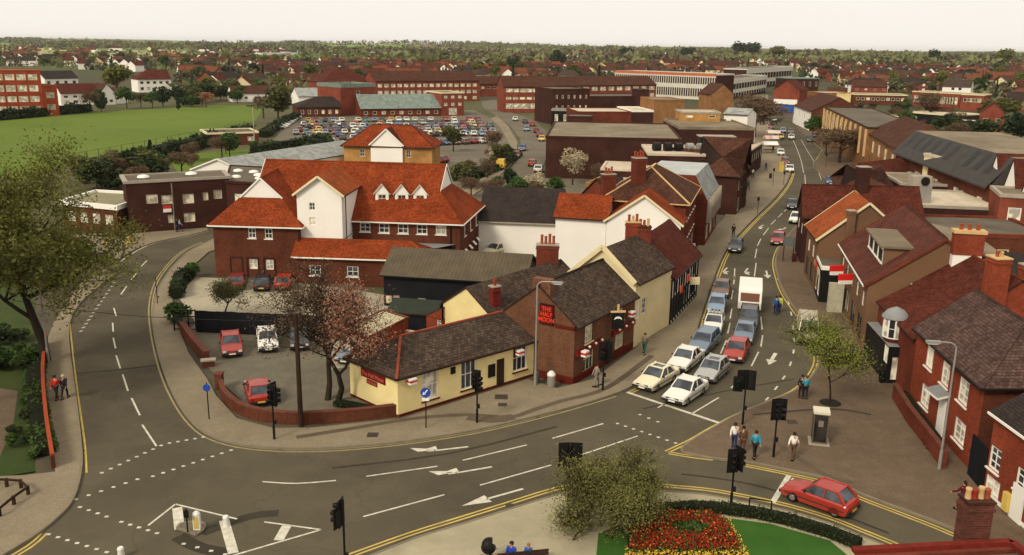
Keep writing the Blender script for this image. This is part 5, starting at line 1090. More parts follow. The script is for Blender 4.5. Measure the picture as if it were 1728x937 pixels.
a, ang = heading(1264, 519, 1263, 540); cv = thing('caravan', 'white touring caravan with a wide brown front window, towed in the queue', 'caravan', (a.x, a.y, 0), None, ang)
m = MB(); pr = [(-2.3, .45), (2.2, .45), (2.35, 1.1), (2.15, 2.15), (1.8, 2.48), (-2.0, 2.5), (-2.3, 2.2)]
CW = paint('caravan white', (.78, .73, .63), 0, .35)
for s in (-1.05, 1.05):
    pts = [(x, s, z) for x, z in pr]; m.poly(pts if s < 0 else pts[::-1], CW)
for i in range(len(pr)):
    a_, b_ = pr[i], pr[(i+1) % len(pr)]; m.poly([(a_[0], 1.05, a_[1]), (b_[0], 1.05, b_[1]), (b_[0], -1.05, b_[1]), (a_[0], -1.05, a_[1])][::-1], CW)
m.local('body', cv)
m = MB(); m.poly([(2.345, -.85, 1.22), (2.345, .85, 1.22), (2.20, .85, 1.98), (2.20, -.85, 1.98)], plain('tinted caravan window', (.16, .07, .045), .2, .2, 1)); m.local('front_window', cv)
for s in (-1, 1):
    m = MB(); m.tube((-.1, .8*s, .32), (-.1, 1.06*s, .32), .32, .32, RUB, 14); m.local('wheel', cv)
    m = MB(); m.box((.6, 1.06*s, 1.3), (1.1, .03, .6), CGL); m.local('side_window', cv)
m = MB(); m.bar((2.2, 0, .45), (3.2, 0, .45), .12, .1, BLACK); m.local('drawbar', cv)
car('bright red hatchback waiting at the stop line of the right hand road', 'hatch', 'red', 1381, 852, 1343, 838)
w = 'cars in the pub car park'
car('orange red hatchback with its nose to the viewer by the black fence', 'hatch', 'red', 391, 594, 394, 615, w, z=.05); car('white hatchback in the middle of the three by the black fence', 'hatch', 'white', 452, 586, 455, 606, w, z=.05)
car('black car parked behind the tall telegraph pole', 'hatch', 'black', 505, 583, 507, 602, w, z=.05); car('red hatchback standing alone near the curved wall with its back to the road', 'hatch', 'red', 436, 673, 428, 650, w, z=.05)
w = 'cars parked under the office wall'
car('dull red hatchback on the left of three cars under the office wall', 'hatch', 'dark red', 402, 484, 408, 470, w, z=.03); car('black hatchback between two red cars under the office wall', 'hatch', 'black', 445, 486, 452, 471, w, z=.03); car('bright red hatchback on the right of three cars under the office wall', 'hatch', 'red', 482, 485, 492, 470, w, z=.03)
car('pale car mostly hidden beyond the black barn, before the white wall', 'hatch', 'cream', 836, 430, 828, 432)
car('small dark car half hidden beside the yellow wing and the twin trunked tree', 'hatch', 'blue grey', 598, 606, 590, 612, z=.05)
car('beige van parked in the lay-by behind the young green tree', 'van', 'beige', 1362, 571, 1364, 590)
w = 'cars moving along the upper high street'
car('grey car alone in the left lane, before the queue', 'hatch', 'dark grey', 1241, 423, 1234, 440, w); car('orange red car coming down beside the grey road sign', 'hatch', 'red', 1312, 411, 1306, 426, w)
car('white saloon next to the dark red roofed shop', 'saloon', 'white', 1343, 375, 1334, 388, w); car('dark grey saloon coming round the bend, behind the white saloon', 'saloon', 'dark grey', 1336, 351, 1336, 366, w)
w = 'cars in the busy part of the high street'
for (x, y, hx, hy, c, k, t) in ((1332, 290, 1334, 300, 'white', 'saloon', 'white saloon, nearest of the cars parked by the left kerb'), (1325, 277, 1330, 288, 'dark red', 'hatch', 'dark red car parked by the left kerb, behind the white saloon'), (1317, 262, 1322, 272, 'white', 'hatch', 'white hatchback parked at the left kerb beyond the dark red car'),
    (1317, 234, 1320, 243, 'yellow', 'saloon', 'yellow car coming down the left lane near the market stalls'), (1335, 235, 1338, 244, 'white', 'saloon', 'white car driving beside the yellow one in the high street'), (1321, 224, 1323, 231, 'light blue', 'hatch', 'pale blue car right behind the yellow one'), (1334, 225, 1336, 231, 'brown', 'saloon', 'brown car right behind the white one in the high street'),
    (1366, 239, 1371, 246, 'dark grey', 'saloon', 'dark car in the right hand parking bay'), (1301, 217, 1303, 224, 'dark red', 'hatch', 'dark red car at the far left kerb under the bare tree'), (1401, 311, 1405, 322, 'blue', 'saloon', 'blue car parked in front of the shops on the right'),
    (1374, 232, 1378, 238, 'silver', 'hatch', 'silver car parked under the small green tree'), (1306, 205, 1308, 210, 'white', 'hatch', 'distant white car near the blue fronted shop')):
    car(t, k, c, x, y, hx, hy, w)
w = 'cars on the road beside the big car park'
for (x, y, hx, hy, c, k, t) in ((846, 285, 858, 272, 'yellow', 'van', 'yellow van on the road beside the big car park'), (871, 266, 864, 275, 'red', 'hatch', 'red car coming towards the viewer by the bend'), (881, 254, 876, 262, 'blue', 'saloon', 'dark blue car behind the red one on the bend'), (914, 238, 912, 245, 'yellow', 'hatch', 'orange yellow car parked by the dark block'),
    (898, 280, 902, 270, 'red', 'hatch', 'red car next to the white one by the dark block'), (908, 290, 912, 278, 'white', 'saloon', 'white car parked against the dark block'), (889, 221, 884, 228, 'light blue', 'hatch', 'light blue car at the top of the bend'), (905, 224, 900, 216, 'dark red', 'hatch', 'dark red car queuing at the top of the bend'),
    (898, 213, 893, 207, 'red', 'hatch', 'red car in the queue at the top of the bend'), (886, 208, 881, 203, 'dark grey', 'hatch', 'dark car in the queue above the red ones'), (869, 204, 865, 200, 'white', 'hatch', 'white car at the far end of the queue on the bend'), (910, 231, 907, 224, 'dark red', 'saloon', 'maroon car right behind the orange yellow one')):
    car(t, k, c, x, y, hx, hy, w)
# the big car park: rows of small cars
cols = ['white', 'red', 'dark red', 'blue', 'light blue', 'silver', 'dark grey', 'beige', 'cream', 'brown', 'white', 'red', 'silver', 'green', 'orange', 'blue grey', 'black', 'yellow']
rc = random.Random(3); n = 0
bay = {'white': 'white', 'red': 'red'}
ROWN = ['farthest row', 'second farthest row', 'third farthest row', 'fourth farthest row', 'fifth farthest row', 'sixth farthest row', 'short near row', 'tiny near row', 'near right row', 'row right of white gable', 'row left of white gable']
for ri, (xa, ya, xb, yb) in enumerate(((520, 206, 822, 204), (512, 213, 835, 209), (520, 217, 842, 214), (506, 222, 845, 219), (500, 227, 850, 224), (505, 231, 852, 229), (510, 236, 700, 236), (560, 243, 580, 243), (720, 246, 840, 240), (700, 280, 760, 272), (520, 270, 575, 262))):
    a, b = A(xa, ya, 0), A(xb, yb, 0); d = (b-a); L = d.length; d.normalize(); k = int(L/2.55)
    for i in range(k):
        if rc.random() < .12: continue
        p = a+d*(i*2.55); c = rc.choice(cols); kd = rc.choice(['saloon', 'hatch', 'hatch', 'estate'])
        X, Y = proj(p.x, p.y, 0)
        o = link('parked_car', simple_car(c, kd), label='small %s %s, %s, %s of car park' % (c, 'estate car' if kd == 'estate' else 'saloon' if kd == 'saloon' else 'hatchback', ROWN[ri], ['left end', 'left half', 'right half', 'right end'][min(3, int(4*i/k))]), cat='car', group='cars in the big car park')
        o.location = (p.x, p.y, 0); o.rotation_euler.z = math.atan2(d.y, d.x)+math.pi/2*(1 if rc.random() < .6 else -1)+rc.uniform(-.06, .06); n += 1
a, b = A(470, 218, 0), A(498, 199, 0)
for i in range(9):
    p = a.lerp(b, i/8); o = link('parked_car', simple_car('white' if i % 3 else 'silver', 'saloon'), label='pale car in the diagonal row along the left hedge of the big car park', cat='car', group='pale cars in the diagonal row'); o.location = p; o.rotation_euler.z = .2
# ---------------- street furniture ----------------
RL, AL, GL = plain('red lens', (.25, .01, .01), .2), plain('amber lens', (.35, .16, .01), .2), plain('green lens', (.01, .12, .05), .2)
def signal(label, px, py, heads, H=3.5, z=.12, ped=True):
    """heads: (direction the lenses face in degrees clockwise from +Y, metres sideways, top height, number of lenses)"""
    a = A(px, py, z); t = thing('traffic_light', label, 'traffic light', (a.x, a.y, z), 'traffic lights at the junction')
    m = MB(); m.tube(a, (a.x, a.y, z+H), .055, .055, BLACK, 8); m.tube(a, (a.x, a.y, z+.9), .08, .08, BLACK, 8); m.build('pole', t)
    for deg, off, top, n in heads:
        r = R(deg); f = Vector((math.sin(r), math.cos(r), 0)); s = Vector((f.y, -f.x, 0)); c = Vector((a.x, a.y, z+top-n*.33-.1))+s*off+f*.16; ang = math.atan2(s.y, s.x)
        m = MB(); hh = n*.33+.1; m.box(c, (.34, .24, hh), BLACK, ang); q = c-f*.02; m.box((q.x, q.y, c.z-.14), (.62, .03, hh+.28), BLACK, ang)
        m.bar(c+Vector((0, 0, hh*.5)), (a.x, a.y, c.z+hh*.5), .06, .06, BLACK); h = m.build('signal_head', t)
        for i in range(n):
            zc = c.z+hh-.2-i*.33; p = Vector((c.x, c.y, zc))+f*.125
            g = MB(); g.tube(p, p+f*.015, .1, .1, (RL, AL, GL)[i if n == 3 else 2], 10); o = link('lens', g.data('lens', t.location), h)
            g = MB(); g.tube(p, p+f*.2+Vector((0, 0, -.03)), .125, .13, BLACK, 10, cap=False); link('hood', g.data('hood', t.location), h)
    if ped: m = MB(); m.box((a.x+.1, a.y, z+1.0), (.16, .14, .28), BLACK); m.build('push_button_box', t)
    return t
signal('traffic light on the pavement by the curved wall and the pub car park', 463, 741, [(200, -.12, 3.5, 3), (70, .25, 3.5, 3), (300, .2, 3.5, 2)])
signal('traffic light standing in front of the yellow wall of the pub', 805, 713, [(200, .0, 3.55, 3), (120, .2, 3.4, 3), (290, .4, 2.8, 1)])
signal('traffic light on the left pavement next to the cream saloon at the stop line', 1017, 658, [(40, .3, 3.6, 3), (180, .1, 3.5, 3)], 3.6)
signal('traffic light at the kerb left of the three waiting people', 1253, 716, [(350, -.25, 3.6, 3), (20, .3, 3.6, 3), (190, .5, 3.2, 2)], 3.6)
signal('traffic light between the man in the blue jacket and the phone box', 1305, 771, [(195, -.2, 3.7, 3), (165, .2, 3.7, 3), (110, .5, 3.5, 2)], 3.7)
signal('traffic light on the near side of the right hand road by the hoop barrier', 1233, 858, [(60, .2, 3.5, 3), (170, .15, 3.4, 3)])
signal('traffic light at the bottom edge, left of the double yellow line', 583, 975, [(280, .1, 3.8, 3), (300, -.2, 3.5, 2)], 4.0)
signal('traffic light rising out of the big shrub, above the road', 958, 868, [(350, -.25, 3.9, 3), (5, .35, 3.9, 3), (270, .3, 3.6, 3)], 3.9)
def post_sign(name, label, px, py, H, z=.12, cat='sign'):
    a = A(px, py, z); t = thing(name, label, cat, (a.x, a.y, z)); m = MB(); m.tube(a, (a.x, a.y, z+H), .04, .04, STEEL if 0 else BLACK, 7); m.build('pole', t); return t, a
BLUE = plain('blue sign', (.02, .06, .30), .5, .05)
t, a = post_sign('keep_left_sign', 'blue round arrow sign on a slim post before the yellow pub wall', 719, 722, 2.7)
m = MB(); m.tube((a.x, a.y-.06, 2.55), (a.x, a.y-.09, 2.55), .33, .33, BLUE, 20); m.build('sign_disc', t)
m = MB(); y = a.y-.1
m.poly([(a.x+.14, y, 2.72), (a.x+.09, y, 2.77), (a.x-.1, y, 2.52), (a.x-.05, y, 2.47)], WPAINT); m.poly([(a.x-.2, y, 2.4), (a.x+.02, y, 2.45), (a.x-.14, y, 2.61)], WPAINT); m.build('arrow_emblem', t)
m = MB(); m.box((a.x, a.y-.08, 2.0), (.45, .04, .18), WPAINT); m.build('plate', t)
t, a = post_sign('small_post_sign', 'slim post with a small dark sign left of the car park entrance', 353, 707, 2.5); m = MB(); m.tube((a.x, a.y-.05, 2.3), (a.x, a.y-.08, 2.3), .25, .25, BLUE, 14); m.build('sign_disc', t)
t, a = post_sign('pavement_post', 'dark post on the inner kerb of the left road', 266, 512, 2.6, cat='post')
def lamp(label, px, py, H, ax, ay):
    a = A(px, py, .12); t = thing('street_lamp', label, 'street lamp', (a.x, a.y, .12), 'street lamps'); m = MB()
    m.tube(a, (a.x, a.y, 1.3), .11, .10, STEEL, 10); m.tube((a.x, a.y, 1.3), (a.x, a.y, H-.3), .075, .055, STEEL, 8); m.build('column', t)
    d = Vector((ax, ay, 0)); top = Vector((a.x, a.y, H-.3)); m = MB(); pts = [top, top+d*.12+Vector((0, 0, .2)), top+d*.35+Vector((0, 0, .32)), top+d]; pts[-1].z = H+.05; m.path(pts, .04, STEEL, 7); m.build('arm', t)
    e = top+d; e.z = H+.02; m = MB(); dn = d.normalized(); m.bar(e-dn*.1, e+dn*.7, .24, .14, STEEL); m.bar(e+dn*.05+Vector((0, 0, -.09)), e+dn*.62+Vector((0, 0, -.09)), .2, .06, LAMP); m.build('lantern', t)
lamp('grey street lamp at the join of the yellow wing and the brick pub', 903, 650, 7.9, 1.1, -.3); lamp('grey street lamp in front of the bright red brick house', 1585, 791, 7.9, -1.0, .1); lamp('grey street lamp by the big tree on the left pavement', 82, 612, 7.6, 1.5, .3)
a = A(508, 718, .1); t = thing('telegraph_pole', 'thick dark telegraph pole rising behind the curved wall', 'telegraph pole', (a.x, a.y, .1)); m = MB(); m.tube(a, (a.x, a.y, 7.6), .17, .13, TIMBER, 10); m.build('pole', t)
m = MB(); m.bar((a.x-.4, a.y, 7.2), (a.x+.4, a.y, 7.2), .1, .1, TIMBER); m.build('crossarm', t)
m = MB(); p0 = Vector((a.x, a.y, 7.1)); p1 = Vector((-46, 66, 6.5)); pts = [p0.lerp(p1, i/12)-Vector((0, 0, 1.0*math.sin(math.pi*i/12))) for i in range(13)]; m.path(pts, .022, BLACK, 4); tag(m.build('telephone_wire'), 'thin sagging telephone wire crossing the left road from the telegraph pole', 'wire')
# phone box
a = A(1381, 746, .12); an = -.25; t = thing('phone_box', 'modern glass and steel telephone box with a pale roof, on the paved triangle', 'phone box', (a.x, a.y, .12), None, an)
ALU = plain('brushed aluminium', (.17, .14, .10), .4, .1, 2, metal=.5)
m = MB(); m.box((0, 0, 0), (1.25, 1.25, .08), CONC); m.local('base_slab', t)
m = MB()
for x in (-.42, .42):
    for y in (-.42, .42): m.box((x, y, .08), (.07, .07, 1.95), ALU)
for z in (.1, 1.95):
    for q in (-.42, .42): m.box((q, 0, z), (.05, .8, .08), ALU); m.box((0, q, z), (.8, .05, .08), ALU)
m.local('frame', t)
m = MB(); m.box((0, 0, 2.03), (.98, .98, .16), plain('phone box roof', (.62, .56, .42), .4, .05)); m.local('roof', t)
for i, (x, y, w, d) in enumerate(((0, -.41, .78, .02), (-.41, 0, .02, .78), (.41, 0, .02, .78), (0, .41, .78, .02))):
    m = MB(); m.box((x, y, .2), (w, d, 1.74), glassm('dark phone box glass', (.012, .009, .007), .35, .15)); m.local('glass_panel', t)
m = MB(); m.box((0, -.435, 1.2), (.3, .02, .4), plain('grey phone', (.2, .16, .12), .5)); m.local('payphone', t)
# road island with bollards
a = A(322, 896, 0); pts = [A(*p, 0) for p in ((299, 894), (322, 901), (331, 905), (342, 897), (347, 888), (340, 884), (318, 884), (304, 887))]
m = MB(); m.prism(pts[::-1], 0, .12, ASPH2); 
for p, q in zip(pts, pts[1:]+pts[:1]): m.bar((p.x, p.y, .08), (q.x, q.y, .08), .12, .1, KERB)
tag(m.build('road_island'), kind='structure')
a = A(333, 893, .12); t = thing('illuminated_bollard', 'white and yellow bollard on the small road island', 'bollard', (a.x, a.y, .12)); m = MB(); m.box((a.x, a.y, .12), (.34, .22, .85), PLW); m.lathe((a.x, a.y, .97), [(.2, 0), (.18, .06), (.08, .14)], PLW, 10); m.build('shell', t); m = MB(); m.box((a.x+.0, a.y-.12, .2), (.24, .02, .65), YLINE); m.build('yellow_panel', t)
t, a = post_sign('island_post', 'dark post with a small sign on the road island, left of the bollard', 317, 898, 1.3, cat='sign post'); m = MB(); m.box((a.x, a.y-.05, .95), (.26, .05, .4), BLACK); m.build('sign_plate', t)
for (px, py, t_) in ((382, 888, 'short white bollard above the bold white hatching bar'), (205, 942, 'white topped bollard cut by the bottom edge of the picture')):
    a = A(px, py, 0); t = thing('white_bollard', t_, 'bollard', (a.x, a.y, 0)); m = MB(); m.lathe((a.x, a.y, 0), [(.17, 0), (.15, .45), (.17, .5), (.12, .58)], PLW, 10); m.build('shell', t)
for (px, py, t_) in ((180, 413, 'left of two small yellow bollards near the brown office'), (218, 413, 'right of two small yellow bollards near the brown office')):
    a = A(px, py, .12); m = MB(); m.box(a, (.5, .3, .85), YLINE); m.lathe((a.x, a.y, .97), [(.22, 0), (.15, .12)], YLINE, 8); tag(m.build('yellow_bollard'), t_, 'bollard')
# bin by the pub, A-board, hoop barrier, litter bins, grey road sign
a = A(930, 652, .12); t = thing('litter_bin', 'pale grey round litter bin standing at the brick pub wall', 'bin', a); m = MB(); m.lathe(a, [(.28, 0), (.3, .1), (.3, .85)], STEEL, 12); m.build('body', t); m = MB(); m.lathe((a.x, a.y, a.z+.85), [(.31, 0), (.31, .12), (.15, .3)], PLW, 12); m.build('lid', t)
a = A(906, 645, .12); m = MB(); m.lathe(a, [(.22, 0), (.22, .7), (.12, .85)], plain('dark grey bin', (.08, .07, .06)), 10); tag(m.build('litter_bin'), 'small dark bin between the street lamp and the brick pub', 'bin')
a = A(1490, 645, .12); t = thing('pavement_board', 'dark folding advertising board on the pavement before the turret shop', 'sign', a); m = MB(); m.box((a.x, a.y-.15, a.z), (.6, .04, .85), BLACK, .2); m.build('board', t); m = MB(); m.box((a.x, a.y+.15, a.z), (.6, .04, .85), BLACK, .2); m.build('board', t)
a, b = A(1263, 868, .12), A(1300, 874, .12); m = MB(); m.path([a, a+Vector((0, 0, .95)), b+Vector((0, 0, .95)), b], .04, BLACK, 7); tag(m.build('hoop_barrier'), 'black hoop barrier at the near kerb of the right hand road', 'barrier')
for (x, y, t_) in ((1340, 441, 'dark red litter bin beside the grey road sign'), (1300, 301, 'dark litter bin on the wide left pavement of the high street')):
    a = A(x, y, .12); m = MB(); m.lathe(a, [(.26, 0), (.28, .8), (.2, .95)], MAROON if y > 400 else BLACK, 10); tag(m.build('litter_bin'), t_, 'bin')
p, q = A(1321, 441, .12), A(1337, 443, .12); t = thing('direction_sign', 'grey backed road sign on two poles at the right kerb of the high street', 'road sign', p); m = MB(); m.tube(p, p+Vector((0, 0, 2.9)), .05, mat=BLACK, n=6); m.tube(q, q+Vector((0, 0, 2.9)), .05, mat=BLACK, n=6); m.build('pole', t)
m = MB(); m.bar(p+Vector((-.1, -.07, 2.4)), q+Vector((.1, -.07, 2.4)), .04, 1.1, plain('grey sign back', (.10, .11, .10), .6)); m.build('sign_panel', t)
for (x, y, H, t_) in ((1278, 361, 2.6, 'dark parking post standing alone on the left pavement of the high street'), (1304, 313, 3.2, 'dark post with a sign near the dark litter bin'), (1322, 313, 2.6, 'thin post close to the kerb by the parked white saloon'), (1393, 283, 3.0, 'black post with a round sign on the right pavement')):
    t, a = post_sign('street_post', t_, x, y, H, cat='post'); m = MB(); m.box((a.x, a.y, H-.5), (.35, .06, .5), BLACK, 0); m.build('sign_plate', t)
a = A(1317, 290, .12); m = MB(); m.box(a, (.9, .9, 1.9), YLINE); tag(m.build('yellow_kiosk'), 'pale yellow kiosk on the left pavement of the high street', 'kiosk')
# red handrail wall on the left, low rail by the grass
pts = [A(*p, .12) for p in ((79, 580), (74, 640), (80, 720), (91, 790))]
t = thing('red_topped_wall', 'low dark brick wall with a bright red orange top along the left pavement', 'wall', pts[2]); m = MB(); k = MB(); sp_ = smooth(pts, 3)
for p, r in zip(sp_, sp_[1:]): m.bar((p.x, p.y, .5), (r.x, r.y, .5), .22, .8, BR_DARK); k.bar((p.x, p.y, .97), (r.x, r.y, .97), .22, .12, plain('red orange coping', (.32, .055, .020), .7, .2, 2))
m.build('brickwork', t); k.build('coping', t)
t = thing('knee_rail', 'low dark timber knee rail round the grass at the left edge', 'railing', A(20, 845)); prev = None
for (x, y) in ((-20, 822), (12, 822), (36, 824), (48, 835), (24, 852), (0, 872)):
    a = A(x, y, .1); m = MB(); m.box((a.x, a.y, 0), (.14, .14, .62), TIMBER); m.build('post', t)
    if prev is not None: m = MB(); m.bar(prev+Vector((0, 0, .45)), a+Vector((0, 0, .45)), .08, .12, TIMBER); m.build('rail', t)
    prev = a
# ---------------- people ----------------
SKIN = plain('skin', (.45, .24, .14), .7, .05, 5)
def skinned(name, joints, edges, radii, root=0, sub=1):
    me = bpy.data.meshes.new(name); me.from_pydata(joints, edges, []); o = bpy.data.objects.new('tmp', me); COL.objects.link(o)
    sk = o.modifiers.new('s', 'SKIN'); 
    for v, r in zip(me.skin_vertices[0].data, radii): v.radius = (r, r) if not isinstance(r, tuple) else r
    me.skin_vertices[0].data[root].use_root = True
    ss = o.modifiers.new('u', 'SUBSURF'); ss.levels = sub; ss.render_levels = sub
    dg = bpy.context.evaluated_depsgraph_get(); m2 = bpy.data.meshes.new_from_object(o.evaluated_get(dg)); bpy.data.objects.remove(o)
    for p in m2.polygons: p.use_smooth = True
    return m2
PC = {}
def figure(pose):
    if pose in PC: return PC[pose]
    st = {'stand': (.04, -.03, .05, -.02), 'walk': (.28, -.26, -.22, .24), 'walk2': (-.22, .24, .2, -.2), 'sit': (0, 0, .2, .2), 'push': (.2, -.2, .42, .42)}[pose]
    z0 = 0 if pose != 'sit' else -.45
    J = {}; J['pel'] = (0, 0, .95+z0); J['wai'] = (.01, 0, 1.1+z0); J['che'] = (.02, 0, 1.33+z0); J['nec'] = (.02, 0, 1.49+z0); J['chin'] = (.05, 0, 1.56+z0); J['head'] = (.03, 0, 1.66+z0); J['crown'] = (.02, 0, 1.73+z0)
    for s, n in ((1, 'L'), (-1, 'R')):
        lg = st[0] if s > 0 else st[1]; ar = st[2] if s > 0 else st[3]
        J['hip'+n] = (0, .09*s, .9+z0)
        if pose == 'sit': J['kne'+n] = (.42, .11*s, .47); J['ank'+n] = (.44, .11*s, .09); J['toe'+n] = (.6, .11*s, .04)
        else: J['kne'+n] = (lg*.62+.03, .10*s, .49); J['ank'+n] = (lg-.03, .10*s, .09+abs(min(lg, 0))*.2); J['toe'+n] = (lg+.14, .11*s, .04+abs(min(lg, 0))*.05)
        J['sho'+n] = (.02, .17*s, 1.42+z0); J['elb'+n] = (ar*.5, .23*s, 1.14+z0); J['wri'+n] = (ar*1.15+.04, .22*s, .91+z0+abs(ar)*.12); J['pal'+n] = (ar*1.3+.05, .22*s, .83+z0+abs(ar)*.14)
    def mk(name, keys, edges, rad): idx = {k: i for i, k in enumerate(keys)}; return skinned(name, [J[k] for k in keys], [(idx[a], idx[b]) for a, b in edges], rad)
    keys = ['pel', 'wai', 'che', 'nec', 'chin', 'head', 'crown']+[a+n for n in 'LR' for a in ('hip', 'kne', 'ank', 'toe', 'sho', 'elb', 'wri', 'pal')]
    rad = [.115, .10, .12, .05, .07, .095, .06]+[.085, .055, .038, .035, .055, .04, .028, .03]*2
    ed = [('pel', 'wai'), ('wai', 'che'), ('che', 'nec'), ('nec', 'chin'), ('chin', 'head'), ('head', 'crown')]
    for n in 'LR': ed += [('pel', 'hip'+n), ('hip'+n, 'kne'+n), ('kne'+n, 'ank'+n), ('ank'+n, 'toe'+n), ('che', 'sho'+n), ('sho'+n, 'elb'+n), ('elb'+n, 'wri'+n), ('wri'+n, 'pal'+n)]
    # five fingers from each palm
    for s, n in ((1, 'L'), (-1, 'R')):
        x, y, z = J['pal'+n]
        for i, (dx, ln) in enumerate(((-.026, .062), (-.009, .075), (.009, .08), (.026, .07), (.045, .045))):
            k1 = 'f%d%s' % (i, n); J[k1] = (x+dx, y, z-ln*(1 if i < 4 else .3)); keys.append(k1); rad.append(.009); ed.append(('pal'+n, k1))
    body = mk('body', keys, ed, rad)
    tk = ['pel', 'wai', 'che', 'nec']+[a+n for n in 'LR' for a in ('sho', 'elb', 'wri')]
    top = mk('jacket', tk, [('pel', 'wai'), ('wai', 'che'), ('che', 'nec')]+[e for n in 'LR' for e in (('che', 'sho'+n), ('sho'+n, 'elb'+n), ('elb'+n, 'wri'+n))], [.16, .145, .155, .065]+[.085, .062, .05]*2)
    lk = ['pel']+[a+n for n in 'LR' for a in ('hip', 'kne', 'ank')]
    leg = mk('trousers', lk, [e for n in 'LR' for e in (('pel', 'hip'+n), ('hip'+n, 'kne'+n), ('kne'+n, 'ank'+n))], [.14]+[.11, .078, .062]*2)
    h = MB(); x, y, z = J['head']; h.lathe((x-.02, 0, z-.05), [(.085, -.03), (.112, .03), (.108, .09), (.07, .135), (.02, .15)], SKIN, 10); hair = h.data('hair')
    f = MB(); f.box((x+.095, 0, z-.03), (.03, .025, .05), SKIN); 
    for s in (-1, 1): f.box((x+.088, .035*s, z+.015), (.012, .022, .012), BLACK); f.box((x, .1*s, z-.03), (.03, .02, .05), SKIN)
    f.box((x+.085, 0, z-.075), (.014, .05, .01), plain('lips', (.3, .09, .07))); face = f.data('face')
    sh = []
    for n in 'LR':
        q = MB(); ax, ay, az = J['ank'+n]; tx, ty, tz = J['toe'+n]; q.bar((ax-.06, ay, tz+.0), (tx+.05, ty, tz), .1, .09, BLACK); sh.append(q.data('shoe'))
    PC[pose] = (body, top, leg, hair, face, sh); return PC[pose]
def person(label, px, py, deg, pose, top, leg, hair=(.03, .018, .01), h=1.0, z=.12, loc=None, group=None):
    a = A(px, py, z) if loc is None else Vector(loc); t = thing('person', label, 'person', a, group, R(90-deg)); t.scale = (h, h, h)
    body, tm, lm, hm, fm, sh = figure(pose)
    def add(n, me, mat):
        o = link(n, me, t)
        if mat is not None:
            if not me.materials: me.materials.append(mat)
            o.material_slots[0].link = 'OBJECT'; o.material_slots[0].material = mat
        return o
    if not body.materials: body.materials.append(SKIN)
    b = add('body', body, None); o = link('face', fm, b)
    add('jacket', tm, plain('cloth %.2f %.2f %.2f' % top, top, .9, .2, 4)); add('trousers', lm, plain('cloth %.2f %.2f %.2f' % leg, leg, .9, .2, 4)); add('hair', hm, plain('hair %.2f' % hair[0], hair, .8, .3, 8))
    for m in sh: add('shoe', m, None)
    return t
DK, NV, BRN, GRY, WHT = (.02, .018, .02), (.02, .03, .09), (.10, .05, .03), (.20, .18, .15), (.70, .66, .56)
person('person in a white shirt and blue trousers, left one of two at the signal pole', 1238, 758, 20, 'walk', WHT, NV)
person('person in brown standing by the signal pole, just right of the white shirt', 1252, 764, 10, 'stand', BRN, BRN, (.02, .012, .01))
person('person in a bright blue jacket and black trousers walking away, seen from behind', 1273, 773, 355, 'walk2', (.02, .26, .36), DK, h=1.02)
person('person in a white jacket and brown trousers walking near the phone box', 1337, 775, 40, 'walk', WHT, BRN)
person('person in black coat at the kerb beside the young green tree', 1351, 672, 0, 'stand', DK, DK); person('person in a turquoise top at the kerb, close beside the one in black', 1358, 673, 0, 'stand', (.03, .25, .32), DK, (.12, .07, .03))
person('person in a blue jacket crossing the high street', 1308, 530, 20, 'walk', (.02, .10, .28), NV, z=0); person('person in a yellow green top crossing the high street beside the blue jacket', 1314, 529, 10, 'walk2', (.45, .50, .08), NV, z=0)
person('person in a grey top and green trousers on the pavement by the timber framed shop', 1087, 597, 200, 'walk', (.22, .17, .12), (.03, .12, .08)); person('person in a grey jacket bending along the pavement before the brick pub', 1006, 652, 70, 'walk', (.24, .21, .16), GRY)
person('person in a red coat walking up the left pavement', 96, 674, 0, 'walk', (.42, .02, .015), DK); person('person in a dark coat with pale hair beside the one in red', 110, 673, 0, 'walk2', DK, DK, (.5, .42, .3))
person('person in a light blue jacket by the brown offices on the left road', 304, 391, 80, 'walk', (.25, .32, .36), NV); person('dark clothed person beside the light blue jacket by the brown offices', 299, 391, 90, 'stand', DK, DK)
person('person in black walking up the high street pavement near the mansard block', 1237, 400, 10, 'walk', DK, DK)
person('person in a dark maroon coat behind the nearest chimney, by the cottage', 1622, 862, 330, 'push', (.10, .015, .018), DK)
person('person standing inside the telephone box', 0, 0, 150, 'stand', BRN, DK, loc=(A(1381, 746, .2).x, A(1381, 746, .2).y, .2), h=.98) if 0 else None
for (x, y, c, t_) in ((1256, 343, DK, 'shopper in dark clothes before the dark brown gables'), (1262, 320, (.03, .12, .08), 'shopper in green on the left pavement of the high street'), (1292, 288, NV, 'shopper in navy on the left pavement near the stalls'), (1270, 300, WHT, 'shopper in white on the left pavement of the high street'), (1304, 258, DK, 'shopper in black between the stalls and the parked cars'), (1382, 246, (.3, .04, .03), 'shopper in red on the right pavement by the bare tree'), (1389, 250, DK, 'shopper in black on the right pavement by the bare tree')): person(t_, x, y, 170, 'walk', c, DK)
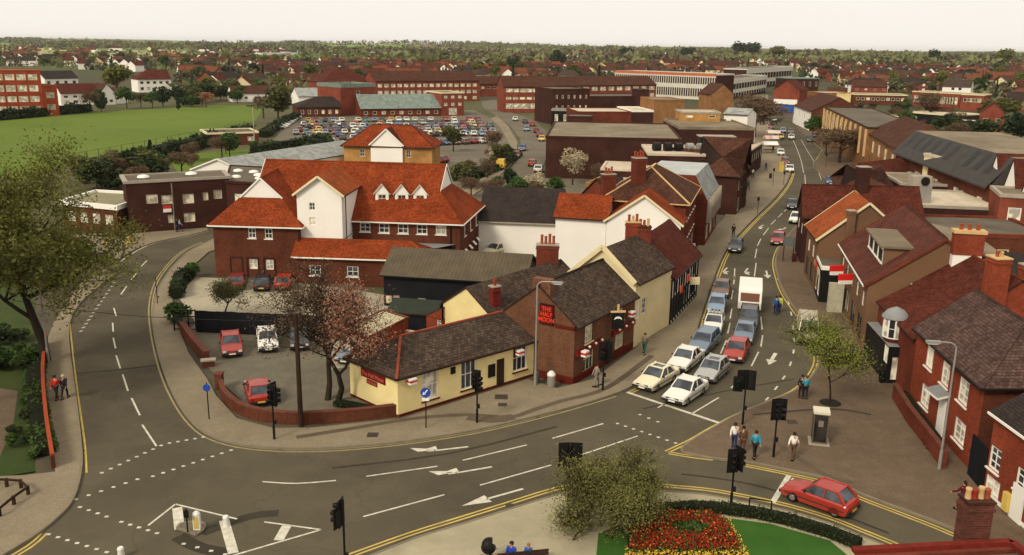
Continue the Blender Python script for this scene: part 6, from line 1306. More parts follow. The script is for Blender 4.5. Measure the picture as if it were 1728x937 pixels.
# group on the bench at the bottom, with a pram
be = A(872, 957, .12); t = thing('bench', 'dark timber bench at the bottom edge of the pale paving', 'bench', be)
for i in range(3): m = MB(); m.bar((be.x-1.3, be.y-.1+i*.16, .55), (be.x+1.5, be.y+.5+i*.16, .55), .12, .05, TIMBER); m.build('seat_slat', t)
for i in range(2): m = MB(); m.bar((be.x-1.3, be.y-.4, .75+i*.18), (be.x+1.5, be.y+.2, .75+i*.18), .04, .12, TIMBER); m.build('backrest_slat', t)
for x in (-1.1, 1.3): m = MB(); m.box((be.x+x, be.y+.05+x*.21, .12), (.1, .5, .42), TIMBER, .2); m.build('leg', t)
person('child in a blue jacket sitting upright on the bench at the bottom edge', 0, 0, 190, 'sit', (.03, .10, .30), NV, (.25, .12, .05), .78, loc=(be.x+.55, be.y+.3, .2)); person('person in royal blue sitting on the bench at the bottom edge', 0, 0, 200, 'sit', (.02, .05, .30), NV, loc=(be.x-.25, be.y+.1, .12)); person('person in an orange red top at the bottom edge near the pram', 0, 0, 150, 'sit', (.5, .09, .04), DK, (.25, .07, .03), loc=(be.x-1.0, be.y-.9, .05))
pm_ = thing('pram', 'black hooded pram beside the bench at the bottom edge', 'pram', (be.x-1.35, be.y+.2, .12)); o = pm_.location
m = MB(); m.lathe((o.x, o.y, .75), [(.22, 0), (.34, .15), (.36, .3)], BLACK, 12); m.build('basket', pm_)
m = MB(); vs = []; 
for i in range(7):
    for j in range(9):
        a, b = math.pi*.62*i/6, math.pi*j/8; vs.append((o.x-.05-.38*math.cos(a)*1.0+.1, o.y+.34*math.cos(b)*(.55+.45*math.sin(a)), 1.0+.42*math.sin(a)*math.sin(b)+.1))
m.mesh(vs, [(i*9+j, i*9+j+1, (i+1)*9+j+1, (i+1)*9+j) for i in range(6) for j in range(8)], BLACK, True); m.build('hood', pm_)
for x in (-.3, .3):
    for y in (-.25, .25): m = MB(); m.tube((o.x+x, o.y+y-.02, .3), (o.x+x, o.y+y+.02, .3), .17, .17, BLACK, 12); m.build('wheel', pm_)
m = MB(); m.path([(o.x+.3, o.y, .9), (o.x+.75, o.y, 1.15)], .03, STEEL, 6); m.build('handle', pm_)
for (x, y) in ((474, 757), (700, 742), (905, 703), (1160, 592), (1212, 470), (1284, 366), (136, 762), (262, 556), (1380, 622), (1210, 722), (860, 853), (1420, 822)):
    c = A(x, y, 0); m = MB(); m.prism([(c.x-.22, c.y-.2), (c.x+.22, c.y-.2), (c.x+.22, c.y+.2), (c.x-.22, c.y+.2)], -.02, .009, plain('cast iron', (.06, .045, .032), .7)); m.build('drain_grating', road)
# market stalls on the left pavement of the high street
STR = brick('red and white stall canvas', (.45, .05, .04), (.70, .62, .52), (.7, .62, .5), .2, .8, 3, .02)
for i, (x, y) in enumerate(((1300, 247), (1304, 237), (1298, 258))):
    a = A(x, y, .12); t = thing('market_stall', ['market stall with red and white canvas, middle of the three by the kerb', 'market stall with red and white canvas, farthest of the three by the kerb', 'market stall with a pale canvas, nearest of the three by the kerb'][i], 'market stall', a, 'market stalls')
    for dx in (-1.4, 1.4):
        for dy in (-1.2, 1.2): m = MB(); m.box((a.x+dx, a.y+dy, .12), (.06, .06, 2.1), STEEL); m.build('pole', t)
    m = MB(); c = a; m.mesh([(c.x-1.7, c.y-1.5, 2.1), (c.x+1.7, c.y-1.5, 2.1), (c.x+1.7, c.y+1.5, 2.1), (c.x-1.7, c.y+1.5, 2.1), (c.x-1.7, c.y, 2.8), (c.x+1.7, c.y, 2.8)], [(0, 1, 5, 4), (2, 3, 4, 5), (0, 4, 3), (1, 2, 5)], STR if i < 2 else WHITE); m.build('canopy', t)
    m = MB(); m.box((c.x, c.y, .8), (2.8, 1.6, .1), TIMBER); m.build('counter', t)
# ---------------- the town beyond: each building stands where its foot is seen ----------------
def mid(name, label, cat, b0, b1, top, depth, wall, roof=None, rows=None, flat=None, fascia=None, ends=('gable', 'gable'), rh=2.5, axis=0, frame=None, glass=None, z=None, group=None, gut=None, wh=1.2, side=None, par=.35, skew=0):
    """b0, b1: picture points of the foot of the front wall; top: picture row of the eaves above b0; z: or the foot's eave height with b0/b1 on the eaves"""
    if z is None:
        p0, p1 = A(*b0), A(*b1); h = hz(p0, top)
    else: p0, p1 = A(*b0, z), A(*b1, z); h = z
    P4 = rect(p0, p1, depth)
    if skew: sh = (P4[1]-P4[0]).normalized()*skew; P4[2] += sh; P4[3] += sh
    L = (P4[1]-P4[0]).length; wins = {}; kw = dict(frame=frame or CPAINT, fw=.12, depth=.05)
    if glass: kw['glass'] = glass
    if rows:
        ws = []
        for n, zf, hf, w in rows: ws += row(L, n, h*zf, w if w > 0 else L*.9, h*hf, max(1, int((w if w > 0 else L*.9)/1.2)), 1, 1.0, **kw)
        wins[0] = ws
    if side:
        for e in side[0]:
            ws = []
            for n, zf, hf, w in side[1]: ws += row((P4[(e+1) % 4]-P4[e]).length, n, h*zf, w, h*hf, max(1, int(w/1.2)), 1, 1.0, **kw)
            wins[e] = ws
    r = building(name, label, cat, P4, h, wall, wins, group=group)
    wall = wall['*'] if isinstance(wall, dict) else wall
    if flat is not None: flat_roof(r, P4, h, flat, fascia or wall, par, .4, .15)
    else:
        R4 = P4 if axis == 0 else [P4[1], P4[2], P4[3], P4[0]]
        roof_on(r, R4, h, rh, roof, ends, oh=.4, ov=.2, wall=wall, gut=gut, barge=None)
    return r, P4, h
BR_OR = brick('orange office brick', (.30, .055, .022), (.24, .045, .02)); BR_FAR = brick('far red brick', (.22, .055, .03), (.17, .045, .025)); CREAMW = CPAINT
mid('orange_brick_office', 'four storey orange red brick office block with pale window bands at the left edge', 'office building', (-70, 199), (76, 196), 120, 14, BR_OR, flat=FELT, fascia=BR_OR, rows=[(7, .80, .13, 2.6), (7, .55, .14, 2.6), (7, .32, .13, 2.6), (7, .10, .13, 2.6)], glass=GLASS_L)
mid('orange_brick_annexe', 'lower step of the orange brick office block, on its right', 'office building', (76.5, 196), (101, 195), 146, 12, BR_OR, flat=FELT, fascia=BR_OR, rows=[(2, .6, .2, 2.2), (2, .2, .2, 2.2)], glass=GLASS_L)
mid('slate_roofed_house', 'white house with a grey slate roof right behind the orange brick offices', 'house', (78, 160), (134, 158), 133, 10, WHITE, T_DARK, [(4, .2, .25, 1.6), (4, .65, .2, 1.6)], rh=3.2)
mid('white_terrace', 'white rendered terrace with brown red roofs right of the orange brick offices', 'terrace', (104, 178), (168, 176), 158, 10, WHITE, T_RED, [(4, .15, .25, 1.8), (4, .6, .22, 1.6)], rh=3.4, ends=('gable', 'gable')); mid('white_gable_house', 'white house with its gable toward the playing field, next to the white terrace', 'house', (170, 177), (196, 176), 160, 9, WHITE, T_BROWN, [(2, .2, .3, 1.4)], rh=4, axis=1)
mid('white_gable_cottage', 'smaller white gabled cottage nearest the big round tree behind the field', 'house', (197, 175), (216, 174), 162, 9, WHITE, T_BROWN, [(1, .2, .3, 1.4)], rh=3, axis=1)
mid('white_villa', 'large white villa with a hipped dark red roof beyond the playing field', 'house', (234, 156), (290, 155), 134, 12, WHITE, T_RED, [(5, .15, .25, 1.6), (5, .62, .22, 1.6)], rh=4.2, ends=('hip', 'gable'))
mid('brick_gable_house', 'red brick house with a grey roof, gable to the left, beyond the field', 'house', (366, 157), (413, 154), 137, 12, BR_FAR, T_DARK, [(3, .55, .2, 1.2)], rh=4); mid('timber_gabled_houses', 'pair of small timbered gables at the far corner of the field', 'house', (392, 172), (456, 171), 158, 9, WHITE, T_BROWN, [(4, .3, .3, 1.3)], rh=3)
mid('brown_pavilion', 'low brown brick pavilion with a flat roof at the corner of the field', 'pavilion', (350, 246), (437, 243), 227, 10, BR_DARK, flat=FELT_DARK, fascia=CPAINT, rows=[(3, .3, .4, 1.6)])
mid('red_roofed_hall', 'big brick hall with a long orange red hipped roof behind the grey green block', 'hall', (545, 172), (632, 170), 139, 16, BR_FAR, T_RED, [(5, .5, .2, 1.2)], rh=5, ends=('hip', 'hip'))
mid('hipped_grey_block', 'low brown building with a hipped grey roof at the left corner of the car park', 'building', (503, 198), (576, 197), 181, 14, BR_DARK, T_DARK, [(6, .3, .4, 1.0)], rh=3, ends=('hip', 'gable')); mid('white_wall_block', 'white walled building with a pale grey roof behind the low hipped block', 'building', (504, 178), (574, 177), 163, 14, WHITE, GREYM, rh=3)
mid('grey_green_block', 'grey green clad box above red brick, left end of the long grey roof', 'building', (576, 196), (634, 193), 148, 14, {'*': BR_FAR, 1: GREYGREEN}, flat=FELT_PALE, fascia=GREYGREEN, rows=[(1, .75, .12, 1.6), (1, .4, .12, 1.6)], par=1.2)
mid('long_grey_roof_building', 'long low brick building with a big dull grey green roof facing the car park', 'building', (609, 198), (744, 196), 184, 14, BR_MID, GREYGREEN, [(9, .3, .4, 1.4)], rh=4.4)
mid('white_windowed_brick_block', 'three storey red brick block with white windows and flat roof at the car park corner', 'building', (745, 196), (783, 195), 158, 13, BR_FAR, flat=FELT, fascia=CPAINT, rows=[(3, .78, .12, 1.2), (3, .45, .13, 1.2), (1, .05, .3, 3)], frame=WPAINT, glass=GLASS_L)
mid('long_brick_terrace', 'long three storey brick terrace with rows of cream windows behind the grey roofs', 'terrace', (634, 173), (808, 170), 137, 14, BR_FAR, T_BROWN, [(16, .70, .16, 2.0), (16, .38, .16, 2.0), (10, .08, .16, 2.0)], rh=4, glass=GLASS_L, ends=('gable', 'gable'))
mid('low_gap_terrace', 'plain brick terrace with a dark roof at the end of the long row', 'terrace', (809, 163), (850, 162), 142, 12, BR_FAR, T_BROWN, [(4, .6, .2, 2.0)], rh=3.5)
mid('brick_flats', 'three storey brick flats with broad cream windows above the bend in the side road', 'block of flats', (849, 190), (936, 190), 146, 13, BR_FAR, T_BROWN, [(7, .78, .14, 3.0), (7, .5, .1, 2.0), (6, .15, .2, 3.0)], rh=3.6, glass=GLASS_L); mid('brick_flats', 'brick flats with cream dormer windows behind the dark purple blocks', 'block of flats', (936, 176), (1106, 172), 145, 13, BR_FAR, T_BROWN, [(12, .7, .22, 3.0), (12, .3, .22, 2.4)], rh=3.6, glass=GLASS_L)
mid('dark_corner_block', 'windowless dark brown corner block standing above the side road queue', 'building', (932, 210), (994, 209), 152, 16, BR_DEEP, flat=FELT_DARK, rows=[(6, .75, .1, .6), (6, .45, .1, .6)]); mid('dark_purple_block', 'long dark purple brown blank block beside the windowless corner block', 'building', (994, 198), (1093, 197), 164, 16, BR_DEEP, flat=FELT_DARK)
mid('dark_stair_block', 'narrow dark brown stair tower rising from the long purple block', 'building', (1076, 199), (1093, 199), 153, 8, BR_DEEP, flat=FELT_DARK)
WSTRIPE = plain('white spandrel', (.60, .56, .46), .7, .1)
def striped(label, b0, b1, top, depth, n, bands):
    r, P4, h = mid('striped_office', label, 'office building', b0, b1, top, depth, BR_DEEP, flat=FELT_DARK, fascia=WSTRIPE, par=.6)
    a, b = P4[0], P4[1]; d = (b-a); L = d.length; d.normalize(); no = Vector((d.y, -d.x))
    for z0, z1 in bands:
        board(r, a, b, 0, L, h*z0, h*z1, WSTRIPE, .12, .2, 'white_band')
    m = MB()
    for i in range(n): c = a+d*(L*(i+.5)/n)+no*.3; m.box((c.x, c.y, h*.1), (.35, .25, h*.86), WSTRIPE, math.atan2(d.y, d.x))
    tag(m.build('fins', r), kind='stuff'); board(r, a, b, 0, L, h*.95, h+.7, plain('orange fascia', (.45, .12, .05)) if 'long' in label else WSTRIPE, .2, .2, 'fascia_board'); return r
striped('long white and black striped office block, two bands of dark windows', (1036, 160), (1206, 170), 121, 16, 46, [(.0, .12), (.45, .62), (.9, .96)]); striped('lower striped wing with white fins beside the high street trees', (1232, 168), (1292, 156), 136, 14, 14, [(.3, .5), (.8, .95)]); striped('farthest striped wing stepping up the high street', (1258, 152), (1335, 142), 118, 14, 16, [(.3, .5), (.8, .95)])
mid('brown_gable_hall', 'brown brick hall with a plain gable between the striped offices and the trees', 'hall', (1198, 192), (1236, 192), 160, 12, BR_TAN, T_BROWN, rh=4, axis=1)
mid('tan_tower_block', 'tall blank tan brick tower block above the shopping centre roofs', 'tower', (1101, 226), (1152, 226), 170, 14, BR_TAN, flat=FELT, fascia=BR_TAN)
mid('maroon_block', 'maroon brick block with a white roof edge left of the tan tower', 'building', (1064, 226), (1101, 226), 189, 16, BR_DEEP, flat=FELT_PALE, fascia=WPAINT, par=.5); mid('maroon_block', 'lower red brown block with pale roof left of the maroon block', 'building', (974, 226), (1064, 226), 190, 16, BR_MID, flat=FELT_PALE, fascia=BR_MID, par=.3)
mid('small_plant_room', 'small dark box on the roof edge above the big dark block', 'plant room', (956, 232), (998, 233), 198, 9, BR_DEEP, flat=FELT_DARK); mid('columned_entrance', 'grey roofed entrance with pale columns facing the queue of cars', 'entrance', (930, 215), (976, 216), 187, 8, BLACK, flat=FELT, fascia=STEEL, rows=[(3, .1, .7, 1.0)], glass=GLASS_L)
mid('big_dark_store', 'big blank dark brown store with a mottled flat roof', 'store', (920, 300), (1146, 306), 232, 34, BR_DEEP, flat=FELT, fascia=BR_DEEP, par=.3)
_, _, hu = mid('upper_dark_store', 'higher blank dark block with a weathered pale roof beside the high street', 'store', (1142, 284), (1268, 286), 218, 22, BR_DEEP, flat=FELT, fascia=FELT, par=.5)
r, P4, h = mid('yellow_roof_house', 'yellow brick penthouse with white clad corner on top of the high dark block', 'penthouse', (1150, 191), (1216, 192), 190, 8, BR_YEL, flat=FELT_PALE, fascia=CONC, z=hu+2.0, rows=[(2, .9, .06, 1.6)]); mid('white_roof_hut', 'white pitched plant room on top of the high dark block', 'plant room', (1222, 192), (1262, 194), 190, 7, WHITE, GREYM, z=hu+1.7, rh=1.2)
mid('pale_roofed_shop', 'shop block with a pale gravel roof and roof plant before the dark store', 'shop', (1094, 262), (1190, 264), 0, 13, BR_DEEP, flat=FELT_PALE, fascia=FELT_PALE, z=8.2, par=.3); mid('pale_roofed_annexe', 'low annexe with a long pale roof left of the roof plant', 'shop', (1014, 287), (1094, 290), 0, 9, BR_DEEP, flat=FELT_PALE, fascia=FELT_PALE, z=6.4, par=.25)
pcr = [V2(A(1222, 300)), V2(A(1262, 301)), V2(A(1283, 284)), V2(A(1243, 283))]; r_ = building('pale_roofed_corner', 'pale flat roof below the high dark block, at the high street edge', 'shop', pcr, 5.0, BR_DEEP, {1: row((pcr[2]-pcr[1]).length, 6, 2.6, 1.2, 1.6, 2, 1, .5)}); flat_roof(r_, pcr, 5.0, FELT_PALE, FELT_PALE, .25, .3, .1); mid('recessed_flat_roof', 'flat roof with raised brown edges behind the orange roofed white building', 'shop', (988, 316), (1072, 322), 0, 12, BR_MID, flat=FELT_PALE, fascia=BR_TAN, z=5.2, par=.6)
pk = thing('roof_plant', 'dark cylinders and a silver duct on the pale gravel roof', 'roof plant', A(1150, 258, 8.3)); c = pk.location
for i in range(5): m = MB(); m.tube((c.x-4+i*1.7, c.y+2, c.z+.6), (c.x-3+i*1.7, c.y+2.3, c.z+.6), .7, .7, BLACK if i < 3 else STEEL, 10); m.build('duct', pk)
m = MB(); m.box((c.x+6.5, c.y+6, c.z), (5.5, 2.5, 2.0), BLACK); m.build('housing', pk); m = MB(); m.box((c.x+6.5, c.y+6, c.z+2.0), (5.8, 2.8, .15), CONC); m.build('housing_lid', pk)
# brown hipped and gabled roofs between the mansard block and the flat roofs
mid('brown_hipped_shop', 'shop with a steep dark brown hipped roof and black stack on the high street', 'shop', (1180, 294), (1246, 298), 0, 13, BR_DEEP, T_BROWN, z=5.8, rh=5.0, ends=('hip', 'hip'), side=((1,), [(4, .6, .25, 1.3), (3, .06, .35, 2.2)])); mid('brown_gabled_shop', 'small brown gabled shop between the hipped roof and the dark block', 'shop', (1236, 300), (1262, 292), 0, 12, BR_DEEP, T_BROWN, z=5.4, rh=3.4, axis=1)
mid('dark_red_back_range', 'low range with a dull dark red roof behind the shop terrace', 'building', (1090, 284), (1150, 286), 0, 8, BR_MID, T_RED, z=5.4, rh=2.8); mid('little_brick_gable', 'little old gable with two chimneys behind the white building', 'building', (1035, 348), (1075, 345), 0, 8, BR_MID, T_DARK, z=4.6, rh=3.0)
mid('green_awning_shop', 'tall narrow pale shop with a green awning, on the left pavement of the high street', 'shop', (1228, 360), (1240, 343), 322, 8, CREAM, T_BROWN, [(2, .55, .2, 1.2)], rh=2.5); mid('white_shop_house', 'narrow white shop before the dark gables on the high street', 'shop', (1241, 341), (1249, 327), 303, 8, WHITE, T_BROWN, [(1, .55, .2, 1.2)], rh=2.5)
mid('black_fronted_shop', 'black fronted shop with grey windows under the high dark block', 'shop', (1250, 325), (1267, 285), 285, 9, BLACK, flat=FELT_DARK, rows=[(5, .5, .3, 1.4)])
# right of the high street
r, P4, h = mid('red_gabled_shop', 'red brick gabled shop with blue shopfront at the head of the high street', 'shop', (1302, 190), (1346, 192), 152, 16, BR_FAR, T_RED, rh=3.8, axis=1, gut=None); board(r, P4[0], P4[1], .5, 9.3, .3, 3.2, plain('blue shopfront', (.03, .08, .25)), .1, .1, 'shopfront'); board(r, P4[0], P4[1], .5, 9.3, 3.3, 5.2, WPAINT, .1, .1, 'shop_fascia')
r, P4, h = mid('mock_tudor_shop', 'mock tudor shop with white upper floor and brown roof at the bend', 'shop', (1338, 208), (1366, 222), 178, 16, {'*': BR_DARK, 0: WHITE}, T_BROWN, [(4, .55, .25, 1.2)], rh=4.4); mid('yellow_ended_block', 'tan block with one bright yellow end wall', 'building', (1385, 190), (1433, 190), 158, 12, {'*': BR_TAN, 1: YELLOW}, flat=FELT_PALE); board(r, P4[0], P4[1], .2, 5, .2, 2.4, WPAINT, .1, .1, 'shopfront')
m_ = mid('yellow_end_wall', 'bright yellow rendered annexe between brown block and long flat roofs', 'building', (1416, 191), (1433, 191), 160, 5, YELLOW, flat=FELT_PALE)
mid('green_roofed_block', 'dark block with a pale green flat roof near the head of the high street', 'building', (1330, 158), (1380, 158), 133, 14, BR_DEEP, flat=plain('pale green roof', (.17, .25, .19), .7), fascia=plain('pale green roof', (.17, .25, .19), .7), par=.4, rows=[(5, .5, .3, 1.2)])
mid('long_flat_school', 'long low brown building with a thin pale flat roof, centre right', 'school', (1440, 176), (1530, 178), 160, 14, BR_DARK, flat=FELT, fascia=CPAINT, rows=[(10, .45, .3, 1.6)]); mid('window_wall_school', 'long low school with a wall of white framed windows and red ends', 'school', (1537, 178), (1618, 183), 155, 12, BR_FAR, flat=FELT, fascia=CPAINT, rows=[(16, .25, .5, 2.0)], glass=GLASS_L); mid('school_red_end', 'lower red brick wing at the right end of the window walled school', 'school', (1619, 186), (1658, 188), 160, 12, BR_FAR, flat=FELT, fascia=CPAINT, rows=[(6, .55, .25, 1.6)])
mid('flat_roofed_hall', 'wide pale roofed hall in front of the window walled school', 'hall', (1530, 190), (1606, 196), 0, 16, BLACK, flat=FELT_PALE, fascia=CPAINT, z=3.4); mid('low_white_roof', 'low brown shed with a white roof, behind the brown curved shops', 'shed', (1490, 212), (1545, 214), 198, 9, BR_TAN, flat=FELT_PALE, fascia=CPAINT)
mid('red_gabled_house_right', 'detached red brick house with white gable trim near the right edge', 'house', (1650, 220), (1692, 222), 192, 10, BR_FAR, T_RED, [(2, .55, .2, 1.4), (2, .1, .25, 1.4)], rh=3.6, axis=1); mid('small_white_roofed_shed', 'small dark shed with white roof left of the detached brick house', 'shed', (1612, 222), (1650, 224), 205, 8, BR_DEEP, flat=FELT_PALE)
mid('pale_long_roof', 'long building with a broad pale sheet roof behind the dark mansard', 'building', (1560, 262), (1740, 300), 0, 22, CREAM, flat=FELT_PALE, fascia=FELT_PALE, z=8.5)
def streetrow(name, label, cat, e0, e1, z, depth, wall, **k): return mid(name, label, cat, e0, e1, 0, depth, wall, z=z, **k)
COLB = brick('brown column brick', (.22, .11, .045), (.18, .085, .035))
r, P4, h = streetrow('columned_shops', 'curved brown shop row with tall yellowish window columns, right of the bare trees', 'shop', (1392, 182), (1464, 217), 8.5, 12, COLB, flat=FELT_DARK, fascia=TIMBER, rows=[(10, .35, .55, 1.6)], glass=GLASS_L, par=.3)
a, b = P4[0], P4[1]; d = (b-a); L = d.length; d.normalize(); no = Vector((d.y, -d.x))
for i in range(11): c = a+d*(.4+(L-.8)*i/10)+no*.2; m = MB(); m.box((c.x, c.y, 2.8), (.5, .4, h-3), BUFF, math.atan2(d.y, d.x)); m.build('column', r)
streetrow('hipped_window_shop', 'shop with long white window band and a brown hipped roof beside the dark mansard', 'shop', (1463, 222), (1512, 250), 7.5, 12, BR_TAN, roof=T_BROWN, rows=[(5, .55, .3, 2.4), (4, .05, .3, 2.6)], glass=GLASS_L, rh=3.8, ends=('hip', 'hip'))
# dark mansard with roof lights
GRM = ribbed('dark mansard sheet', (.060, .052, .044), .45, (.035, .030, .026), .9)
r, P4, h = streetrow('dark_mansard_centre', 'long shopping block with a dark sloping mansard cut by nine dark roof lights', 'shopping centre', (1513, 254), (1668, 308), 7.6, 20, BR_TAN, roof=None, flat=FELT_DARK, rows=[(6, .35, .35, 2.4)], glass=GLASS_L, frame=WPAINT) if 0 else (None, None, None)
p0, p1 = A(1513, 254, 7.6), A(1672, 312, 7.6); P4 = rect(p0, p1, 16); L = (P4[1]-P4[0]).length
r = building('dark_mansard_centre', 'long shopping block with a dark sloping mansard cut by nine dark roof lights', 'shopping centre', P4, 7.6, BR_DARK, {0: row(L, 5, 3.6, 2.0, 2.0, 2, 1, 2, frame=WPAINT, glass=GLASS_L)+row(L, 6, .4, 3, 2.2, 2, 1, 1, frame=BLACK)})
d = (P4[1]-P4[0]).normalized(); nv = Vector((-d.y, d.x)); no = -nv; zt = 11.0; o0, o1 = P4[0]+no*.7, P4[1]+no*.7; i0, i1 = P4[0]+nv*2.6, P4[1]+nv*2.6
m = MB(); slab(m, [T3(o0, 7.3), T3(o1, 7.3), T3(i1, zt), T3(i0, zt)], .25, GRM); m.poly([T3(i0, zt), T3(i1, zt), T3(P4[2], zt), T3(P4[3], zt)], FELT); m.poly([T3(P4[3], 7.5), T3(P4[0], 7.5), T3(i0, zt), T3(P4[3], zt)], GRM); m.poly([T3(P4[1], 7.5), T3(P4[2], 7.5), T3(P4[2], zt), T3(i1, zt)], GRM); m.build('roof', r)
for i in range(10):
    if i == 6: continue
    u = 2+(L-4)*i/9.6; q0 = o0+d*u; sl = (i0-o0); f = lambda t, du, k=.09: (q0.x+d.x*du+sl.x*t, q0.y+d.y*du+sl.y*t, 7.3+(zt-7.3)*t+k)
    m = MB(); slab(m, [f(.35, 0), f(.35, 1.5), f(.9, 1.5), f(.9, 0)], .1, plain('blackish roof light', (.018, .017, .016), .5), GRM); m.build('roof_light', r)  # panes in a plain near-black colour, dull so they barely mirror the sky
board(r, P4[0], P4[1], L*.3, L*.95, 2.9, 3.4, WPAINT, .7, .3, 'shop_canopy')
# white gabled red roofed shops at the right edge
p0, p1 = A(1668, 318, 6.5), A(1745, 352, 6.5); P4 = rect(p0, p1, 14); L = (P4[1]-P4[0]).length
r = building('white_gabled_shops', 'red roofed shops with two tall white gables and dark paired windows at the right edge', 'shop', P4, 6.5, BR_FAR); roof_on(r, P4, 6.5, 4.8, T_RED, ('gable', 'gable'), wall=BR_FAR, oh=.3)
d = (P4[1]-P4[0]).normalized(); nv = Vector((-d.y, d.x))
for k, u in enumerate((.3, 6.2, 12)):
    q0 = P4[0]+d*u-nv*.3; q1 = q0+d*4.2; R4 = [q0, q1, q1+nv*5, q0+nv*5]
    building('', '', '', R4, 7.4, WHITE, {0: [(.9, 4.9, .8, 1.8, 2, 3, dict(frame=BLACK)), (2.5, 4.9, .8, 1.8, 2, 3, dict(frame=BLACK)), (.9, 1.9, .8, 1.8, 2, 3, dict(frame=BLACK)), (2.5, 1.9, .8, 1.8, 2, 3, dict(frame=BLACK))]}, root=r, wname='gable_wall'); roof_on(r, [R4[1], R4[2], R4[3], R4[0]], 7.4, 4.0, T_RED, ('gable', 'gable'), wall=WHITE, oh=.15, ov=.1)
# low roofs in the foreground of the mansard
streetrow('red_gable_low_shop', 'low red brick gabled shop with a grey flat roof before the dark mansard', 'shop', (1425, 300), (1470, 306), 4.5, 12, BR_MID, roof=T_RED, rh=2.6, axis=1); streetrow('grey_roofed_link', 'low link with a pale grey felt roof before the mansard shops', 'shop', (1470, 288), (1560, 296), 4.8, 12, BR_MID, flat=FELT, fascia=CONC)
streetrow('grey_hipped_shop', 'small hipped grey brown roof with orange hip tiles just above the dark red roof', 'shop', (1420, 318), (1508, 322), 4.6, 12, BR_TAN, roof=T_BROWN, rh=2.8, ends=('hip', 'hip'))
streetrow('pale_flat_store', 'broad pale flat roof with a rooftop fan housing behind the gabled buildings', 'store', (1512, 348), (1760, 358), 5.2, 14, BR_DEEP, flat=FELT_PALE, fascia=CONC, par=.3); streetrow('brown_parapet_store', 'long low roof with brown parapets behind the pale flat roof', 'store', (1520, 312), (1690, 318), 5.2, 12, BR_DEEP, flat=FELT, fascia=CONC, par=.3)
streetrow('dark_flat_store', 'broad dark bitumen roof in front of the pale flat roof', 'store', (1500, 396), (1780, 404), 5.0, 11, BR_DARK, flat=FELT_DARK, fascia=BR_MID, par=.4, rows=[(5, .4, .35, 1.2)]); streetrow('brick_yard_building', 'brick yard building with a pale parapet and sash window right of the gabled roof', 'building', (1590, 392), (1675, 398), 4.4, 7, BR_TAN, flat=FELT_DARK, fascia=CONC, rows=[(2, .45, .35, 1.2)], frame=WPAINT)
streetrow('white_door_shed', 'small dark shed with white door and pale roof at the right edge', 'shed', (1690, 420), (1760, 426), 3.6, 5, BR_DARK, flat=FELT_PALE, fascia=CONC, rows=[(2, .1, .6, .9)], glass=WPAINT, frame=WPAINT); streetrow('dark_slated_annexe', 'dark slated annexe between the tall chimneys and the right edge', 'building', (1665, 478), (1780, 486), 5.0, 8, BLACK, roof=T_DARK, rh=2.0)
streetrow('right_edge_brick_building', 'brick building with white framed windows at the right edge above the pale roof', 'building', (1688, 332), (1790, 338), 7.8, 7, BR_FAR, flat=FELT, fascia=CONC, rows=[(2, .55, .3, 1.4)], frame=WPAINT)
fh = thing('rooftop_fan', 'square rooftop fan housing with a round grille on the pale flat roof', 'roof plant', A(1548, 340, 5.4)); c = fh.location; m = MB(); m.box((c.x, c.y, 5.3), (2.6, 1.6, 2.2), STEEL); m.build('housing', fh); m = MB(); m.box((c.x, c.y, 7.5), (2.4, 1.6, 1.2), CONC); m.build('cowl', fh); m = MB(); m.tube((c.x+.3, c.y-.9, 8.1), (c.x+.3, c.y-1.0, 8.1), .55, .55, BLACK, 16); m.build('grille', fh)
# industrial sheds far behind
for k, (x0, y0, x1, y1, tp, mt, t_) in enumerate(((455, 101, 535, 100, 93, WHITE, 'far white factory shed left of the orange roofs'), (540, 103, 620, 102, 96, WHITE, 'far pale factory shed with grey roof in the middle distance'), (622, 98, 700, 97, 91, plain('far blue cladding', (.05, .10, .25)), 'far blue clad factory shed before the green fields'))): mid('factory_shed', t_, 'factory', (x0, y0), (x1, y1), tp, 40, mt, GREYM, rh=3)
mid('far_orange_terrace', 'far long terrace with an orange roof left of the blue shed', 'terrace', (545, 110), (622, 109), 104, 10, WHITE, T_ORANGE2, rh=4); mid('far_orange_terrace', 'far long terrace with an orange roof right below the blue shed', 'terrace', (628, 109), (676, 108), 103, 10, WHITE, T_ORANGE2, rh=4); mid('far_orange_terrace', 'far long terrace with pink orange roof in front of the dark poplar', 'terrace', (770, 122), (860, 122), 116, 10, WHITE, T_ORANGE2, rh=4)
mid('yellow_gabled_house', 'far yellow house with steep gables above the brick flats', 'house', (1000, 128), (1026, 128), 114, 10, YELLOW, T_BROWN, rh=4.5, axis=1)
# ---------------- trees: tapered trunk and limbs, crown of many small leaf faces ----------------
def leaf_quads(P, size, rr, flat=.35, n=None, asp=.6):
    """P: (N,3) centres -> verts, faces of bent diamond leaves"""
    N_ = len(P); a = rr.normal(size=(N_, 3)); a[:, 2] *= .8; a /= np.linalg.norm(a, axis=1)[:, None]+1e-9
    b = rr.normal(size=(N_, 3)); b -= (a*b).sum(1)[:, None]*a; b /= np.linalg.norm(b, axis=1)[:, None]+1e-9
    s = size*rr.uniform(.55, 1.35, (N_, 1)); a = a*s; b = b*s*asp
    V = np.stack([P-a, P+b, P+a, P-b], 1).reshape(-1, 3); F = np.arange(N_*4).reshape(-1, 4); return V, F
def np_mesh(name, V, F, mat, more=None):
    me = bpy.data.meshes.new(name); n = len(V); k = F.shape[1]; me.vertices.add(n); me.vertices.foreach_set('co', V.astype(np.float32).ravel())
    me.loops.add(F.size); me.loops.foreach_set('vertex_index', F.astype(np.int32).ravel()); me.polygons.add(len(F)); me.polygons.foreach_set('loop_start', np.arange(0, F.size, k, dtype=np.int32)); me.polygons.foreach_set('loop_total', np.full(len(F), k, dtype=np.int32))
    me.materials.append(mat); me.update(calc_edges=True); return me
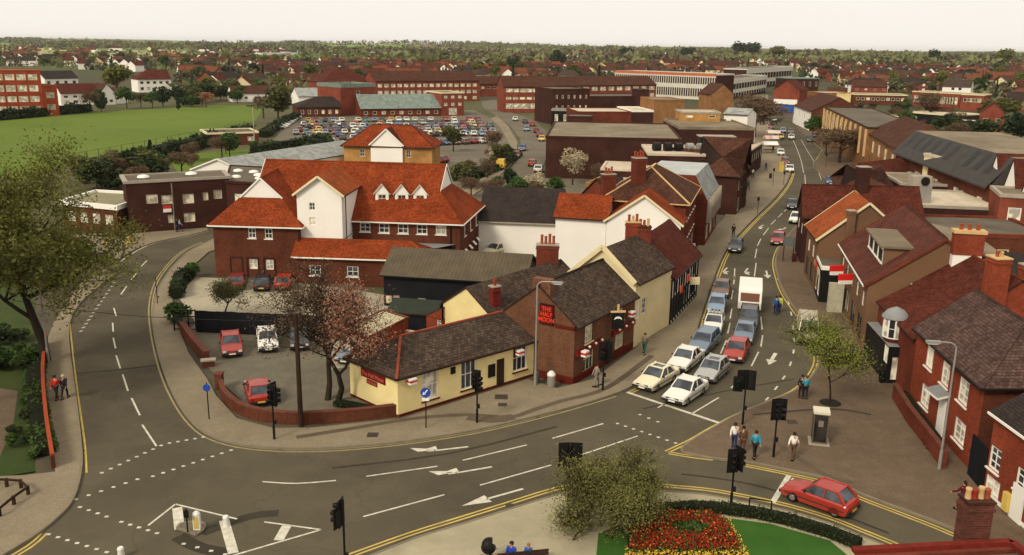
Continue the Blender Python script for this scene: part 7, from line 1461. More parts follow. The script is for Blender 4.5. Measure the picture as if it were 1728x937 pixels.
def best(seeds, **k):
    sc = []
    for s in seeds:
        T = np.array([tuple(t) for t in grow(s, **k)[1]]); sp = T.std(0); sc.append((abs(T[:, 0].mean())+abs(T[:, 1].mean())+abs(sp[0]-sp[1])*.5, s))
    return min(sc)[1]
BARK = plain('bark', (.055, .036, .022), .95, .35, 2); BARK2 = plain('dark bark', (.03, .022, .015), .95, .35, 2)
def grow(seed, h, spread, r0, split=.3, levels=4, kids=(3, 4), lean=(0, 0), trunks=1, up=.35, wob=.25, stemfrac=None):
    rd = random.Random(seed); segs = []; tips = []
    def rec(p, d, L, r, lv):
        n = 4 if lv < 2 else 3; q = Vector(p); dd = Vector(d); pts = [q.copy()]
        for i in range(n):
            dd = (dd+Vector((rd.gauss(0, wob), rd.gauss(0, wob), rd.gauss(0, wob*.6)+up*.12))).normalized(); q2 = q+dd*(L/n); ra = r*(1-.55*i/n); rb = r*(1-.55*(i+1)/n)
            segs.append((q.copy(), q2.copy(), ra, rb, lv)); q = q2; pts.append(q.copy())
            if lv >= levels-1: tips.append(q.copy())
        if lv < levels:
            k = rd.randint(*kids)
            for j in range(k):
                t = rd.uniform(.35, 1.0) if lv > 0 else rd.uniform(.55, 1.0); b = pts[min(n, max(1, int(t*n+.5)))]
                ax = Vector((rd.gauss(0, 1), rd.gauss(0, 1), rd.gauss(0, .35))).normalized(); nd = (dd*.65+ax*spread+Vector((0, 0, up*.3))).normalized()
                rec(b, nd, L*rd.uniform(.52, .8), r*rd.uniform(.38, .55), lv+1)
    sf = stemfrac or split
    for k in range(trunks): rec(Vector((k*.5-.25*(trunks-1), 0, 0)), Vector((lean[0]+(k-.5*(trunks-1))*.22, lean[1], 1)).normalized(), h*sf*1.2, r0, 0)
    return segs, tips
def tree_parts(seed, h, spread, r0, leafm, nleaf, lsize, jit, levels=4, bark=None, minr=.012, **k):
    segs, tips = grow(seed, h, spread, r0, levels=levels, **k); zmax = max(t.z for t in tips); sc = h/zmax
    m = MB()
    for a, b, ra, rb, lv in segs:
        m.tube(a*sc, b*sc, max(ra, minr), max(rb, minr), bark or BARK, 8 if lv == 0 else 5 if lv < 3 else 3, cap=False)
    T = np.array([tuple(t*sc) for t in tips]); rr = np.random.default_rng(seed); P = T[rr.integers(0, len(T), nleaf)]+rr.normal(size=(nleaf, 3))*jit*np.array([1, 1, .8])
    P = P[P[:, 2] > h*.12]; V, F = leaf_quads(P, lsize, rr); return m, np_mesh('crown', V, F, leafm), sc
def tree(name, label, x, y, parts, z=0, rz=0, s=1, cat='tree', group=None, trunkname='trunk'):
    t = thing(name, label, cat, (x, y, z), group, rz); t.scale = (s, s, s); m, cr, sc = parts; tm = m if not isinstance(m, MB) else m.data(trunkname); link(trunkname, tm, t)
    if isinstance(cr, list): [link('crown', c, t) for c in cr]
    else: link('crown', cr, t)
    return t
L_SPRING = leaf('spring leaves', (.045, .050, .010), (.20, .195, .040)); L_YOUNG = leaf('young green leaves', (.15, .18, .02), (.40, .44, .07), .35); L_OLIVE = leaf('olive leaves', (.055, .058, .018), (.13, .125, .04)); L_BROWN = leaf('bare brown twigs', (.075, .045, .025), (.17, .105, .055), .15)
L_DARK = leaf('evergreen leaves', (.010, .020, .008), (.030, .050, .016), .1); L_GREEN = leaf('mid green leaves', (.03, .06, .012), (.075, .125, .025)); L_COPPER = leaf('copper pink leaves', (.15, .05, .035), (.55, .27, .17), .3); L_BLOSSOM = leaf('pale blossom', (.34, .28, .16), (.62, .52, .34), .3); L_HEDGE = leaf('hedge leaves', (.018, .030, .010), (.05, .065, .02), .1)
L_SHRUB = leaf('pale shrub leaves', (.075, .070, .020), (.31, .30, .085), .25)
a = A(78, 612, 0); bs = best(range(60, 74), h=17.5, spread=.8, r0=.4, split=.26, levels=4, kids=(3, 4), wob=.13); tree('big_tree', 'big old tree with fresh yellow green leaves and dark limbs at the left edge', a.x, a.y, tree_parts(bs, 17.5, .8, .4, L_SPRING, 36000, .11, .68, 5, BARK2, split=.26, kids=(3, 4), wob=.13))
a = A(-150, 720, 0); tree('big_tree', 'second tree cut by the left edge of the picture', a.x, a.y, tree_parts(8, 13, .7, .4, L_SPRING, 9000, .16, .6, 4, BARK2, split=.25))
a = A(562, 676, 0)
mA, cA, sA = tree_parts(21, 10.3, .85, .22, L_BROWN, 9000, .075, .45, 5, BARK2, split=.26, trunks=2, up=.5, minr=.014)
t = thing('copper_blossom_tree', 'twin trunked tree with brown twigs and pink copper blossom, beside the yellow pub wing', 'tree', (a.x, a.y, 0)); link('trunk', mA.data('trunk'), t); link('twig_crown', cA, t)
rr = np.random.default_rng(4); segs, tips = grow(21, 10.3, .85, .22, split=.26, levels=5, trunks=2, up=.5); T = np.array([tuple(p*sA) for p in tips]); T = T[(T[:, 0] > .2) & (T[:, 2] > 3.9)]
P = T[rr.integers(0, len(T), 6000)]+rr.normal(size=(6000, 3))*.38; V, F = leaf_quads(P, .075, rr); link('blossom', np_mesh('blossom', V, F, L_COPPER), t)
a = A(372, 545, 0); tree('bare_bushy_tree', 'small wide bushy tree with few pale leaves in the gravel yard', a.x, a.y+1, tree_parts(31, 3.9, 1.1, .10, L_OLIVE, 3600, .075, .30, 4, BARK2, split=.22, kids=(4, 5), minr=.014)); 
a = A(1401, 680, .12); tree('young_green_tree', 'young tree with thin fresh green leaves on the paved triangle', a.x, a.y, tree_parts(best(range(20), h=6.3, spread=.8, r0=.08, split=.36, levels=4, kids=(4, 5), wob=.1), 6.3, .8, .08, L_YOUNG, 10000, .048, .42, 5, BARK2, split=.36, kids=(4, 5), wob=.1, minr=.010), z=.1)
m = MB(); m.lathe((a.x, a.y, .1), [(.75, .02), (.7, .06), (.3, .09)], plain('tree pit soil', (.02, .016, .01)), 14); tag(m.build('tree_pit'), 'dark round tree pit under the young green tree', 'tree pit')
# the big shrub at the bottom: several stems
t = None
a = A(1000, 905, .12); st = thing('big_shrub', 'large loose shrub with pale yellow brown leaves in front of the road', 'shrub', (a.x, a.y, .1)); m = MB(); PP = []
for k, (dx, dy, hh, sd) in enumerate(((-1.3, .9, 3.9, 51), (-.1, 1.3, 3.5, 52), (1.3, 1.6, 3.5, 53), (2.8, 2.2, 3.6, 54), (-1.0, -.4, 2.8, 55), (.6, 0, 2.6, 56), (.5, 1.0, 3.4, 59), (.9, -.3, 2.6, 60), (2.0, .6, 2.6, 57), (3.6, 1.5, 2.8, 58))):
    segs, tips = grow(sd, hh, .9, .07, split=.2, levels=4, kids=(4, 5), up=.6, wob=.3); sc = hh/max(p.z for p in tips)
    for p, q, ra, rb, lv in segs: m.tube(p*sc+Vector((dx, dy, 0)), q*sc+Vector((dx, dy, 0)), max(ra, .012), max(rb, .012), BARK, 5 if lv < 2 else 3, cap=False)
    T = np.array([(p.x*sc+dx, p.y*sc+dy, p.z*sc) for p in tips]); PP.append(T)
T = np.concatenate(PP); rr = np.random.default_rng(9); P = T[rr.integers(0, len(T), 33000)]+rr.normal(size=(33000, 3))*.36; P = P[P[:, 2] > .05]; V, F = leaf_quads(P, .050, rr)
link('stems', m.data('stems'), st); link('leaves', np_mesh('leaves', V, F, L_SHRUB), st)
# --- shared far tree kinds ---
def blob(seed, n, size, mat, shape='round', asp=.6):
    rr = np.random.default_rng(seed); k = 11; C = rr.normal(size=(k, 3)); C /= np.linalg.norm(C, axis=1)[:, None]; C *= rr.uniform(.3, .62, (k, 1)); rad = rr.uniform(.28, .45, k)
    if shape == 'column': C = np.stack([rr.normal(0, .12, k), rr.normal(0, .12, k), np.linspace(-.75, .8, k)], 1); rad = np.linspace(.34, .14, k)
    if shape == 'conifer': C = np.stack([rr.normal(0, .05, k), rr.normal(0, .05, k), np.linspace(-.8, .9, k)], 1); rad = np.linspace(.55, .08, k)
    i = rr.integers(0, k, n); D = rr.normal(size=(n, 3)); D /= np.linalg.norm(D, axis=1)[:, None]; P = C[i]+D*rad[i][:, None]*rr.uniform(.55, 1.05, (n, 1)); P[:, 2] = np.maximum(P[:, 2], -.85); V, F = leaf_quads(P, size, rr, asp=asp); return V, F
KINDS = {}
def kind(nm, mat, n, size, shape='round', bark=None, sx=.42, z0=.22, asp=.6, v=2):
    for j in range(v):
        V, F = blob(hash(nm) % 1000+j*7 if 0 else sum(map(ord, nm))+j*7, n, size, mat, shape, asp); hh = (1-z0)/2; V = V*np.array([sx, sx, hh])+np.array([0, 0, z0+hh]); c = np_mesh('crown', V, F, mat)
        m = MB(); rd = random.Random(j+len(nm)); m.tube((0, 0, 0), (0, 0, .5), .022, .014, bark or BARK, 6, cap=False)
        for i in range(7): a_ = rd.uniform(0, 6.28); z_ = rd.uniform(.25, .5); m.tube((0, 0, z_), (math.cos(a_)*sx*.6, math.sin(a_)*sx*.6, z_+rd.uniform(.15, .4)), .010, .004, bark or BARK, 4, cap=False)
        KINDS.setdefault(nm, []).append((m.data('trunk'), c))
kind('olive', L_OLIVE, 900, .13); kind('spring', L_SPRING, 900, .12); kind('green', L_GREEN, 900, .13); kind('brown', L_BROWN, 1700, .10, asp=.16, sx=.46, z0=.15); kind('dark', L_DARK, 900, .13, z0=.08); kind('conifer', L_DARK, 700, .12, 'conifer', sx=.22, z0=.04); kind('poplar', L_OLIVE, 700, .11, 'column', sx=.22, z0=.06); kind('blossom', L_BLOSSOM, 900, .075); kind('pink', L_COPPER, 700, .10, v=1); kind('bush', L_GREEN, 700, .15, z0=.0, sx=.6); kind('darkbush', L_HEDGE, 700, .15, z0=.0, sx=.62); kind('palebush', L_SHRUB, 900, .10, z0=.0, sx=.62)
rt_ = random.Random(77)
def ftree(kd, label, px=None, py=None, top=None, h=None, xy=None, s=1.0, group=None, cat='tree', name=None, z=0, sxy=1.0):
    p = A(px, py) if xy is None else Vector((xy[0], xy[1], z)); 
    if h is None: h = hz(p, top)
    v = rt_.choice(KINDS[kd]); t = thing(name or {'bush': 'bush', 'darkbush': 'bush', 'palebush': 'bush', 'conifer': 'conifer', 'poplar': 'poplar_tree', 'blossom': 'blossom_tree', 'brown': 'bare_tree', 'dark': 'evergreen_tree'}.get(kd, 'tree'), label, cat, (p.x, p.y, z), group, rt_.uniform(0, 6.28))
    t.scale = (h*sxy, h*sxy, h); link('trunk', v[0], t); link('crown', v[1], t); return t
for kd, x, y, tp, sx, t_ in (('spring', 200, 168, 100, 1.1, 'big round olive green tree behind the field, between white houses'), ('olive', 765, 256, 206, 1.2, 'round olive tree standing in the big car park'), ('brown', 830, 262, 208, 1.0, 'thin brown tree at the car park edge by the white notice'), ('dark', 860, 318, 279, 1.0, 'round dark green bush tree beside the blossom bushes on the side road'),
    ('blossom', 905, 330, 284, 1.5, 'pale yellow blossom bush before the dark store'), ('green', 936, 335, 295, 1.2, 'green bush just right of the pale blossom bush'), ('blossom', 966, 312, 243, 1.1, 'tall blossoming tree against the blank dark store'), ('brown', 1010, 318, 262, .8, 'thin brown tree right of the blossom tree at the dark store'),
    ('brown', 1272, 232, 150, 1.9, 'big bare brown tree beside the upper high street'), ('brown', 1288, 205, 158, 1.7, 'bare brown tree behind the big one on the upper high street'), ('green', 1371, 234, 190, 1.0, 'small bright green tree among parked cars on the right pavement'), ('brown', 1416, 275, 196, 1.7, 'wide bare brown tree on the right pavement of the high street'),
    ('brown', 1393, 262, 200, 1.4, 'smaller bare tree left of the wide bare tree'), ('brown', 795, 335, 288, 1.3, 'brown shrubby tree behind the long dark roof'), ('olive', 470, 208, 140, 1.2, 'loose grey brown tree left of the car park buildings'), ('brown', 445, 200, 148, 1.2, 'bare tree near the corner of the field'), ('brown', 375, 268, 220, 1.3, 'bare tree in front of the brown pavilion'),
    ('conifer', 258, 300, 236, 1.3, 'tall dark conifer rising from the hedge beside the lawn'), ('conifer', 301, 186, 152, 1.0, 'narrow dark conifer at the far edge of the field'), ('dark', 275, 180, 140, 1.2, 'dark green tree beside the white villa'), ('brown', 238, 182, 148, 1.1, 'reddish brown tree left of the white villa'), ('olive', 215, 305, 262, 1.4, 'grey green tree before the left end of the hedge'),
    ('olive', 175, 312, 258, 1.3, 'dark green shrubby tree half behind the big left tree'), ('brown', 232, 320, 265, 1.1, 'brown leafless tree behind the brown flat roofed office'), ('pink', 348, 182, 152, 1.3, 'pink blossoming tree at the far edge of the field'), ('darkbush', 322, 180, 158, 1.6, 'wide dark reddish bush at the far edge of the field'), ('dark', 865, 128, 92, .9, 'dark upright evergreen above the brick flats'), ('dark', 940, 118, 78, 1.2, 'big dark tree on the skyline above the brick flats'),
    ('dark', 1056, 108, 76, 1.3, 'dark round tree on the skyline above the striped offices'), ('dark', 1160, 106, 76, 1.3, 'dark round tree on the skyline left of the yellow houses'), ('dark', 1257, 104, 66, 1.9, 'tallest dark tree group on the right skyline'), ('dark', 1574, 112, 79, 1.2, 'dark round tree breaking the right skyline'), ('spring', 1690, 125, 80, 1.3, 'pale green feathery tree on the right skyline'), ('spring', 1310, 110, 76, 1.5, 'light green trees on the skyline beside the tallest dark tree'),
    ('dark', 1600, 262, 222, 1.3, 'dark evergreen behind the dark mansard roof lights'), ('spring', 1690, 205, 160, 2.2, 'wide yellow green tree at the right edge'), ('dark', 1715, 240, 182, 1.4, 'dense dark tree at the right edge behind the brick house'), ('dark', 1660, 205, 175, 1.2, 'dark green tree left of the wide yellow green one'), ('bush', 1450, 205, 188, 2.2, 'low green bushes beside the bright yellow wall'), ('brown', 1560, 205, 140, 1.2, 'brown tree between the two long schools'),
    ('darkbush', 535, 245, 222, 2.0, 'dark hedge bush at the left corner of the car park'), ('green', 522, 262, 240, 2.0, 'rounded green bush by the lawn left of the orange gabled house'), ('green', 130, 470, 395, 1.2, 'light green tree behind the big left tree'), ('bush', 300, 545, 505, 1.2, 'small dark bush left of the gravel yard'), ('bush', 325, 470, 440, 1.0, 'bush in front of the office block corner'), ('green', 800, 318, 298, 1.5, 'round green bush above the long dark roof')):
    ftree(kd, t_, x, y, tp, sxy=sx, cat='bush' if 'bush' in kd else 'tree')
# hedges: each one built from leaf faces round a solid core
def hedge(label, pts, h, w, mat, dens=90, size=.16, seed=1, name='hedge', cat='hedge', z=0.0):
    rr = np.random.default_rng(seed); P = []; pts = [V2(p) for p in pts]; c = pts[len(pts)//2]; t = thing(name, label, cat, (c.x, c.y, 0)); m = MB()
    for a, b in zip(pts, pts[1:]):
        L = (b-a).length; n = int(L*dens*w*.5+L*h*dens*.5); u = rr.uniform(0, 1, n); ang = rr.uniform(-.2, math.pi+.2, n); d = (b-a).normalized(); nx, ny = -d.y, d.x; hv = h*(.82+.18*np.sin(u*L*.7+seed)+rr.normal(0, .06, n))
        off = np.cos(ang)*w/2*rr.uniform(.8, 1.1, n); zz = np.abs(np.sin(ang))**.6*hv*rr.uniform(.75, 1.03, n); zz = np.where(rr.random(n) < .35, rr.uniform(0, 1, n)*hv*.9, zz)
        P.append(np.stack([a.x+(b.x-a.x)*u+nx*off-c.x, a.y+(b.y-a.y)*u+ny*off-c.y, zz], 1)); m.bar((a.x, a.y, h*.4), (b.x, b.y, h*.4), w*.7, h*.72, plain('hedge core', (.012, .014, .006), .95))
    P = np.concatenate(P); V, F = leaf_quads(P, size, rr); m.build('core', t); link('leaves', np_mesh('leaves', V, F, mat), t); return t
Q = lambda *pp: [A(x, y) for x, y in pp]
hedge('long dark hedge along the near side of the playing field', Q((140, 292), (200, 283), (260, 268), (310, 256), (370, 240), (420, 228)), 3.2, 4, L_HEDGE, 18, .38, 2); hedge('dark hedge between the lawn and the big car park', Q((430, 262), (470, 254), (520, 248), (560, 252)), 2.6, 3, L_HEDGE, 18, .34, 3)
hedge('dark hedge at the foot of the orange brick offices', Q((-60, 206), (30, 200), (100, 193), (150, 189)), 3.4, 4, L_HEDGE, 12, .5, 4); hedge('clipped hedge beside the road to the big car park', Q((752, 304), (800, 300), (835, 285), (866, 262)), 1.6, 4, L_HEDGE, 20, .3, 5); hedge('hedge along the left side of the big car park', Q((445, 232), (470, 214), (500, 200)), 2.2, 3, L_HEDGE, 16, .36, 6)
hedge('clipped green hedge and shrubs round the orange office corner', Q((298, 505), (302, 480), (320, 468)), 1.4, 1.4, L_HEDGE, 70, .15, 7); hedge('low dark hedge behind the flower bed and lawn', [A(x, y, .1) for x, y in ((1078, 884), (1110, 868), (1160, 862), (1215, 864), (1275, 872), (1330, 884), (1400, 905), (1450, 925))], .75, .8, L_HEDGE, 260, .065, 8)
hedge('red leaved hedge bordering the front of the brick house garden', [A(x, y, .1) for x, y in ((1522, 680), (1548, 720), (1580, 764))], 1.3, .9, leaf('reddish hedge', (.02, .03, .012), (.12, .035, .02)), 160, .08, 9); bpy.data.objects.remove(bpy.data.objects['front_garden_hedge'])
hedge('dark shrub mass under the twin trunked tree by the yellow wall', [A(x, y, .1) for x, y in ((566, 682), (590, 686), (630, 694))], .5, .9, L_GREEN, 120, .09, 10)
hedge('dark undergrowth on the left verge behind the red topped wall', Q((66, 590), (58, 650), (66, 720), (78, 770)), .7, 1.4, L_GREEN, 90, .12, 12)
m = MB(); fp = A(640/1, 100)
t = thing('field_fence', 'thin dark mesh fence posts along the near side of the playing field', 'fence', A(230, 276)); fpts = [A(130+290*i/15, 291-62*i/15) for i in range(16)]
for p_, q_ in zip(fpts, fpts[1:]):
    m = MB(); m.tube(p_, p_+Vector((0, 0, 3.6)), .05, .05, BLACK, 5); m.build('post', t)
    m = MB(); m.bar(p_+Vector((0, 0, 3.5)), q_+Vector((0, 0, 3.5)), .04, .04, BLACK); m.build('wire', t)
a = A(430, 247); t = thing('flood_light_pole', 'tall pale pole beside the brown pavilion at the corner of the field', 'pole', a); m = MB(); m.tube(a, a+Vector((0, 0, 9.5)), .14, .09, CONC, 7); m.build('pole', t); m = MB(); m.bar(a+Vector((-1.4, 0, 9.4)), a+Vector((.2, 0, 9.4)), .3, .25, BLACK); m.build('lamp_head', t)
# lattice fence of the field, goal-side posts
# flower bed: red and orange tulips with a yellow border, lawn around
LAWN = groundmat('small lawn', (.028, .085, .012), (.045, .115, .018), (.05, .08, .02), .4, 2, 20); sheet('lawn', [A(x, y, .14) for x, y in ((1120, 868), (1210, 872), (1300, 884), (1400, 912), (1440, 945), (1430, 1000), (1000, 1000), (1010, 900), (1060, 880))], .14, LAWN)
sheet('flower_bed_soil', [A(x, y, .15) for x, y in ((1058, 885), (1090, 871), (1140, 866), (1200, 866), (1225, 880), (1250, 920), (1262, 960), (1060, 960))], .15, plain('soil', (.03, .02, .012), .95))
def inpoly(x, y, poly):
    c = False
    for i in range(len(poly)):
        a, b = poly[i], poly[i-1]
        if (a[1] > y) != (b[1] > y) and x < (b[0]-a[0])*(y-a[1])/(b[1]-a[1])+a[0]: c = not c
    return c
rr = np.random.default_rng(5); bedp = [A(x, y, .15) for x, y in ((1062, 888), (1092, 874), (1140, 869), (1198, 869), (1222, 882), (1244, 915), (1250, 934), (1062, 934))]; bed = [(p.x, p.y) for p in bedp]; xs = [p[0] for p in bed]; ys_ = [p[1] for p in bed]
RED_F = leaf('red flowers', (.20, .010, .006), (.50, .030, .012), .15); OR_F = leaf('orange flowers', (.75, .16, .03), (.80, .35, .05), .2); YEL_F = leaf('yellow flowers', (.75, .50, .04), (.85, .62, .10), .2)
def flowers(name, label, N_, mat, test, size, zlo, zhi, sd):
    rr = np.random.default_rng(sd); out = []
    while len(out) < N_:
        x, y = rr.uniform(min(xs)-.5, max(xs)+.5), rr.uniform(min(ys_)-1, max(ys_)+.5)
        if test(x, y): out.append((x, y, rr.uniform(zlo, zhi)))
    P = np.array(out); V, F = leaf_quads(P, size, rr, asp=.9); return link(name, np_mesh(name, V, F, mat), None, label=label, cat='flowers', kind='stuff')
cx, cy = sum(xs)/len(xs)+.1, sum(ys_)/len(ys_); hole = lambda x, y: ((x-cx)/1.0)**2+((y-cy+.1)/.55)**2 < 1
flowers('red_tulips', 'dense red tulips filling the round flower bed', 4200, RED_F, lambda x, y: inpoly(x, y, bed) and not hole(x, y), .045, .3, .55, 1); flowers('orange_tulips', 'orange blooms scattered among the red tulips', 450, OR_F, lambda x, y: inpoly(x, y, bed) and not hole(x, y), .045, .35, .6, 2)
edge = [A(x, y, .15) for x, y in ((1055, 930), (1262, 930), (1268, 950), (1050, 950))]; edge = [(p.x, p.y) for p in edge]; e2 = [A(x, y, .15) for x, y in ((1226, 880), (1232, 878), (1262, 930), (1250, 930))]; e2 = [(p.x, p.y) for p in e2]
flowers('yellow_pansies', 'band of yellow flowers along the front of the tulip bed', 1500, YEL_F, lambda x, y: inpoly(x, y, edge) or (inpoly(x, y, e2) and random.random() < .5), .04, .18, .32, 3); flowers('bedding_foliage', 'green leaves between the tulips', 5000, L_GREEN, lambda x, y: inpoly(x, y, bed), .07, .15, .45, 4)
# ---------------- the far town: houses and trees out to the horizon ----------------
rf = random.Random(19)
HV = []
def house_mesh(wm, rm, L, D, h, rh, hip, chim):
    g = MB(); a, b = L/2, D/2; g.prism([(-a, -b), (a, -b), (a, b), (-a, b)], -.5, h, wm)
    o = .4; zo = h-o*rh/b; e = (a-b*.9) if hip else a+.2; P = [(-a-o*hip-.2, -b-o, zo), (a+o*hip+.2, -b-o, zo), (a+o*hip+.2, b+o, zo), (-a-o*hip-.2, b+o, zo)]; r0, r1 = (-e, 0, h+rh), (e, 0, h+rh)
    g.poly([P[0], P[1], r1, r0], rm); g.poly([P[2], P[3], r0, r1], rm); 
    if hip: g.poly([P[1], P[2], r1], rm); g.poly([P[3], P[0], r0], rm)
    else: g.poly([(a, -b, h), (a, b, h), (a, 0, h+rh)], wm); g.poly([(-a, b, h), (-a, -b, h), (-a, 0, h+rh)], wm)
    n = max(2, int(L/3.2))
    for z in (.9, h-1.9):
        for i in range(n):
            x = -a+(i+.5)*L/n
            for s in (-1, 1): g.mesh([(x-.75, s*(b+.03), z), (x+.75, s*(b+.03), z), (x+.75, s*(b+.03), z+1.3), (x-.75, s*(b+.03), z+1.3)], [(0, 1, 2, 3) if s < 0 else (3, 2, 1, 0)], GLASS if (i+int(z)) % 3 else WPAINT)
    for s in (-1, 1): g.mesh([(s*(a+.03), -.6, h-1.9), (s*(a+.03), .6, h-1.9), (s*(a+.03), .6, h-.7), (s*(a+.03), -.6, h-.7)], [(0, 1, 2, 3)], GLASS)
    if chim: g.box((L*.2, .3, h+rh*.4), (.9, .7, rh*.6+1.3), BR_MID); 
    return g.data('distant_house')
ROOFS = [('dull red', T_RED), ('brown', T_BROWN), ('grey slate', T_DARK), ('orange brown', tiles('far orange brown tiles', (.24, .075, .035), (.19, .06, .03))), ('greyish', T_SLATE)]; WALLS = [('white', WHITE), ('brick', BR_FAR), ('cream', CREAM), ('tan brick', BR_TAN)]
for rn, rm in ROOFS:
    for wn, wm in WALLS:
        for v in range(2):
            L = rf.choice([8, 10, 14, 22]); HV.append((rn, wn, 'hipped' if v else 'gabled', L, house_mesh(wm, rm, L, rf.choice([7, 8, 9]), rf.choice([5, 5.5]), rf.uniform(2.8, 3.8), v, True)))
avoid = [[(p.x, p.y) for p in PXS(q)] for q in ([(-300, 330), (-300, 196), (0, 190), (150, 178), (310, 166), (460, 166), (445, 190), (430, 260), (120, 330)], [(440, 300), (480, 158), (640, 140), (860, 146), (1030, 148), (1035, 132), (1230, 132), (1260, 122), (1345, 118), (1400, 330), (900, 340)], [(1296, 220), (1300, 138), (1390, 140), (1440, 163), (1530, 160), (1660, 168), (1760, 240), (1760, 330), (1380, 330)], [(760, 330), (800, 140), (960, 140), (950, 330)], [(-120, 215), (-120, 110), (140, 118), (300, 125), (300, 200)])]
def clear(x, y, m=6): return not any(inpoly(x+dx, y+dy, a) for a in avoid for dx, dy in ((0, 0), (m, 0), (-m, 0), (0, m), (0, -m)))
placed = []; nh = 0
def side_of(x, y):
    X = proj(x, y, 0)[0]; return 'left' if X < 430 else 'middle left' if X < 800 else 'middle' if X < 1100 else 'middle right' if X < 1400 else 'right'
tries = 0
while nh < 285 and tries < 9000:
    tries += 1; D = 340*math.exp(rf.random()**1.1*1.45); x = rf.uniform(-.62, .62)*D; X = proj(x, D, 0)[0]
    if X < 430 and D > 620 and rf.random() < .8: continue
    if 430 <= X < 900 and D > 850 and rf.random() < .75: continue
    if not clear(x, D, 9): continue
    if any((x-a)**2+(D-b)**2 < (17+D*.006)**2 for a, b in placed): continue
    placed.append((x, D)); rn, wn, hv, L, me = rf.choice(HV); dist = 'nearer' if D < 520 else 'farther' if D < 820 else 'farthest'
    o = link('distant_house', me, label='%s %s house, %s walls, %s roof, %s of view' % (dist, hv, wn, rn, side_of(x, D)), cat='house', group='distant houses of the town'); o.location = (x, D, ground_z(x, D)); o.rotation_euler.z = rf.choice([0, .25, -.3, 1.4, 1.2])+rf.uniform(-.15, .15)+math.atan2(-x, D)*.6; nh += 1
# individual trees among the houses
nt_ = 0; tries = 0; tk = ['olive', 'spring', 'green', 'brown', 'brown', 'dark', 'olive', 'spring', 'poplar', 'conifer', 'blossom', 'dark']; adj = dict(olive='olive green', spring='yellow green', green='mid green', brown='bare brown', dark='dark evergreen', poplar='narrow upright', conifer='dark pointed', blossom='pale blossoming')
hero = []
while nt_ < 300 and tries < 9000:
    tries += 1; D = 300*math.exp(rf.random()*1.35); x = rf.uniform(-.62, .62)*D
    if not clear(x, D, 4) or any((x-a)**2+(D-b)**2 < 64 for a, b in placed): continue
    k = rf.choice(tk); placed.append((x, D)); dist = 'nearer' if D < 480 else 'farther' if D < 760 else 'farthest'
    v = rf.choice(KINDS[k]); h = rf.uniform(7, 13) if k not in ('blossom',) else rf.uniform(4, 6); t = link('distant_tree', v[1], label='%s %s tree among houses, %s of view' % (dist, adj[k], side_of(x, D)), cat='tree', group='distant trees among the houses'); t.location = (x, D, ground_z(x, D)); t.scale = (h*rf.uniform(.9, 1.4),)*2+(h,); t.rotation_euler.z = rf.uniform(0, 6.28); link('trunk', v[0], t); nt_ += 1
def scatter(kinds, label, group, poly, n, h0, h1, sd, cat='tree', name='small_tree'):
    r_ = random.Random(sd); xs_, ys2 = [p[0] for p in poly], [p[1] for p in poly]; k = 0; tr = 0
    while k < n and tr < n*40:
        tr += 1; x, y = r_.uniform(min(xs_), max(xs_)), r_.uniform(min(ys2), max(ys2))
        if not inpoly(x, y, poly): continue
        p = A(x, y); kd = r_.choice(kinds); v = r_.choice(KINDS[kd]); h = r_.uniform(h0, h1); t = link(name, v[1], label=adj.get(kd, 'dark green' if kd == 'darkbush' else 'bushy green')+' '+label+', '+('left part' if x < (min(xs_)+max(xs_))/2 else 'right part'), cat=cat, group=group); t.location = (p.x, p.y, 0); t.scale = (h*r_.uniform(1, 1.5),)*2+(h,); t.rotation_euler.z = r_.uniform(0, 6.28); link('trunk', v[0], t); k += 1
scatter(['brown', 'olive', 'darkbush', 'green', 'dark'], 'small tree between the long schools and mansard shops', 'trees around the long schools', [(1440, 180), (1540, 184), (1545, 200), (1620, 205), (1700, 232), (1560, 236), (1480, 212)], 26, 3, 7, 1)
scatter(['brown', 'olive', 'green', 'dark'], 'tree behind the long schools, on the right', 'trees behind the long schools', [(1380, 128), (1440, 150), (1540, 148), (1640, 158), (1728, 168), (1728, 140), (1400, 112)], 34, 5, 10, 2)
scatter(['olive', 'green', 'brown', 'darkbush'], 'small tree by the hedge of the playing field', 'shrubs by the field hedge', [(120, 300), (300, 275), (420, 245), (440, 252), (330, 290), (240, 312), (130, 330)], 26, 2.5, 6, 3, name='small_tree')
scatter(['brown', 'olive', 'green', 'dark', 'darkbush'], 'tree at the far edge of the field', 'trees at the far edge of the field', [(150, 192), (150, 180), (310, 170), (440, 166), (470, 176), (300, 184)], 26, 4, 9, 4)
scatter(['brown', 'olive', 'blossom', 'bush'], 'small tree or bush along the side road by the car park', 'bushes along the side road', [(752, 300), (800, 290), (850, 258), (866, 262), (830, 300), (780, 318)], 12, 2, 5, 5, name='small_tree')
scatter(['brown', 'bush', 'green'], 'bush in the yard behind the long dark roof', 'bushes behind the dark roof', [(800, 322), (860, 318), (980, 322), (1000, 330), (900, 338), (810, 332)], 10, 1.6, 3.6, 6, name='small_tree')
scatter(['darkbush', 'green', 'bush'], 'bush on the grass under the big left tree', 'bushes under the big left tree', [(-10, 560), (62, 560), (60, 640), (20, 650), (-10, 640)], 14, .8, 1.8, 8, cat='bush', name='bush')
scatter(['darkbush', 'green', 'bush'], 'bush on the verge at the left edge', 'bushes on the left verge', [(20, 700), (66, 660), (72, 770), (20, 795)], 7, .5, 1.0, 9, cat='bush', name='bush')
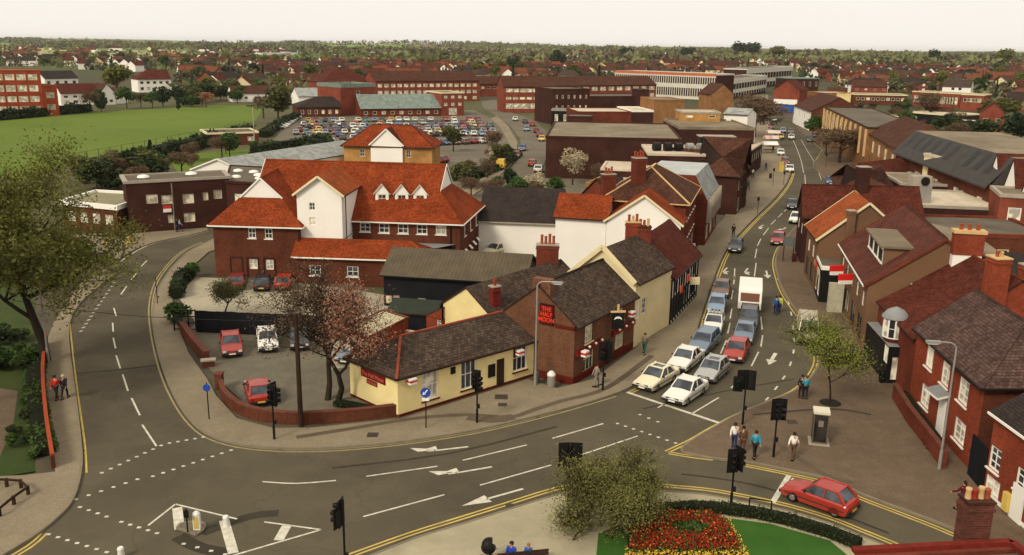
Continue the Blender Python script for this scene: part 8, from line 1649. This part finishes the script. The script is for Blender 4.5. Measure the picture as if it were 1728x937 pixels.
for x0, y0, x1, y1, tp, dp, wm, rf_, t_ in ((1440, 158, 1496, 159, 146, 10, BR_FAR, T_BROWN, 'brown roofed hall behind the left long school'), (1505, 154, 1545, 155, 143, 9, BR_TAN, T_DARK, 'grey roofed range behind the gap between the schools'), (1560, 206, 1606, 208, 198, 9, BR_DARK, T_BROWN, 'low brown roofed range below the wide pale roofed hall'), (1395, 172, 1428, 173, 160, 8, CREAM, T_BROWN, 'small cream house beyond the bright yellow wall'), (1240, 150, 1262, 150, 138, 8, BR_FAR, T_RED, 'small red roofed house before the striped wings'), (1120, 118, 1165, 118, 106, 10, CREAM, T_RED, 'long cream house with red roof on the skyline above the striped offices'), (1188, 122, 1250, 122, 108, 10, YELLOW, T_BROWN, 'long yellow terrace on the skyline above the striped offices'), (1455, 232, 1500, 233, 226, 8, BR_DARK, T_BROWN, 'low brown roof behind the columned shops')):
    mid('back_range', t_, 'building', (x0, y0), (x1, y1), tp, dp, wm, rf_, [(4, .5, .25, 1.4)], rh=3.4)
# beyond: woods, hedgerows and scattered roofs that nobody could count
def farmass(name, label, mat, seed, n, dmin, dmax, hts, per=16, ls=.16, rows=True):
    rr = np.random.default_rng(seed); P = []; C = []
    while len(C) < n:
        D = dmin*math.exp(rr.random()*math.log(dmax/dmin)); 
        if rows:
            x0 = rr.uniform(-.66, .66)*D; an = rr.uniform(-.35, .35) if rr.random() < .75 else rr.uniform(.9, 1.6); L = rr.uniform(60, 420)*(D/1200)**.5; k = int(L/9)
            for i in range(k): C.append((x0+math.cos(an)*9*i, D+math.sin(an)*9*i, rr.uniform(*hts)))
        else: C.append((rr.uniform(-.66, .66)*D, D, rr.uniform(*hts)))
    if dmin >= 1000: C = [c for c in C if math.sin(c[0]*.0042+c[1]*.0009+seed*.0)*math.sin(c[1]*.0034+c[0]*.0011) < .05 or rr.random() < .08]
    C = [c for c in C if clear(c[0], c[1], 2) and not any(abs(c[0]-a) < 7 and -14 < c[1]-b < 7 for a, b in placed)] if dmin < 700 else C
    C = np.array(C); K = np.repeat(C, per, axis=0); D_ = rr.normal(size=(len(K), 3)); D_ /= np.linalg.norm(D_, axis=1)[:, None]; hh = K[:, 2:3]
    gz = np.array([ground_z(a, b) for a, b in C[:, :2]]); gz = np.repeat(gz, per)
    P = np.concatenate([K[:, :1]+D_[:, :1]*hh*.55, K[:, 1:2]+D_[:, 1:2]*hh*.55, (gz[:, None]+hh*.5+D_[:, 2:3]*hh*.45)], 1); V, F = leaf_quads(P, 1.0, rr); 
    S_ = np.repeat(hh*ls*2.0, 4, axis=0); Pc = np.repeat(P, 4, axis=0); V = Pc+(V-Pc)*S_; return link(name, np_mesh(name, V, F, mat), label=label, cat='woodland', kind='stuff')
L_FAR1 = leaf('far olive woods', (.08, .085, .03), (.20, .20, .08), .1); L_FAR2 = leaf('far brown woods', (.07, .052, .03), (.15, .11, .06), .1); L_FAR3 = leaf('far dark woods', (.025, .032, .016), (.055, .06, .026), .1); L_FAR4 = leaf('far green woods', (.08, .12, .03), (.22, .28, .08), .1)
farmass('town_trees', 'olive tree clumps between the far houses', L_FAR1, 1, 2400, 330, 1100, (3.5, 7.5), 30, .11); farmass('town_trees', 'brown tree clumps between the far houses', L_FAR2, 2, 2600, 330, 1200, (3.5, 7.5), 30, .11); farmass('town_trees', 'dark tree clumps between the far houses', L_FAR3, 3, 800, 340, 1200, (4, 9), 30, .11)
farmass('woodland', 'olive woods and hedgerows out to the horizon', L_FAR1, 4, 3400, 1000, 4600, (7, 17), 20, .13); farmass('woodland', 'brown woods and hedgerows out to the horizon', L_FAR2, 5, 2600, 1000, 4500, (7, 15), 20, .13); farmass('woodland', 'dark woods and hedgerows out to the horizon', L_FAR3, 6, 1500, 1100, 5000, (8, 13), 20, .13); farmass('woodland', 'green woods and hedgerows out to the horizon', L_FAR4, 7, 2400, 1000, 4000, (6, 11), 20, .13)
# roofs too small to pick apart
m = MB()
for i in range(2200):
    D = 620*math.exp(rf.random()*1.25); x = rf.uniform(-.6, .62)*D; X = proj(x, D, 0)[0]
    if X < 430 and rf.random() < .75: continue
    if 430 < X < 850 and D > 900 and rf.random() < .6: continue
    if not clear(x, D, 8) or any((x-a)**2+(D-b)**2 < 150 for a, b in placed): continue
    z = ground_z(x, D); L, d, an, h, rh = rf.choice([8, 10, 16, 24]), 8, rf.choice([0, .3, 1.4])+rf.uniform(-.2, .2), 5, 3; c, s = math.cos(an), math.sin(an); T_ = lambda u, v, w: (x+u*c-v*s, D+u*s+v*c, z+w); a, b = L/2, d/2; wm = rf.choice([WHITE, WHITE, BR_FAR, CREAM]); rm = rf.choice([T_RED, T_BROWN, T_BROWN, T_DARK, ROOFS[3][1]])
    for q in (((-a, -b), (a, -b)), ((a, -b), (a, b)), ((a, b), (-a, b)), ((-a, b), (-a, -b))): m.poly([T_(*q[0], -.5), T_(*q[1], -.5), T_(*q[1], h), T_(*q[0], h)], wm)
    m.poly([T_(-a-.3, -b-.4, h-.3), T_(a+.3, -b-.4, h-.3), T_(a+.3, 0, h+rh), T_(-a-.3, 0, h+rh)], rm); m.poly([T_(a+.3, b+.4, h-.3), T_(-a-.3, b+.4, h-.3), T_(-a-.3, 0, h+rh), T_(a+.3, 0, h+rh)], rm)
    m.poly([T_(a, -b, h), T_(a, b, h), T_(a, 0, h+rh)], wm); m.poly([T_(-a, b, h), T_(-a, -b, h), T_(-a, 0, h+rh)], wm)
link('far_roofs', m.data('far_roofs'), label='mass of tiny far roofs and gables among the distant trees', cat='houses', kind='stuff')
# ---------------- haze ----------------
hm = bpy.data.materials.new('haze'); hm.use_nodes = True; nt = hm.node_tree; nt.nodes.clear(); pv = nt.nodes.new('ShaderNodeVolumePrincipled'); pv.inputs['Color'].default_value = (1, .97, .92, 1); pv.inputs['Density'].default_value = .00004; pv.inputs['Anisotropy'].default_value = .2
o = nt.nodes.new('ShaderNodeOutputMaterial'); nt.links.new(pv.outputs[0], o.inputs['Volume']); m = MB(); m.box((0, 8000, -6), (44000, 16500, 62), hm); link('haze', m.data('haze'), label='thin pale haze over the far country', cat='haze', kind='stuff')
